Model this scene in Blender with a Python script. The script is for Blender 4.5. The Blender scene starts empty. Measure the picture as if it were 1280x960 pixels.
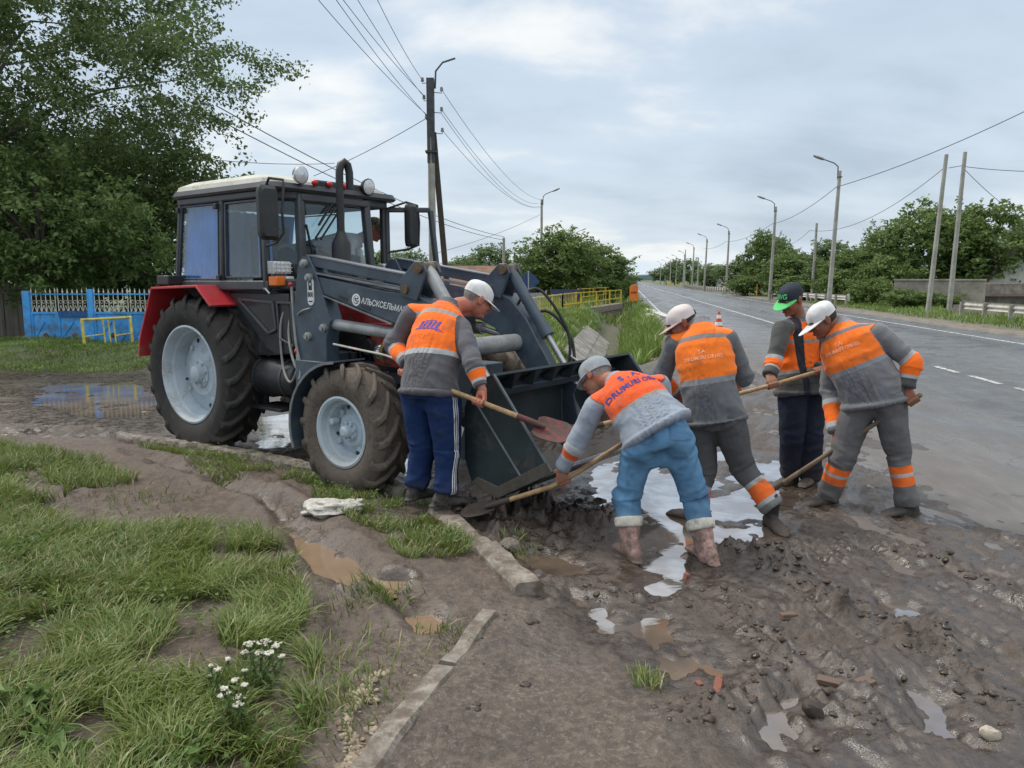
import bpy, bmesh, math, random
import numpy as np
from mathutils import Vector, Matrix
from mathutils.bvhtree import BVHTree
random.seed(7); RNG=np.random.default_rng(11)
PI=math.pi
C=bpy.context.scene.collection
# ---------------------------------------------------------------- survey: picture position -> place
H=1.7; F=960.0; P=math.atan(130/960.)
cp_,sp_=math.cos(P),math.sin(P)
def ray(u,v):
    a=480-v
    return ((u-640),F*cp_+a*sp_,-F*sp_+a*cp_)
def gnd(u,v,z=0.0):
    r=ray(u,v); k=(z-H)/r[2]; return (r[0]*k,r[1]*k,z)
def at(u,v,Y):
    r=ray(u,v); k=Y/r[1]; return (r[0]*k,Y,H+r[2]*k)
RD=np.array([145,968.8]); RD=RD/np.linalg.norm(RD); RN=np.array([RD[1],-RD[0]])
def rs(s,t,z=0.0): return (s*RD[0]+t*RN[0], s*RD[1]+t*RN[1], z)      # along / across the main road
RYAW=-math.atan2(RD[0],RD[1])                                        # z rotation that turns +Y to the road
# ---------------------------------------------------------------- noise
_perm=np.random.default_rng(3).permutation(512)
_perm=np.concatenate([_perm,_perm,_perm])
_grad=np.random.default_rng(4).normal(size=(512,3)); _grad/=np.linalg.norm(_grad,axis=1)[:,None]
def noise3(p):
    p=np.asarray(p,float); i=np.floor(p).astype(int); f=p-i; i&=511
    w=f*f*f*(f*(f*6-15)+10); out=np.zeros(len(p))
    for dx in (0,1):
        for dy in (0,1):
            for dz in (0,1):
                h=_perm[_perm[_perm[i[:,0]+dx]+(i[:,1]+dy)%512]+(i[:,2]+dz)%512]
                g=_grad[h]; d=f-np.array([dx,dy,dz])
                wt=(w[:,0] if dx else 1-w[:,0])*(w[:,1] if dy else 1-w[:,1])*(w[:,2] if dz else 1-w[:,2])
                out+=wt*(g*d).sum(1)
    return out*1.5
def fbm(p,o=4,g=.5):
    p=np.asarray(p,float); a=1.0; s=np.zeros(len(p))
    for k in range(o): s+=a*noise3(p+k*17.3); p=p*2.03; a*=g
    return s
def n2(x,y,f,o=3,seed=0.0,g=.5):
    return fbm(np.stack([x*f,y*f,np.full_like(x,seed+.37)],1),o,g)
def sstep(a,b,x):
    t=np.clip((x-a)/(b-a),0,1); return t*t*(3-2*t)
def dist_poly(x,y,pts):
    "distance to a polyline and side (positive = left of travel)"
    best=np.full(x.shape,1e9); side=np.zeros(x.shape)
    for (ax,ay),(bx,by) in zip(pts[:-1],pts[1:]):
        dx,dy=bx-ax,by-ay; L=dx*dx+dy*dy
        t=np.clip(((x-ax)*dx+(y-ay)*dy)/L,0,1)
        qx,qy=x-(ax+t*dx),y-(ay+t*dy); d=np.hypot(qx,qy)
        cr=dx*qy-dy*qx; m=d<best-1e-9
        best=np.where(m,d,best); side=np.where(m,cr,side)
    return best,side
def in_poly(x,y,poly):
    c=np.zeros(x.shape,bool); n=len(poly)
    for i in range(n):
        x0,y0=poly[i]; x1,y1=poly[(i+1)%n]
        if y0==y1: continue
        m=((y0>y)!=(y1>y))&(x<(x1-x0)*(y-y0)/(y1-y0)+x0); c^=m
    return c
def sd_poly(x,y,poly):
    d,_=dist_poly(x,y,list(poly)+[poly[0]]); return np.where(in_poly(x,y,poly),-d,d)
def GP(l): return [gnd(*p)[:2] for p in l]
# ---------------------------------------------------------------- materials
class NT:
    def __init__(s,name):
        s.m=bpy.data.materials.new(name); s.m.use_nodes=True; s.t=s.m.node_tree; s.t.nodes.clear()
        s.out=s.t.nodes.new('ShaderNodeOutputMaterial')
    def n(s,ty,**k):
        x=s.t.nodes.new(ty)
        for a,b in k.items():
            if a.startswith('i_'):
                key=a[2:]; key=int(key) if key.isdigit() else key.replace('_',' ')
                s.set(x.inputs[key],b)
            else: setattr(x,a,b)
        return x
    def set(s,sock,v):
        if isinstance(v,bpy.types.NodeSocket): s.t.links.new(v,sock)
        elif isinstance(v,(tuple,list)) and len(v)==3 and sock.type=='RGBA': sock.default_value=(*v,1)
        else: sock.default_value=v
    def math(s,op,a,b=0.0,c=0.0):
        x=s.t.nodes.new('ShaderNodeMath'); x.operation=op
        s.set(x.inputs[0],a); s.set(x.inputs[1],b)
        if op in('MULTIPLY_ADD','COMPARE'): s.set(x.inputs[2],c)
        return x.outputs[0]
    def mix(s,f,a,b,bt='MIX'):
        x=s.t.nodes.new('ShaderNodeMix'); x.data_type='RGBA'; x.blend_type=bt
        s.set(x.inputs[0],f); s.set(x.inputs[6],a); s.set(x.inputs[7],b); return x.outputs[2]
    def lerp(s,f,a,b):
        x=s.t.nodes.new('ShaderNodeMix'); s.set(x.inputs[0],f); s.set(x.inputs[2],a); s.set(x.inputs[3],b); return x.outputs[0]
    def mr(s,v,a,b,c=0.0,d=1.0,sm=True):
        x=s.t.nodes.new('ShaderNodeMapRange'); x.interpolation_type='SMOOTHSTEP' if sm else 'LINEAR'
        s.set(x.inputs[0],v); s.set(x.inputs[1],a); s.set(x.inputs[2],b); s.set(x.inputs[3],c); s.set(x.inputs[4],d); return x.outputs[0]
    def noise(s,scale,detail=4,rough=.55,vec=None,dist=0.0):
        x=s.t.nodes.new('ShaderNodeTexNoise'); s.set(x.inputs['Scale'],scale); x.inputs['Detail'].default_value=detail
        x.inputs['Roughness'].default_value=rough; x.inputs['Distortion'].default_value=dist
        if vec is not None: s.t.links.new(vec,x.inputs['Vector'])
        return x.outputs[0]
    def attr(s,name):
        x=s.t.nodes.new('ShaderNodeAttribute'); x.attribute_name=name; return x
    def coord(s,which='Object'): return s.n('ShaderNodeTexCoord').outputs[which]
    def pos(s): return s.n('ShaderNodeNewGeometry').outputs['Position']
    def scalev(s,vec,sc):
        x=s.t.nodes.new('ShaderNodeMapping'); x.inputs['Scale'].default_value=sc; s.t.links.new(vec,x.inputs[0]); return x.outputs[0]
    def bump(s,h,st=.3,d=.01,nrm=None):
        x=s.t.nodes.new('ShaderNodeBump'); x.inputs['Strength'].default_value=st; x.inputs['Distance'].default_value=d
        s.set(x.inputs['Height'],h)
        if nrm is not None: s.t.links.new(nrm,x.inputs['Normal'])
        return x.outputs[0]
    def bsdf(s,col,rough=.6,metal=0.0,normal=None,spec=.5,**k):
        b=s.t.nodes.new('ShaderNodeBsdfPrincipled'); s.set(b.inputs['Base Color'],col); s.set(b.inputs['Roughness'],rough)
        s.set(b.inputs['Metallic'],metal); s.set(b.inputs['Specular IOR Level'],spec)
        if normal is not None: s.t.links.new(normal,b.inputs['Normal'])
        for a,v in k.items(): s.set(b.inputs[a.replace('_',' ')],v)
        s.t.links.new(b.outputs[0],s.out.inputs[0]); return b
_MC={}
def mat(name,col,rough=.6,metal=0.0,var=.25,scale=6.0,bump=.15,bscale=60.0,dirt=0.0,dirtcol=(.10,.085,.07),zdirt=None,spec=.5,stretch=None):
    "general weathered surface: tone variation, fine bump, dirt in patches and rising from the ground (world height zdirt)"
    if name in _MC: return _MC[name]
    t=NT(name); v=t.coord('Object')
    if stretch: v=t.scalev(v,stretch)
    a=t.noise(scale,5,.6,v); b=t.noise(bscale,3,.6,v)
    c=t.mix(t.mr(a,.3,.7),tuple(x*(1-var) for x in col),tuple(min(1,x*(1+var*.6)) for x in col))
    r=t.lerp(a,max(.02,rough-.12),min(1,rough+.15))
    if dirt>0 or zdirt:
        d=t.mr(t.math('ADD',t.math('MULTIPLY',t.noise(scale*1.7,6,.7,v),.75),t.math('MULTIPLY',b,.25)),.62-.35*dirt,.74-.2*dirt)
        d=t.math('MULTIPLY',d,min(1,.35+dirt))
        if zdirt:
            z=t.n('ShaderNodeSeparateXYZ',i_0=t.pos()).outputs[2]
            dz=t.mr(t.math('ADD',z,t.math('MULTIPLY',t.math('SUBTRACT',a,.5),zdirt*.9)),0.0,zdirt,.95,0.0)
            d=t.math('MAXIMUM',d,dz)
        c=t.mix(d,c,t.mix(b,tuple(x*.7 for x in dirtcol),tuple(x*1.25 for x in dirtcol)))
        r=t.lerp(d,r,.8); metal=t.math('MULTIPLY',t.math('SUBTRACT',1.0,d),metal)
    t.bsdf(c,r,metal,t.bump(b,bump,.004),spec); _MC[name]=t.m; return t.m
# ---------------------------------------------------------------- mesh building
class MB:
    def __init__(s): s.v=[]; s.f=[]; s.mi=[]; s.cm=0
    def add(s,vs,fs):
        o=len(s.v); s.v+= [tuple(map(float,p)) for p in vs]; s.f+=[tuple(i+o for i in f) for f in fs]; s.mi+=[s.cm]*len(fs); return s
    def box(s,c,d,rot=None):
        x,y,z=[q/2 for q in d]; R=rot or Matrix.Identity(3); c=Vector(c)
        vs=[c+R@Vector((i*x,j*y,k*z)) for i in(-1,1) for j in(-1,1) for k in(-1,1)]
        return s.add(vs,[(0,1,3,2),(4,6,7,5),(0,4,5,1),(2,3,7,6),(0,2,6,4),(1,5,7,3)])
    def bar(s,p,q,w,h,up=(0,0,1),w2=None,h2=None):
        p,q=Vector(p),Vector(q); d=(q-p).normalized(); u=Vector(up); u=(u-d*u.dot(d))
        if u.length<1e-4: u=d.orthogonal()
        u.normalize(); r=d.cross(u); vs=[]
        for P,a,b in((p,w,h),(q,w2 or w,h2 or h)):
            for i,j in((-1,-1),(1,-1),(1,1),(-1,1)): vs.append(P+r*(i*a/2)+u*(j*b/2))
        return s.add(vs,[(3,2,1,0),(4,5,6,7),(0,1,5,4),(1,2,6,5),(2,3,7,6),(3,0,4,7)])
    def loft(s,secs,n=12,cap=True):
        "secs: (centre, axisA, axisB) ellipse sections"
        vs=[]
        for c,a,b in secs:
            c,a,b=Vector(c),Vector(a),Vector(b)
            for k in range(n):
                t=2*PI*k/n; vs.append(c+a*math.cos(t)+b*math.sin(t))
        fs=[]
        for i in range(len(secs)-1):
            for k in range(n):
                k2=(k+1)%n; fs.append((i*n+k,i*n+k2,(i+1)*n+k2,(i+1)*n+k))
        if cap: fs.append(tuple(reversed(range(n)))); m=(len(secs)-1)*n; fs.append(tuple(m+k for k in range(n)))
        return s.add(vs,fs)
    def tube(s,pts,r,n=8,cap=True):
        pts=[Vector(p) for p in pts]; m=len(pts)
        rr=r if isinstance(r,(list,tuple)) else [r]*m; secs=[]; u=None
        for i,p in enumerate(pts):
            d=(pts[min(i+1,m-1)]-pts[max(i-1,0)]).normalized()
            if u is None: u=d.orthogonal().normalized()
            u=u-d*u.dot(d); u=u.normalized() if u.length>1e-5 else d.orthogonal().normalized(); w=d.cross(u)
            secs.append((p,u*rr[i],w*rr[i]))
        return s.loft(secs,n,cap)
    def prism(s,poly,origin,ax,ay,az,t0,t1):
        "2-D polygon in (ax,ay), extruded along az from t0 to t1"
        o,ax,ay,az=map(Vector,(origin,ax,ay,az)); n=len(poly)
        vs=[o+ax*a+ay*b+az*t0 for a,b in poly]+[o+ax*a+ay*b+az*t1 for a,b in poly]
        return s.add(vs,[tuple(reversed(range(n))),tuple(range(n,2*n))]+[(i,(i+1)%n,n+(i+1)%n,n+i) for i in range(n)])
    def lathe(s,prof,origin,axis,n=32,cap=False):
        "prof: (radius, along) pairs"
        o,a=Vector(origin),Vector(axis).normalized(); u=a.orthogonal().normalized(); w=a.cross(u); vs=[];fs=[]
        for r,h in prof:
            for k in range(n):
                t=2*PI*k/n; vs.append(o+a*h+(u*math.cos(t)+w*math.sin(t))*r)
        for i in range(len(prof)-1):
            for k in range(n):
                k2=(k+1)%n; fs.append((i*n+k,i*n+k2,(i+1)*n+k2,(i+1)*n+k))
        if cap: fs.append(tuple(reversed(range(n)))); m=(len(prof)-1)*n; fs.append(tuple(m+k for k in range(n)))
        return s.add(vs,fs)
    def ball(s,c,r,n=12,m=8):
        c=Vector(c); a=Vector(r) if not isinstance(r,(int,float)) else Vector((r,r,r)); vs=[];fs=[]
        for i in range(m+1):
            th=PI*min(max(i/m,.02),.98)
            for k in range(n):
                ph=2*PI*k/n; vs.append(c+Vector((a.x*math.sin(th)*math.cos(ph),a.y*math.sin(th)*math.sin(ph),a.z*math.cos(th))))
        for i in range(m):
            for k in range(n):
                k2=(k+1)%n; fs.append((i*n+k,(i+1)*n+k,(i+1)*n+k2,i*n+k2))
        fs.append(tuple(range(n))); fs.append(tuple(reversed([m*n+k for k in range(n)])))
        return s.add(vs,fs)
    def mesh(s,name,smooth=40):
        me=bpy.data.meshes.new(name); me.from_pydata(s.v,[],s.f); me.update()
        if smooth is not None:
            me.polygons.foreach_set('use_smooth',[True]*len(me.polygons))
            try: me.set_sharp_from_angle(angle=math.radians(smooth))
            except Exception: pass
        return me
    def build(s,name,m,parent=None,bevel=0.0,smooth=40,seg=2):
        me=s.mesh(name,smooth)
        for x in (m if isinstance(m,(list,tuple)) else [m]): me.materials.append(x)
        if any(s.mi): me.polygons.foreach_set('material_index',s.mi)
        o=bpy.data.objects.new(name,me); C.objects.link(o)
        if parent: o.parent=parent
        if bevel:
            b=o.modifiers.new('bevel','BEVEL'); b.width=bevel; b.segments=seg; b.limit_method='ANGLE'; b.angle_limit=math.radians(35)
        return o
def npmesh(name,v,f,m,smooth=True,parent=None,attrs=None):
    "v (N,3), f (M,3 or 4) numpy"
    me=bpy.data.meshes.new(name); v=np.ascontiguousarray(v,np.float32); f=np.ascontiguousarray(f,np.int32); k=f.shape[1]
    me.vertices.add(len(v)); me.vertices.foreach_set('co',v.ravel())
    me.loops.add(f.size); me.loops.foreach_set('vertex_index',f.ravel())
    me.polygons.add(len(f)); me.polygons.foreach_set('loop_start',np.arange(0,f.size,k,dtype=np.int32))
    try: me.polygons.foreach_set('loop_total',np.full(len(f),k,np.int32))
    except Exception: pass
    me.update(calc_edges=True)
    me.polygons.foreach_set('use_smooth',np.full(len(f),smooth))
    if m: me.materials.append(m)
    for a,d in (attrs or {}).items():
        at_=me.attributes.new(a,'FLOAT','POINT'); at_.data.foreach_set('value',np.ascontiguousarray(d,np.float32))
    o=bpy.data.objects.new(name,me); C.objects.link(o)
    if parent: o.parent=parent
    return o
def tag(o,label=None,cat=None,group=None,kind=None):
    if label: o['label']=label
    if cat: o['category']=cat
    if group: o['group']=group
    if kind: o['kind']=kind
    return o
def empty(name,loc=(0,0,0),rz=0.0,label=None,cat=None,group=None):
    o=bpy.data.objects.new(name,None); C.objects.link(o); o.location=loc; o.rotation_euler=(0,0,rz); o.empty_display_size=.1
    return tag(o,label,cat,group)
def copy_tree(o,parent=None):
    c=o.copy(); C.objects.link(c); c.parent=parent
    for ch in o.children: copy_tree(ch,c)
    return c
# ---------------------------------------------------------------- camera, sky, sun
cam=bpy.data.cameras.new('camera'); co=bpy.data.objects.new('camera',cam); C.objects.link(co)
cam.sensor_width=36; cam.lens=27; cam.clip_start=.05; cam.clip_end=8000
co.location=(0,0,H); co.rotation_euler=(PI/2-P,0,0)
sc=bpy.context.scene; sc.camera=co
sc.view_settings.view_transform='Standard'; sc.view_settings.look='None'; sc.view_settings.exposure=0; sc.view_settings.gamma=1
w=bpy.data.worlds.new('World'); sc.world=w; w.use_nodes=True; nt=w.node_tree; nt.nodes.clear()
SUN_EL,SUN_AZ=math.radians(52),math.radians(-60)     # azimuth from +Y towards +X
class WT(NT):
    def __init__(s): s.t=nt; s.out=nt.nodes.new('ShaderNodeOutputWorld')
W=WT()
sky=W.n('ShaderNodeTexSky',sky_type='NISHITA',sun_disc=False,sun_elevation=SUN_EL,sun_rotation=SUN_AZ,air_density=1.2,dust_density=2.0,ozone_density=1.5)
skyc=W.mix(1.0,sky.outputs[0],(.085,.085,.085),'MULTIPLY')
g=W.coord('Generated'); sx=W.n('ShaderNodeSeparateXYZ',i_0=g)
zc=W.math('MAXIMUM',sx.outputs[2],.0); den=W.math('ADD',zc,.30)
cv=W.n('ShaderNodeCombineXYZ',i_0=W.math('DIVIDE',sx.outputs[0],den),i_1=W.math('DIVIDE',sx.outputs[1],den),i_2=0.0).outputs[0]
cvs=W.scalev(cv,(.55,.95,1))
a=W.noise(1.0,6,.52,cvs,.25); b=W.noise(2.6,6,.55,W.scalev(cv,(.7,1.1,1)),.2)
mixn=W.math('ADD',W.math('MULTIPLY',a,.68),W.math('MULTIPLY',b,.32))
grey=W.mix(W.mr(zc,0.0,.75),(.53,.61,.69),(.33,.43,.57))      # even layer, paler towards the horizon
cl=W.mix(W.mr(mixn,.36,.52),tuple(x*.74 for x in(.50,.60,.72)),grey)
cl=W.mix(W.mr(mixn,.505,.60),cl,(.78,.785,.77))
cl=W.mix(W.mr(W.noise(.8,3,.5,W.scalev(cv,(1.3,.8,1))),.6,.75,0,.35),cl,(.50,.66,.84))   # thin breaks
cl=W.mix(W.mr(zc,.0,.05,.75,0.0),cl,(.66,.76,.84))             # haze low down
fin=W.mix(.86,skyc,cl)
fin=W.mix(1.0,fin,W.n('ShaderNodeCombineXYZ',i_0=W.mr(zc,.36,.85,1.0,2.5),i_1=W.mr(zc,.36,.85,1.0,2.2),i_2=W.mr(zc,.36,.85,1.0,1.85)).outputs[0],'MULTIPLY')
below=W.mr(sx.outputs[2],-.06,-.005,0,1)
fin=W.mix(below,(.12,.12,.11),fin)
bg=W.n('ShaderNodeBackground',i_Color=fin,i_Strength=1.36); nt.links.new(bg.outputs[0],W.out.inputs[0])
sl=bpy.data.lights.new('sun','SUN'); sl.energy=2.1; sl.angle=math.radians(11); sl.color=(1,.93,.83)
so=bpy.data.objects.new('sun',sl); C.objects.link(so)
sd=Vector((math.sin(SUN_AZ)*math.cos(SUN_EL),math.cos(SUN_AZ)*math.cos(SUN_EL),math.sin(SUN_EL)))
so.rotation_euler=sd.to_track_quat('Z','Y').to_euler(); so.location=(0,0,30)
# ================================================================ GROUND
def GZ(l,z): return [gnd(u,v,z)[:2] for u,v in l]
KA=GZ([(150,543),(300,563),(400,583),(512,612)],.12); KB=GZ([(548,634),(600,672),(662,730)],.11); KC=GZ([(612,764),(560,828)],.09); KD=GZ([(556,832),(505,893),(455,958),(395,1040)],.09)
LAWN=[(-60,8.9),(-14,8.5),(-7.5,8.25),(-5.4,8.0)]+KA+KB+KC+KD+[(-1.2,-8),(-60,-8)]
PATH=[KB[-1],gnd(668,735,.05)[:2],gnd(720,800,.05)[:2],gnd(850,870,.04)[:2],gnd(905,960,.04)[:2],(.9,1),(1.2,-8),(-1.2,-8)]+[(x-.5,y) for x,y in KD[::-1]+KC[::-1]]+[(KB[-1][0]-.5,KB[-1][1])]
PUD=[GP(l) for l in(
 [(735,590),(800,560),(850,570),(905,562),(985,575),(1000,610),(985,660),(950,690),(905,680),(860,700),(845,735),(815,735),(800,690),(770,640),(735,625)],
 [(800,700),(850,690),(845,745),(812,752)],
 [(788,785),(828,774),(842,800),(838,838),(806,832)],[(842,800),(885,815),(882,838),(848,842)],
 [(715,745),(735,748),(765,790),(758,800),(728,775)],
 [(975,870),(990,872),(975,935),(955,945),(962,905)],
 [(1120,845),(1180,880),(1220,935),(1160,920)],
 [(60,480),(170,476),(200,500),(180,522),(100,520),(40,503)],
 [(300,520),(375,515),(395,560),(330,560)],[(480,560),(540,575),(530,605),(500,600)],
 [(1075,735),(1160,770),(1120,775)],[(640,690),(700,690),(735,715),(690,720)])]
TAN=[GZ(l,.05) for l in([(365,672),(385,680),(430,705),(462,735),(440,738),(395,715),(368,690)],[(470,725),(515,725),(520,735),(480,738)],[(515,775),(545,772),(545,788),(520,788)])]
RUTS=[GZ(l,.06) for l in([(165,570),(260,600),(330,630),(380,680),(420,740),(432,800)],[(250,585),(340,625),(400,660),(440,700),(480,735),(535,780)],[(330,620),(400,680),(455,730)])]
RIDGE=[(GP(l),a,wd) for l,a,wd in(
 ([(905,692),(960,712),(1010,740),(1045,772)],.075,.10),([(920,680),(985,700),(1000,715)],.05,.09),
 ([(1045,770),(1120,775),(1185,805)],.045,.09),([(1130,800),(1190,840),(1250,890),(1290,915)],.06,.10),
 ([(622,668),(680,652),(735,660),(775,652)],.12,.19),([(640,680),(700,678),(760,675)],.05,.16),([(585,650),(625,648),(660,640)],.13,.22),
 ([(745,735),(790,748),(850,752)],.035,.09),([(1150,700),(1230,725),(1290,745)],.04,.08),
 ([(840,690),(880,700)],.05,.09),([(835,905),(900,880),(960,860)],.03,.10),([(1030,880),(1080,900),(1100,935)],.035,.07),
 ([(900,730),(935,790),(1000,850)],.025,.08),([(1060,850),(1140,800),(1200,780)],.02,.07),([(690,900),(800,930),(900,955)],.02,.06),
 ([(0,545),(70,535),(140,545)],.075,.35),([(20,650),(80,640),(160,650)],.05,.3))]
DC=-.62                                         # centre of the roadside ditch, across the road
def ground(x,y):
    s=x*RD[0]+y*RD[1]; t=x*RN[0]+y*RN[1]
    near=np.exp(-np.maximum(0,np.hypot(x,y)-9)/6.0)
    sl=sd_poly(x,y,LAWN); sp=sd_poly(x,y,PATH)
    wob=n2(x,y,1.6,3,1.0)*.12
    lawn=sstep(.04,-.03,sl); path=sstep(.12,-.18,sp+wob*.6)
    # mud
    fine=n2(x,y,7,3,2.0); cl=n2(x,y,16,3,3.0); big=n2(x,y,1.3,3,4.0)
    ca,sa=RD[0],RD[1]
    al=(x*.50+y*.866); ac=(x*.866-y*.50)
    streak=fbm(np.stack([al*1.2,ac*9,np.full_like(x,5.5)],1),3)
    ch=sstep(-.25,.35,n2(x,y,.9,2,21.0)); vf=n2(x,y,24,2,22.0)
    mud=.016+.016*big+.012*fine*near+near*ch*(.030*np.abs(n2(x,y,4.5,2,23.0))+.030*np.abs(cl)+.014*np.abs(vf)-.016)+.012*streak*near*sstep(.3,1.2,t)
    wet=np.clip(.22+np.maximum(sstep(-.25,.4,big+.3*fine)*.6,sstep(-.05,.35,streak+.25*big)),0,1)
    # smeared ruts left by wheels, running away to the right
    q0,q1=np.array(gnd(900,690)[:2]),np.array(gnd(1250,890)[:2]); dv=(q1-q0)/np.linalg.norm(q1-q0)
    wx=x+.10*n2(x,y,1.3,2,24.0); wy=y+.10*n2(x,y,1.3,2,24.5)
    u_=wx*dv[0]+wy*dv[1]; v_=wx*dv[1]-wy*dv[0]
    rut=fbm(np.stack([u_*.8,v_*5.0,np.full_like(x,25.5)],1),3); rz=sstep(.1,.7,t)*near*sstep(6.3,5.0,y)
    mud+=rz*(.040*(1-2*np.abs(rut))-.010)*(.6+.6*ch); wet=np.clip(wet+.55*rz*sstep(-.0,.30,np.abs(rut)),0,1)
    for pl,a,wd in RIDGE:
        d,_=dist_poly(x,y,pl); d=np.maximum(0,d+wd*.55*fine); m=np.exp(-(d/wd)**1.6*1.3); m=m*(.45+1.3*np.abs(n2(x,y,6,2,6.0)))
        mud+=1.1*a*m*(.45+.9*np.clip(.45+fine*.7+cl*.6+.25*vf,0,1.25)); wet-=.35*m
    for pl in PUD:
        d=sd_poly(x,y,pl)+.07*n2(x,y,3.2,3,7.0); m=sstep(.10,-.12,d)
        mud=mud*(1-m)+m*(-.036+.062*n2(x,y,3.0,4,8.0)); wet=np.maximum(wet,sstep(.3,0,d))
    sr=sstep(7.6,9.2,y)*sstep(1.5,-1.0,x); mud=mud*(1-.72*sr*(mud>0)); wet=np.clip(wet+.5*sr,0,1)
    # over the asphalt the mud thins out
    far=sstep(13,20,s)
    e0=(1.9+.9*n2(x,y,.7,3,9.0)+.45*n2(x,y,3,2,9.5))*(1-far)+far*(1.0+.3*n2(x,y,1.2,2,9.7)); e0=e0+.5*sstep(5.5,3.0,s)
    road=sstep(0,1.5,t-e0)*(t<11.6)+(t>=11.6)*0
    mud=mud*(1-road)-.05*road
    z=mud
    # path
    zp=.050+.030*sstep(.45,.0,dist_poly(x,y,KC+KD)[0])+.010*n2(x,y,2.5,3,11.0)+.009*n2(x,y,9,3,12.0)*near+.006*np.abs(vf)*near
    z=z*(1-path)+zp*path; wet=wet*(1-path)+path*(.12+.5*sstep(.1,.5,n2(x,y,1.4,2,12.5)))
    # lawn with ruts
    zl=.078+near*ch*(.026*np.abs(n2(x,y,4.5,2,26.0))+.018*np.abs(cl)+.010*np.abs(vf)-.010)-.02*sstep(.35,.05,np.abs(sl))+.05*sstep(-1.5,-4,x)*sstep(8,5,y)+.020*n2(x,y,1.5,3,13.0)+.010*n2(x,y,8,3,14.0)*near
    wl=.15+.3*n2(x,y,1.1,2,14.5)
    for pl in RUTS:
        d,_=dist_poly(x,y,pl); d=d+.05*n2(x,y,4,2,15.0)
        tread=np.sin((x*.9-y*.5)*55)*.003
        zl+=-.050*np.exp(-(d/.075)**2)+.028*np.exp(-((d-.15)/.07)**2)+tread*np.exp(-(d/.09)**2); wl+=.22*np.exp(-(d/.16)**2)
    for pl in TAN:
        d=sd_poly(x,y,pl)+.02*n2(x,y,6,2,16.0); m=sstep(.05,-.05,d); zl=zl*(1-m)+m*.018; wl=np.maximum(wl,sstep(.2,0,d))
    for pl,a,wd in RIDGE[-2:]:
        d,_=dist_poly(x,y,pl); zl+=a*np.exp(-(d/wd)**2)*(.5+.9*np.abs(fine)+.4*np.abs(cl))
    z=z*(1-lawn)+zl*lawn; wet=wet*(1-lawn)+wl*lawn
    # far verge, ditch, right side
    bank=sstep(14.2,17,s+.25*np.abs(t)*(t<-4))*sstep(1.0,.2,t)
    zb=.10+.10*n2(x,y,.6,3,17.0)+.25*sstep(-4,-9,t)
    dd=np.abs(t-DC); dit=sstep(1.5,.35,dd)*sstep(14.5,17.5,s)
    zb=zb-.95*dit
    z=z*(1-bank)+zb*bank
    lf_=sstep(13.2,14.6,y)*sstep(-6,-7.5,x)*(1-bank); z=z*(1-lf_)+lf_*(.06+.05*n2(x,y,.8,2,18.0))
    right=sstep(11.2,12.6,t); z=z*(1-right)+right*(.02+.06*n2(x,y,.5,3,19.0)+.35*sstep(15,26,t))
    z+=-.004*(s>300)
    hill=sstep(250,1800,np.hypot(x,y))*0
    gr=np.clip(np.maximum.reduce([bank*(1-sstep(.5,.9,dit)*0.6),lf_,sstep(12.6,14.2,t+.6*n2(x,y,.6,2,20.0))]),0,1)
    pale=np.maximum(sstep(11.0,11.6,t)*(1-sstep(12.8,14.0,t)),.9*sstep(2.0,1.0,np.hypot((t-.9)*1.0,(s-19)*.45)))
    pale=np.maximum(pale,.35*path)
    wet=np.clip(wet*(1-bank)*(1-right),0,1)
    return z,wet,np.clip(gr,0,1),np.clip(pale,0,1),lawn
def axis(segs):
    out=[]
    for a,b,st in segs: out+=list(np.arange(a,b,st))
    return np.array(out)
def geo(a,b,s0,g):
    out=[a]; st=s0
    while out[-1]<b: out.append(out[-1]+st); st*=g
    return np.array(out)
DET=1.0
gx=np.concatenate([-geo(5.2,3500,.03*DET,1.10)[::-1][:-1],axis([(-5.2,-2.2,.030*DET),(-2.2,-.4,.020*DET),(-.4,3.4,.0135*DET),(3.4,4.3,.020*DET),(4.3,6.0,.035*DET)]),geo(6.0,3500,.05*DET,1.09)])
gy=np.concatenate([np.array([-40,-20,-10,-5,-2,0,.8,1.3,1.7]),axis([(2.0,2.5,.03*DET),(2.5,4.9,.0135*DET),(4.9,5.4,.02*DET),(5.4,9.0,.028*DET),(9,14,.06*DET),(14,22,.12)]),geo(22,5200,.15,1.06)])
X,Y=np.meshgrid(gx,gy); xs,ys=X.ravel(),Y.ravel()
gz,gwet,ggr,gpale,glawn=ground(xs,ys)
nx,ny=len(gx),len(gy); idx=np.arange(nx*ny).reshape(ny,nx)
gf=np.stack([idx[:-1,:-1],idx[:-1,1:],idx[1:,1:],idx[1:,:-1]],-1).reshape(-1,4)
t=NT('ground'); pv=t.pos(); wet=t.attr('wet').outputs[2]; gr=t.attr('gr').outputs[2]; pale=t.attr('pale').outputs[2]; lw=t.attr('lawn').outputs[2]
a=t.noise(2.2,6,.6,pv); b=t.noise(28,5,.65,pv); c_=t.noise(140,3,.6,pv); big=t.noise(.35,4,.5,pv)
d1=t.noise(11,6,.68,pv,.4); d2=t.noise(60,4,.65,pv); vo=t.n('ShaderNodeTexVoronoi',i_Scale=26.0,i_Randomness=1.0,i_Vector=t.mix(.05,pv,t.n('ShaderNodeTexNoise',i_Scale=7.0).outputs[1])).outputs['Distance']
rel=t.math('ADD',t.math('ADD',t.math('MULTIPLY',d1,.55),t.math('MULTIPLY',b,.30)),t.math('MULTIPLY',d2,.15))  # low relief darkens the mud and soil colours below, as painted cavity shade
mudc=t.mix(t.mr(rel,.38,.62),(.027,.0185,.0135),(.112,.080,.058)); mudc=t.mix(t.mr(a,.35,.7,0,.45),mudc,(.062,.043,.031)); mudc=t.mix(t.mr(d2,.58,.72,0,.45),mudc,(.19,.145,.11))
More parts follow.
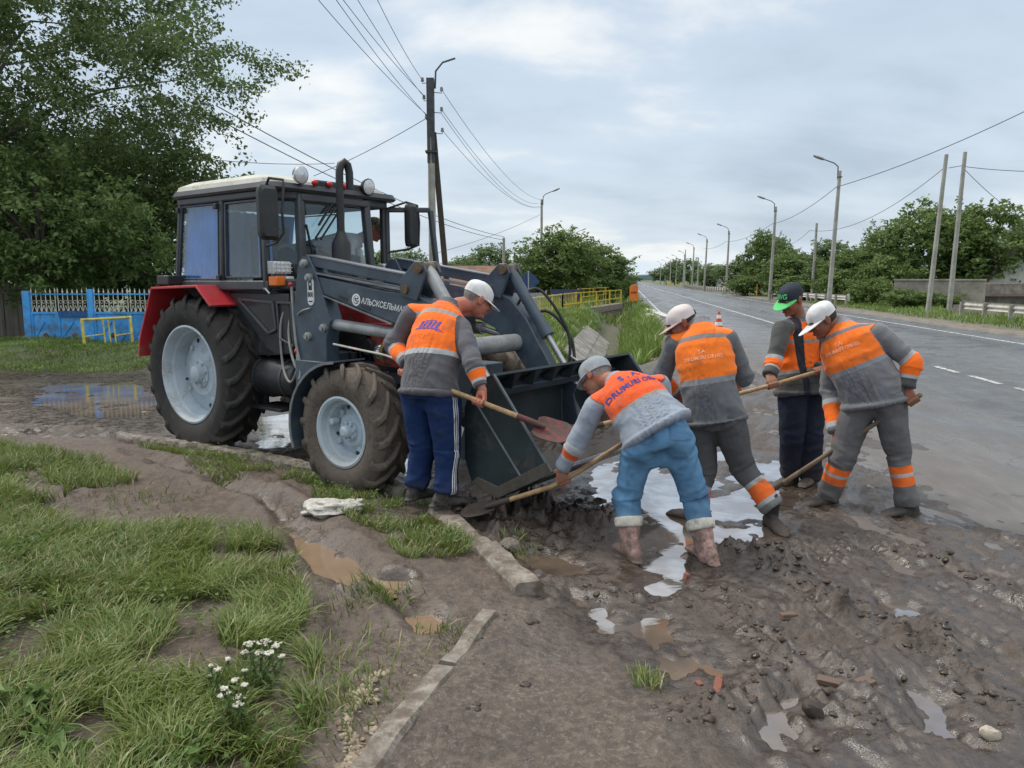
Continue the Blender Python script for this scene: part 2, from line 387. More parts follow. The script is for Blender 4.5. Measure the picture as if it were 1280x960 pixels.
soil=t.mix(t.mr(rel,.37,.63),(.046,.031,.0225),(.158,.113,.082)); soil=t.mix(t.mr(a,.35,.7,0,.4),soil,(.100,.069,.050)); soil=t.mix(t.mr(d2,.6,.72,0,.5),soil,(.23,.18,.14))
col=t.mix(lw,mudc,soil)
palec=t.mix(t.mr(b,.4,.65),(.15,.115,.085),(.30,.25,.19)); palec=t.mix(t.mr(t.noise(45,2,.5,pv),.58,.66),palec,(.42,.38,.31))
col=t.mix(t.math('MULTIPLY',pale,t.mr(a,.25,.6)),col,palec)
grc=t.mix(t.mr(a,.3,.7),(.065,.095,.026),(.120,.160,.042)); grc=t.mix(t.mr(big,.5,.65,0,.6),grc,(.12,.10,.05)); col=t.mix(t.math('MULTIPLY',gr,t.mr(b,.25,.5,.55,1.0)),col,grc)
col=t.mix(t.math('MULTIPLY',wet,.45),col,(.038,.027,.020))
rough=t.lerp(t.math('MULTIPLY',wet,t.mr(rel,.40,.60,1.0,.45)),.85,.13)
hgt=t.math('ADD',t.math('ADD',t.math('MULTIPLY',rel,1.6),t.math('MULTIPLY',c_,.30)),t.math('MULTIPLY',vo,-.25))
bn=t.n('ShaderNodeBump',i_Height=hgt,i_Distance=.030,i_Strength=t.lerp(wet,1.0,.32)); WB=bn.outputs[0]
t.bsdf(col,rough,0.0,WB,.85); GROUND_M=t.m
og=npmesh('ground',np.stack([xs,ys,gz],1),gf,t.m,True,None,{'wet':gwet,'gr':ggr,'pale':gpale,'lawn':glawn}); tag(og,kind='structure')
# ---- water lying in the hollows
t=NT('muddy_water'); pv=t.pos()
rip=t.noise(9,3,.5,pv,.6); a=t.noise(1.4,4,.6,pv)
wb=t.bsdf(t.mix(t.mr(a,.35,.65),(.105,.078,.058),(.19,.145,.108)),.06,0.0,t.bump(rip,.04,.02),.5,IOR=1.34)
gl=t.n('ShaderNodeBsdfGlossy',i_Color=(.94,.96,1.0),i_Roughness=.055); t.t.links.new(t.bump(rip,.04,.02),gl.inputs['Normal']); lw_=t.n('ShaderNodeLayerWeight',i_Blend=.5).outputs['Facing']
ms=t.n('ShaderNodeMixShader',i_0=t.math('MULTIPLY',t.mr(lw_,.2,.85,.32,.64),t.math('MULTIPLY',t.mr(t.noise(2.6,5,.6,pv,.5),.36,.62,1.0,.50),t.math('MULTIPLY',t.math('MULTIPLY',t.mr(t.n('ShaderNodeSeparateXYZ',i_0=pv).outputs[1],3.0,4.2,.45,1.0),t.mr(t.n('ShaderNodeSeparateXYZ',i_0=pv).outputs[0],-5.5,-4.0,.22,1.0)),t.mr(t.n('ShaderNodeVectorMath',operation='DISTANCE',i_0=pv,i_1=(*gnd(850,818)[:2],0.0)).outputs['Value'],.18,.42,.30,1.0))))); t.t.links.new(wb.outputs[0],ms.inputs[1]); t.t.links.new(gl.outputs[0],ms.inputs[2]); t.t.links.new(ms.outputs[0],t.out.inputs[0]); WATER=t.m
o=MB().add([(-16,2.0,-.012),(4.8,2.0,-.012),(4.8,13.2,-.012),(-16,13.2,-.012)],[(0,1,2,3)]).build('puddle_water',WATER); tag(o,kind='structure')
t=NT('silty_water'); pv=t.pos(); t.bsdf(t.mix(t.noise(6,4,.6,pv),(.20,.135,.085),(.28,.20,.135)),.07,0.0,t.bump(t.noise(14,2,.5,pv),.04,.02),.5); TANW=t.m
mb=MB()
for k,pl in enumerate(TAN):
    c=np.mean(pl,0); q=[(c+(np.array(p)-c)*(1+(.05 if k==2 else .17)/np.linalg.norm(np.array(p)-c))) for p in pl]
    mb.add([(p[0],p[1],.046+.002*k) for p in q],[tuple(range(len(q)))])
tag(mb.build('rut_water',TANW),kind='structure')
# ---- main road
t=NT('asphalt'); pv=t.pos()
m=t.n('ShaderNodeMapping'); m.vector_type='TEXTURE'; m.inputs['Rotation'].default_value=(0,0,RYAW); t.t.links.new(pv,m.inputs[0]); rv=m.outputs[0]
sx_=t.n('ShaderNodeSeparateXYZ',i_0=rv); tt,ss=sx_.outputs[0],sx_.outputs[1]
a=t.noise(.5,5,.6,t.scalev(rv,(1,.12,1))); b=t.noise(3,5,.6,t.scalev(rv,(1,.35,1))); c_=t.noise(180,2,.6,pv); d_=t.noise(1.2,5,.65,pv)
col=t.mix(t.mr(a,.35,.65),(.056,.057,.061),(.110,.110,.111)); col=t.mix(t.mr(b,.45,.7,0,.4),col,(.17,.17,.168)); col=t.mix(t.mr(c_,.5,.75,0,.35),col,(.22,.22,.21))
track=t.math('ABSOLUTE',t.math('SINE',t.math('MULTIPLY',t.math('SUBTRACT',tt,1.55),.70)))
col=t.mix(t.mr(track,.55,1.0,.0,.35),col,(.17,.172,.175))
pn=t.math('ADD',t.math('MULTIPLY',t.noise(.9,5,.65,t.scalev(rv,(1.4,.30,1))),.7),t.math('MULTIPLY',t.noise(7,4,.6,t.scalev(rv,(1.2,.35,1))),.3))
film=t.math('MULTIPLY',t.mr(t.math('ADD',tt,t.math('MULTIPLY',t.math('SUBTRACT',pn,.5),9.0)),2.4,5.2,1.0,0.0),t.mr(ss,16,34,1.0,.15))
col=t.mix(t.math('MULTIPLY',film,.85),col,t.mix(b,(.085,.067,.053),(.19,.158,.132)))
ck=t.mr(t.n('ShaderNodeTexNoise',i_Scale=.55,i_Vector=rv,i_Detail=6.0).outputs[0],.495,.505,0,1); ck=t.math('MULTIPLY',t.math('MULTIPLY',ck,t.math('SUBTRACT',1.0,ck)),4.0); col=t.mix(t.math('MULTIPLY',ck,.55),col,(.035,.035,.036))
crack=t.n('ShaderNodeTexVoronoi',feature='DISTANCE_TO_EDGE',i_Scale=.33,i_Vector=t.mix(.12,pv,t.n('ShaderNodeTexNoise',i_Scale=1.2).outputs[1]))
rough=t.lerp(t.mr(d_,.38,.60),.20,.62); rough=t.lerp(film,rough,t.mr(pn,.38,.58,.14,.6))
t.bsdf(col,rough,0.0,t.bump(c_,.25,.004),.5); ASPH=t.m
ss_=np.concatenate([np.arange(-2,14,.12),np.arange(14,60,1.5),geo(60,3000,3,1.12)]); ts_=np.concatenate([np.arange(.6,5.0,.12),np.linspace(5.0,11.6,7)])
S,T=np.meshgrid(ss_,ts_,indexing='ij'); rx=S*RD[0]+T*RN[0]; ry=S*RD[1]+T*RN[1]
n1,m1=S.shape; ix=np.arange(n1*m1).reshape(n1,m1); rf=np.stack([ix[:-1,:-1],ix[:-1,1:],ix[1:,1:],ix[1:,:-1]],-1).reshape(-1,4)
tag(npmesh('road',np.stack([rx.ravel(),ry.ravel(),(.004-.09*np.maximum.reduce([sstep(.30,.12,sd_poly(rx.ravel(),ry.ravel(),pl)) for pl in PUD])-.09*sstep(1.6,1.2,T.ravel())*(S.ravel()<14))],1),rf,ASPH),kind='structure')
t=NT('road_paint'); pv=t.pos(); wn=t.noise(9,5,.65,pv); t.bsdf(t.mix(t.mr(wn,.40,.60),(.62,.62,.60),(.22,.22,.215)),.55); PAINT=t.m
def strip(mb,s0,s1,tc,wd,z=.009):
    n=max(1,int((s1-s0)/40)); 
    for k in range(n):
        a,b=s0+(s1-s0)*k/n,s0+(s1-s0)*(k+1)/n
        mb.add([rs(a,tc-wd/2,z),rs(a,tc+wd/2,z),rs(b,tc+wd/2,z),rs(b,tc-wd/2,z)],[(0,1,2,3)])
mb=MB()
for s0,s1,tc,wd in [(12.0,13.1,6.12,.12),(13.55,14.65,6.08,.12),(15.1,16.2,6.05,.12),(16.7,17.8,6.0,.12),(18.6,120,5.72,.13),(120,900,5.5,.2),(14,300,10.45,.13),(300,900,10.45,.2),(26,70,1.72,.13),(74,260,1.72,.15)]:
    strip(mb,s0,s1,tc,wd)
tag(mb.build('road_marking',PAINT),kind='structure')
# ---- kerbs of old concrete
KERB=mat('old_concrete',(.30,.27,.23),.85,var=.35,scale=5,bump=.5,bscale=40,dirt=.68,dirtcol=(.115,.088,.068))
def kerb(pl,wd,h,z0,step=.06,seed=0,gap=None,broken=.25):
    pts=[]; 
    for (ax,ay),(bx,by) in zip(pl[:-1],pl[1:]):
        L=math.hypot(bx-ax,by-ay); n=max(1,int(L/step))
        for k in range(n): pts.append((ax+(bx-ax)*k/n,ay+(by-ay)*k/n))
    pts.append(pl[-1]); pts=np.array(pts); n=len(pts)
    d=np.gradient(pts,axis=0); d/=np.linalg.norm(d,axis=1)[:,None]; nr=np.stack([d[:,1],-d[:,0]],1)
    prof=[(-.5,-.25),(-.5,.80),(-.38,1.0),(.38,1.0),(.5,.80),(.5,-.25)]; vs=[]
    for i in range(n):
        j=n2(np.array([pts[i,0]]),np.array([pts[i,1]]),3.5,3,30+seed)[0]; j2=n2(np.array([pts[i,0]]),np.array([pts[i,1]]),9,2,40+seed)[0]
        for k,(a,b) in enumerate(prof):
            e=n2(np.array([pts[i,0]+a]),np.array([pts[i,1]+b]),14,2,50+seed)[0]
            ww=wd*(1+.10*e); zz=z0+h*b*(1-broken*max(0,j)*(1 if b>0 else 0))+.010*j2*(b>0)+.005*e
            if gap and int(i*step/gap)!=int((i+1)*step/gap) and b>.7: zz-=.02
            vs.append((pts[i,0]+nr[i,0]*a*ww,pts[i,1]+nr[i,1]*a*ww,zz))
    m=len(prof); fs=[]
    for i in range(n-1):
        for k in range(m-1): fs.append((i*m+k,i*m+k+1,(i+1)*m+k+1,(i+1)*m+k))
    fs+= [tuple(range(m)),tuple(reversed([(n-1)*m+k for k in range(m)]))]
    o=MB().add(vs,fs).build('kerb',KERB,smooth=30); tag(o,kind='structure')
kerb(KA,.13,.135,0,seed=1,gap=1.0,broken=.12)
kerb(KB,.16,.120,0,seed=3,gap=.8,broken=.45)
kerb(KC,.09,.102,0,seed=5,broken=.5)
kerb(KD,.105,.102,0,seed=7,gap=.9,broken=.3)
# ---- concrete lining of the ditch, one bank of slabs
LIN=mat('ditch_concrete',(.33,.31,.28),.9,var=.3,scale=2,bump=.4,bscale=25,dirt=.5)
mb=MB()
for k in range(10):
    s0=20.0+k*1.15
    for q in(0,1):
        a0,a1=(1.05,.62) if q==0 else (.60,.22); zA,zB=((-.16,-.46) if q==0 else (-.49,-.80))
        mb.prism([(0,0),(1.2,0),(1.2,.055),(0,.055)],rs(s0,DC-a0,zA),(RD[0],RD[1],0),Vector(rs(0,.62,.78)).normalized(),(Vector(rs(s0,DC-a1,zB))-Vector(rs(s0,DC-a0,zA))).normalized(),0,.62)
o=mb.build('ditch_lining',LIN); tag(o,kind='structure')
def gz_at(x,y):
    a=ground(np.array([x],float),np.array([y],float)); return float(a[0][0])
# ================================================================ VEGETATION
def leafmat(name,c0,c1,c2,rough=.5):
    t=NT(name); geo_=t.n('ShaderNodeNewGeometry'); rnd=geo_.outputs['Random Per Island']
    cv=t.attr('cv').outputs[2]
    oi=t.n('ShaderNodeObjectInfo').outputs['Random']
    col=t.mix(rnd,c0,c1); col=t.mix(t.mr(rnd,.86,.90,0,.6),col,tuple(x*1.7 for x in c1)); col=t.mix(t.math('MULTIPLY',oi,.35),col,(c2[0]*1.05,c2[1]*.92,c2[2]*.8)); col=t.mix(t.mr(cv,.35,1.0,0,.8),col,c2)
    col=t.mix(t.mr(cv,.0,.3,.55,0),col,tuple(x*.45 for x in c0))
    b=t.n('ShaderNodeBsdfPrincipled',i_Base_Color=col,i_Roughness=rough); b.inputs['Specular IOR Level'].default_value=.35
    tr=t.n('ShaderNodeBsdfTranslucent',i_Color=t.mix(.5,col,(.10,.16,.03)))
    m=t.n('ShaderNodeMixShader',i_0=.38); t.t.links.new(b.outputs[0],m.inputs[1]); t.t.links.new(tr.outputs[0],m.inputs[2])
    t.t.links.new(m.outputs[0],t.out.inputs[0]); return t.m
LEAF_D=leafmat('walnut_leaf',(.046,.080,.034),(.098,.150,.056),(.190,.265,.105))
LEAF_M=leafmat('broad_leaf',(.068,.122,.038),(.130,.200,.060),(.210,.290,.100))
LEAF_L=leafmat('pale_leaf',(.060,.105,.030),(.100,.160,.045),(.150,.210,.075))
LEAF_F=leafmat('far_leaf',(.094,.150,.068),(.148,.215,.094),(.215,.285,.135))
LEAF_W=leafmat('weed_leaf',(.070,.130,.030),(.110,.190,.045),(.16,.25,.07))
BARK=mat('bark',(.085,.070,.055),.95,var=.4,scale=4,bump=.9,bscale=22,stretch=(3,3,.6))
def leaves(pos,size,rng,cv,up=.35,asp=.55):
    n=len(pos)
    nrm=rng.normal(size=(n,3)); nrm[:,2]=np.abs(nrm[:,2])+up; nrm/=np.linalg.norm(nrm,axis=1)[:,None]
    d=rng.normal(size=(n,3)); d[:,2]-=.35; d-=nrm*(d*nrm).sum(1)[:,None]; d/=np.linalg.norm(d,axis=1)[:,None]+1e-9
    sd=np.cross(nrm,d); L=(size*rng.uniform(.65,1.3,n))[:,None]
    a=pos; b=pos+d*L*.45+sd*L*asp*.5+nrm*L*.06; c=pos+d*L-nrm*L*.12; e=pos+d*L*.45-sd*L*asp*.5+nrm*L*.06
    v=np.stack([a,b,c,e],1).reshape(-1,3); f=np.arange(4*n).reshape(n,4)
    return v,f,np.repeat(cv,4)
def tree_data(seed,h,r,base,nclump,per,size,trunk_r,lean=(0,0),flat=1.0,spread=.42,limbs=11,sparse=0.0):
    rng=np.random.default_rng(seed); mb=MB()
    top=np.array([lean[0],lean[1],h*.82]); b0=np.zeros(3)
    tp=[b0+(top-b0)*k/7+np.array([rng.normal()*.05*h*.15,rng.normal()*.05*h*.15,0])*(k>0) for k in range(8)]
    mb.tube([tuple(p) for p in tp],[trunk_r*(1.25 if k==0 else 1-.11*k) for k in range(8)],9)
    cz=(base+h)/2; hz=(h-base)/2*flat; ctr=np.array([lean[0]*.7,lean[1]*.7,cz])
    dirs=rng.normal(size=(nclump,3)); dirs/=np.linalg.norm(dirs,axis=1)[:,None]
    lob=1+.34*fbm(dirs*1.7+seed,3)
    rad=np.cbrt(rng.uniform(.10,1.0,nclump))*lob
    cc=ctr+dirs*np.stack([rad*r,rad*r,rad*hz],1)
    cc[:,2]=np.maximum(cc[:,2],base*.75+rng.uniform(0,.5,nclump))
    # limbs out to some clumps
    order=rng.choice(nclump,min(nclump,limbs*3),replace=False)
    for q,i in enumerate(order):
        e=cc[i]; k=min(6.9,max(1.3,7*((e[2]*.62)/max(h*.82,.1)))); i0=int(k); s=tp[i0]+(tp[i0+1]-tp[i0])*(k-i0) if i0<7 else tp[7]
        m=s+(e-s)*.5+np.array([0,0,.10*r])+rng.normal(size=3)*.05*r
        r0=trunk_r*(.42 if q<limbs else .20)*(1-.06*k)
        mb.tube([tuple(s),tuple(s+(m-s)*.55+np.array([0,0,.03*r])),tuple(m),tuple(e)],[r0,r0*.72,r0*.5,r0*.15],6)
    cnt=rng.poisson(per,nclump)
    ci=np.repeat(np.arange(nclump),cnt); n=len(ci)
    # each bough carries sprays: short twigs hung with leaves
    K=7; R3=np.array([1,1,.62]); soff=rng.normal(size=(nclump,K,3))*R3*spread*r*.34; tw=rng.normal(size=(nclump,K,3))+1.1*dirs[:,None,:]; tw[:,:,2]-=.25; tw/=np.linalg.norm(tw,axis=2)[:,:,None]
    k_=rng.integers(0,K,n); L_=spread*r*.36
    pos=cc[ci]+soff[ci,k_]+tw[ci,k_]*(rng.uniform(-.5,.75,n)*L_)[:,None]+rng.normal(size=(n,3))*R3*L_*.20
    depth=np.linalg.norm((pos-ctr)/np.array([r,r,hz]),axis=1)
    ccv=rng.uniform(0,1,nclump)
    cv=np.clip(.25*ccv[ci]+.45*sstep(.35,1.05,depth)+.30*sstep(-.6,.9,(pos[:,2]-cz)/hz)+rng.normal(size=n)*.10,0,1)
    v,f,a=leaves(pos,size,rng,cv)
    return mb,(v,f,a)
def make_tree(name,label,cat,group,data,leafm,loc=(0,0,0),rz=0,scale=(1,1,1),crown='crown'):
    mb,(v,f,a)=data
    t=empty(name,loc,rz,label,cat,group); t.scale=scale
    npmesh(crown,v,f,leafm,False,t,{'cv':a}); mb.build('trunk',BARK,t)
    return t
def gpos(u,Y,z=0.0):
    p=at(u,480,Y); return (p[0],Y,z)
def ztop(v,Y): return at(640,v,Y)[2]
# the big trees over the blue gate
gp=gpos(14,21.0)
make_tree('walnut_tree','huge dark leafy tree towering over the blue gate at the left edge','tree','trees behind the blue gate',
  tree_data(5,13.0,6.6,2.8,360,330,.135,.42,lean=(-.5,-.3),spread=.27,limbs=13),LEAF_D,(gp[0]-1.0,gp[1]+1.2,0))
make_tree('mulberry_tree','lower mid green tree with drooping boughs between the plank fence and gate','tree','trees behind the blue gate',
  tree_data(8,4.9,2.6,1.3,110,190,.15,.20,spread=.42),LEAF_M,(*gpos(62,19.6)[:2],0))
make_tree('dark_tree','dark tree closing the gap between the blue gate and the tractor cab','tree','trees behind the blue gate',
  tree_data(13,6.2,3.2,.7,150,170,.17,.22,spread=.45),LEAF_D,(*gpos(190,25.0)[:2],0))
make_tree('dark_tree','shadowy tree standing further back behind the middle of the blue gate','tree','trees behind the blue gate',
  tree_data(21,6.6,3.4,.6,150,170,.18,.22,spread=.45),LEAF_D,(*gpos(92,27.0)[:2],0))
# prototypes for the trees along the road
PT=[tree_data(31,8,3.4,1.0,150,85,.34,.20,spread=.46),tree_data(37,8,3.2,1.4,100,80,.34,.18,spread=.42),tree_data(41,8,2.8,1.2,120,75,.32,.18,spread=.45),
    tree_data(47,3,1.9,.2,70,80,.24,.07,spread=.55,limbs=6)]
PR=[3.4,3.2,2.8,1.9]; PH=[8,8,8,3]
protos={}
def road_tree(kind,u,Y,vtop,wpx,leafm,name,label,group,z0=0.0,seed=0):
    h=ztop(vtop,Y)-z0; wm=wpx/955*Y
    key=(kind,leafm.name); loc=(*gpos(u,Y)[:2],z0); sc_=(wm/2/PR[kind],wm/2/PR[kind],h/PH[kind]*.97)
    rz=(seed*2.399)%(2*PI)
    if key not in protos:
        o=make_tree(name,label,'bush' if kind==3 else 'tree',group,PT[kind],leafm,loc,rz,sc_); protos[key]=o
    else:
        o=copy_tree(protos[key]); o.name=name; o.location=loc; o.rotation_euler=(0,0,rz); o.scale=sc_
        o['label']=label; o['group']=group; o['category']='bush' if kind==3 else 'tree'
    return o
GL='trees on the left beyond the yellow railing'; GR='trees along the right side of the road'
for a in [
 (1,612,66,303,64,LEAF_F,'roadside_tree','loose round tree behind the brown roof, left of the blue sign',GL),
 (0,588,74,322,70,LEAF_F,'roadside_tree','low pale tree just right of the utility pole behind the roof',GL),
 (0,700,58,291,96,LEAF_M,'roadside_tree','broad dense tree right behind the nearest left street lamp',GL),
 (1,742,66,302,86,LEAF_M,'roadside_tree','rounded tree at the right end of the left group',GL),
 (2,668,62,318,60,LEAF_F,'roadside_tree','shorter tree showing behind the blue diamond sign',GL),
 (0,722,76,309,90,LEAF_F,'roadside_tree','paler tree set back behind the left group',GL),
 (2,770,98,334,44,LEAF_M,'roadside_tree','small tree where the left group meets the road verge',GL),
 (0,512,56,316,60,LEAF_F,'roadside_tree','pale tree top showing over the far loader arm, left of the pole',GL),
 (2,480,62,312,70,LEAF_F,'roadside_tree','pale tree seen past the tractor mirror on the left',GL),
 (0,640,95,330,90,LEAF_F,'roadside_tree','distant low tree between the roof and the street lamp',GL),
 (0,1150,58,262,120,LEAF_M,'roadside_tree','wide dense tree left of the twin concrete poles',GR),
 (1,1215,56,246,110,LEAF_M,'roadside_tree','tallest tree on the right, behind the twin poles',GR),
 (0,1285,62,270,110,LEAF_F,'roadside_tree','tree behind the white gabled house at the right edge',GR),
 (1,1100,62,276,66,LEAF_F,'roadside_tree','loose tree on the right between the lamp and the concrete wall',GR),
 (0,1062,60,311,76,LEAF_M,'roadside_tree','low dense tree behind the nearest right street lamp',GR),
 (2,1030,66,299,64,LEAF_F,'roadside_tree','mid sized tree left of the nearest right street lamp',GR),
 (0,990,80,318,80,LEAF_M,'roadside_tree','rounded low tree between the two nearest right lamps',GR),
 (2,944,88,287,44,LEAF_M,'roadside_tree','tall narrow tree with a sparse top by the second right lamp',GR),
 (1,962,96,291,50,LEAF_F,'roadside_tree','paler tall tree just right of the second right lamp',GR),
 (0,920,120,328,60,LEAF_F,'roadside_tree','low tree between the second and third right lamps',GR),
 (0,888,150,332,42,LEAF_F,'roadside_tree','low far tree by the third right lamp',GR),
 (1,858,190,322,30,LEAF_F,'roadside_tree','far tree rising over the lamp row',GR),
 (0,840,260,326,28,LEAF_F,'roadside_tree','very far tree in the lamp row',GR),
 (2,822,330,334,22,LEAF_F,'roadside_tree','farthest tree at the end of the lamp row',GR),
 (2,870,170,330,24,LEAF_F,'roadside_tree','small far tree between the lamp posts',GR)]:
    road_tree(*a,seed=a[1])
GB='bushes along the right verge'
for a in [
 (3,1128,46,362,56,LEAF_M,'roadside_bush','dark bush in front of the left end of the concrete wall',GB),
 (3,1165,45,366,46,LEAF_M,'roadside_bush','dark bush at the foot of the twin poles',GB),
 (3,1080,52,348,50,LEAF_M,'roadside_bush','bush at the right end of the second guardrail',GB),
 (3,1000,66,345,70,LEAF_M,'roadside_bush','bush behind the man in the green peaked cap',GB),
 (3,1050,58,338,60,LEAF_M,'roadside_bush','bush behind the second guardrail',GB),
 (3,930,84,345,46,LEAF_M,'roadside_bush','bush right behind the yellow roadside barrier',GB),
 (3,975,80,340,46,LEAF_M,'roadside_bush','bush between the second lamp and the second guardrail',GB),
 (3,1105,56,322,70,LEAF_M,'roadside_bush','tall bush behind the left end of the concrete wall',GB)]:
    road_tree(*a,seed=a[1])
for u,Y,vt,wp,lab in [(717,60,347,22,'small dark conical conifer behind the yellow railing'),(780,72,350,18,'ragged bush where the yellow railing ends'),(655,58,338,60,'low bush under the blue diamond sign'),(752,64,345,40,'low bush behind the right half of the railing')]:
    road_tree(3,u,Y,vt,wp,LEAF_M,'garden_shrub',lab,'shrubs behind the yellow railing',seed=u)
# far woods and low hills closing the horizon
mb=MB(); prof=[]
for k in range(61):
    x=-3200+k*110; prof.append((x,26+14*math.sin(k*.9)+10*math.sin(k*2.3)))
for k in range(60):
    (x0,z0),(x1,z1)=prof[k],prof[k+1]; mb.add([(x0,2600,-2),(x1,2600,-2),(x1,2600,z1),(x0,2600,z0),(x1,2900,z1+4),(x0,2900,z0+4)],[(0,1,2,3),(3,2,4,5)])
HM=NT('far_hill'); HM.bsdf(HM.mix(HM.noise(.01,4,.6,HM.pos()),(.16,.23,.27),(.20,.27,.29)),1.0,0,None,0.0)
tag(mb.build('hills',HM.m),kind='structure')
# ---------------------------------------------------------------- grass
def grassmat(name,g0,g1,dry,dead=.15):
    t=NT(name); rnd=t.n('ShaderNodeNewGeometry').outputs['Random Per Island']; hv=t.attr('hv').outputs[2]; pn=t.noise(.9,3,.6,t.pos())
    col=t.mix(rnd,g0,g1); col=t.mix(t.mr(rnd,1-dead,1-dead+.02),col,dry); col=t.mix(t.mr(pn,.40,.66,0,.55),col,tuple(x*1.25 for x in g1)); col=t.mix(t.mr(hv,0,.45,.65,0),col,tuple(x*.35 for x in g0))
    b=t.n('ShaderNodeBsdfPrincipled',i_Base_Color=col,i_Roughness=.42); b.inputs['Specular IOR Level'].default_value=.45
    tr=t.n('ShaderNodeBsdfTranslucent',i_Color=t.mix(.4,col,(.14,.2,.03)))
    m=t.n('ShaderNodeMixShader',i_0=.3); t.t.links.new(b.outputs[0],m.inputs[1]); t.t.links.new(tr.outputs[0],m.inputs[2]); t.t.links.new(m.outputs[0],t.out.inputs[0]); return t.m
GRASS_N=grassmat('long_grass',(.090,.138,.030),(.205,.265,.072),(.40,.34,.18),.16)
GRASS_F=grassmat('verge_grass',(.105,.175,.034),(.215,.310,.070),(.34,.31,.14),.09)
def grass(name,label,pts,hh,ww,m,rng,lean=.5,field=1.2,drop=.6):
    x,y=pts[:,0],pts[:,1]; n=len(x)
    z=ground(x,y)[0]-.01
    ang=n2(x,y,field,2,60.0)*5+rng.normal(size=n)*1.05
    L=hh*rng.uniform(.55,1.25,n); ln=lean*rng.uniform(.3,1.5,n)
    d=np.stack([np.cos(ang),np.sin(ang),np.zeros(n)],1); sd=np.stack([-np.sin(ang+rng.normal(size=n)*.8),np.cos(ang+rng.normal(size=n)*.8),np.zeros(n)],1)
    b=np.stack([x,y,z],1); vs=[];hv=[]
    for q,wq in((0,.8),(.35,1.0),(.7,.7),(1.0,.06)):
        c=b+d*(L*ln*(q**1.7))[:,None]+np.array([0,0,1.0])*(L*(q-drop*ln*.45*q*q*q))[:,None]
        for sg in(-1,1): vs.append(c+sd*(sg*ww*wq*.5)[:,None] if not np.isscalar(ww) else c+sd*(sg*ww*wq*.5)); hv.append(np.full(n,q))
    v=np.stack(vs,1).reshape(-1,3); h=np.stack(hv,1).ravel()
    o=np.arange(n)[:,None]*8; f=np.concatenate([o+np.array([[2*k,2*k+1,2*k+3,2*k+2]]) for k in range(3)],0)
    ob=npmesh(name,v,f,m,True,None,{'hv':h}); tag(ob,kind='stuff'); return ob
def scatter(poly,n,rng,thr=None,f=2.2,edge=.12,seed=70.0):
    xs_=[p[0] for p in poly]; ys_=[p[1] for p in poly]
    x=rng.uniform(min(xs_),max(xs_),n); y=rng.uniform(min(ys_),max(ys_),n)
    d=sd_poly(x,y,poly)+edge*n2(x,y,4,2,seed); k=d<0
    if thr is not None: k&=n2(x,y,f,3,seed+1)>thr
    return np.stack([x[k],y[k]],1)
rng=np.random.default_rng(77)
G1=[gnd(u,v,.12)[:2] for u,v in[(-60,618),(50,632),(90,664),(150,668),(240,655),(320,662),(362,695),(378,745),(358,795),(380,830),(405,885),(385,915),(345,955),(310,1010),(300,1080),(-260,1080)]]
G2=[gnd(u,v,.10)[:2] for u,v in[(-90,548),(40,560),(120,578),(168,604),(120,616),(70,632),(-90,650)]]
G3=[gnd(u,v,.10)[:2] for u,v in[(165,546),(230,554),(320,566),(400,584),(400,600),(345,592),(325,606),(275,594),(215,575)]]
G4=[gnd(u,v,.10)[:2] for u,v in[(380,592),(450,592),(512,616),(566,648),(600,686),(560,698),(500,684),(440,645),(400,620)]]
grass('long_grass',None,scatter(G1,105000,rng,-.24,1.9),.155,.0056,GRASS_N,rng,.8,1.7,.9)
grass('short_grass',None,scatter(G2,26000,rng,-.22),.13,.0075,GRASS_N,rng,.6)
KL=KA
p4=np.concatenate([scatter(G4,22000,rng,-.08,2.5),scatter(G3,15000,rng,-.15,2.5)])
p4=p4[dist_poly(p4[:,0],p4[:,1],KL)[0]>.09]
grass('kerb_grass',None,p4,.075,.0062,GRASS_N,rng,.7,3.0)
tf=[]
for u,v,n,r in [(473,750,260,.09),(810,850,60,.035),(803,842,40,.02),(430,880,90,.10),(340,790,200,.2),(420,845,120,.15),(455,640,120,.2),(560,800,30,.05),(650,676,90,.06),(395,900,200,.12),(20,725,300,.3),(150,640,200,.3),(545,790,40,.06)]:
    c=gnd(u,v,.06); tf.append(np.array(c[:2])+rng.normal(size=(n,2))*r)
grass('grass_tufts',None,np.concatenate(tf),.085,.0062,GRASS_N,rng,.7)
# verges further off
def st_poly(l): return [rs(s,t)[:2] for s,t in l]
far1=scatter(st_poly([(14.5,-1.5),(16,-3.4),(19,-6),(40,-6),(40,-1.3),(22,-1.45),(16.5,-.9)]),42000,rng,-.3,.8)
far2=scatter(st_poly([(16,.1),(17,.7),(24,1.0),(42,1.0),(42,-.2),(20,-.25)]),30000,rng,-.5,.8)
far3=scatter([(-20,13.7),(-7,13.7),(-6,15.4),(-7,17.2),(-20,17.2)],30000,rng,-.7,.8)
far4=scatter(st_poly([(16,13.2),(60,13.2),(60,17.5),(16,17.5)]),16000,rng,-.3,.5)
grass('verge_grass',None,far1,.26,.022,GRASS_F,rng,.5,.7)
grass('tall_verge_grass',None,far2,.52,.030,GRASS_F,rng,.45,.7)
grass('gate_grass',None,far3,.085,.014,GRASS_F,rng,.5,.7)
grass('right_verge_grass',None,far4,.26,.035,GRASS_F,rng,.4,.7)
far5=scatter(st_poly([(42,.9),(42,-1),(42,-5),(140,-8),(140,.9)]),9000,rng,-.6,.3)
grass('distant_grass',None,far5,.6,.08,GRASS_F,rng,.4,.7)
wp_=np.concatenate([scatter(G1,9000,rng,-.05,1.4,.12,90.0),scatter(G2,3000,rng,-.1,1.4,.12,91.0),scatter(G4,3000,rng,-.1,2.2,.1,92.0),scatter(G3,1500,rng,-.1,2.2,.1,93.0)])
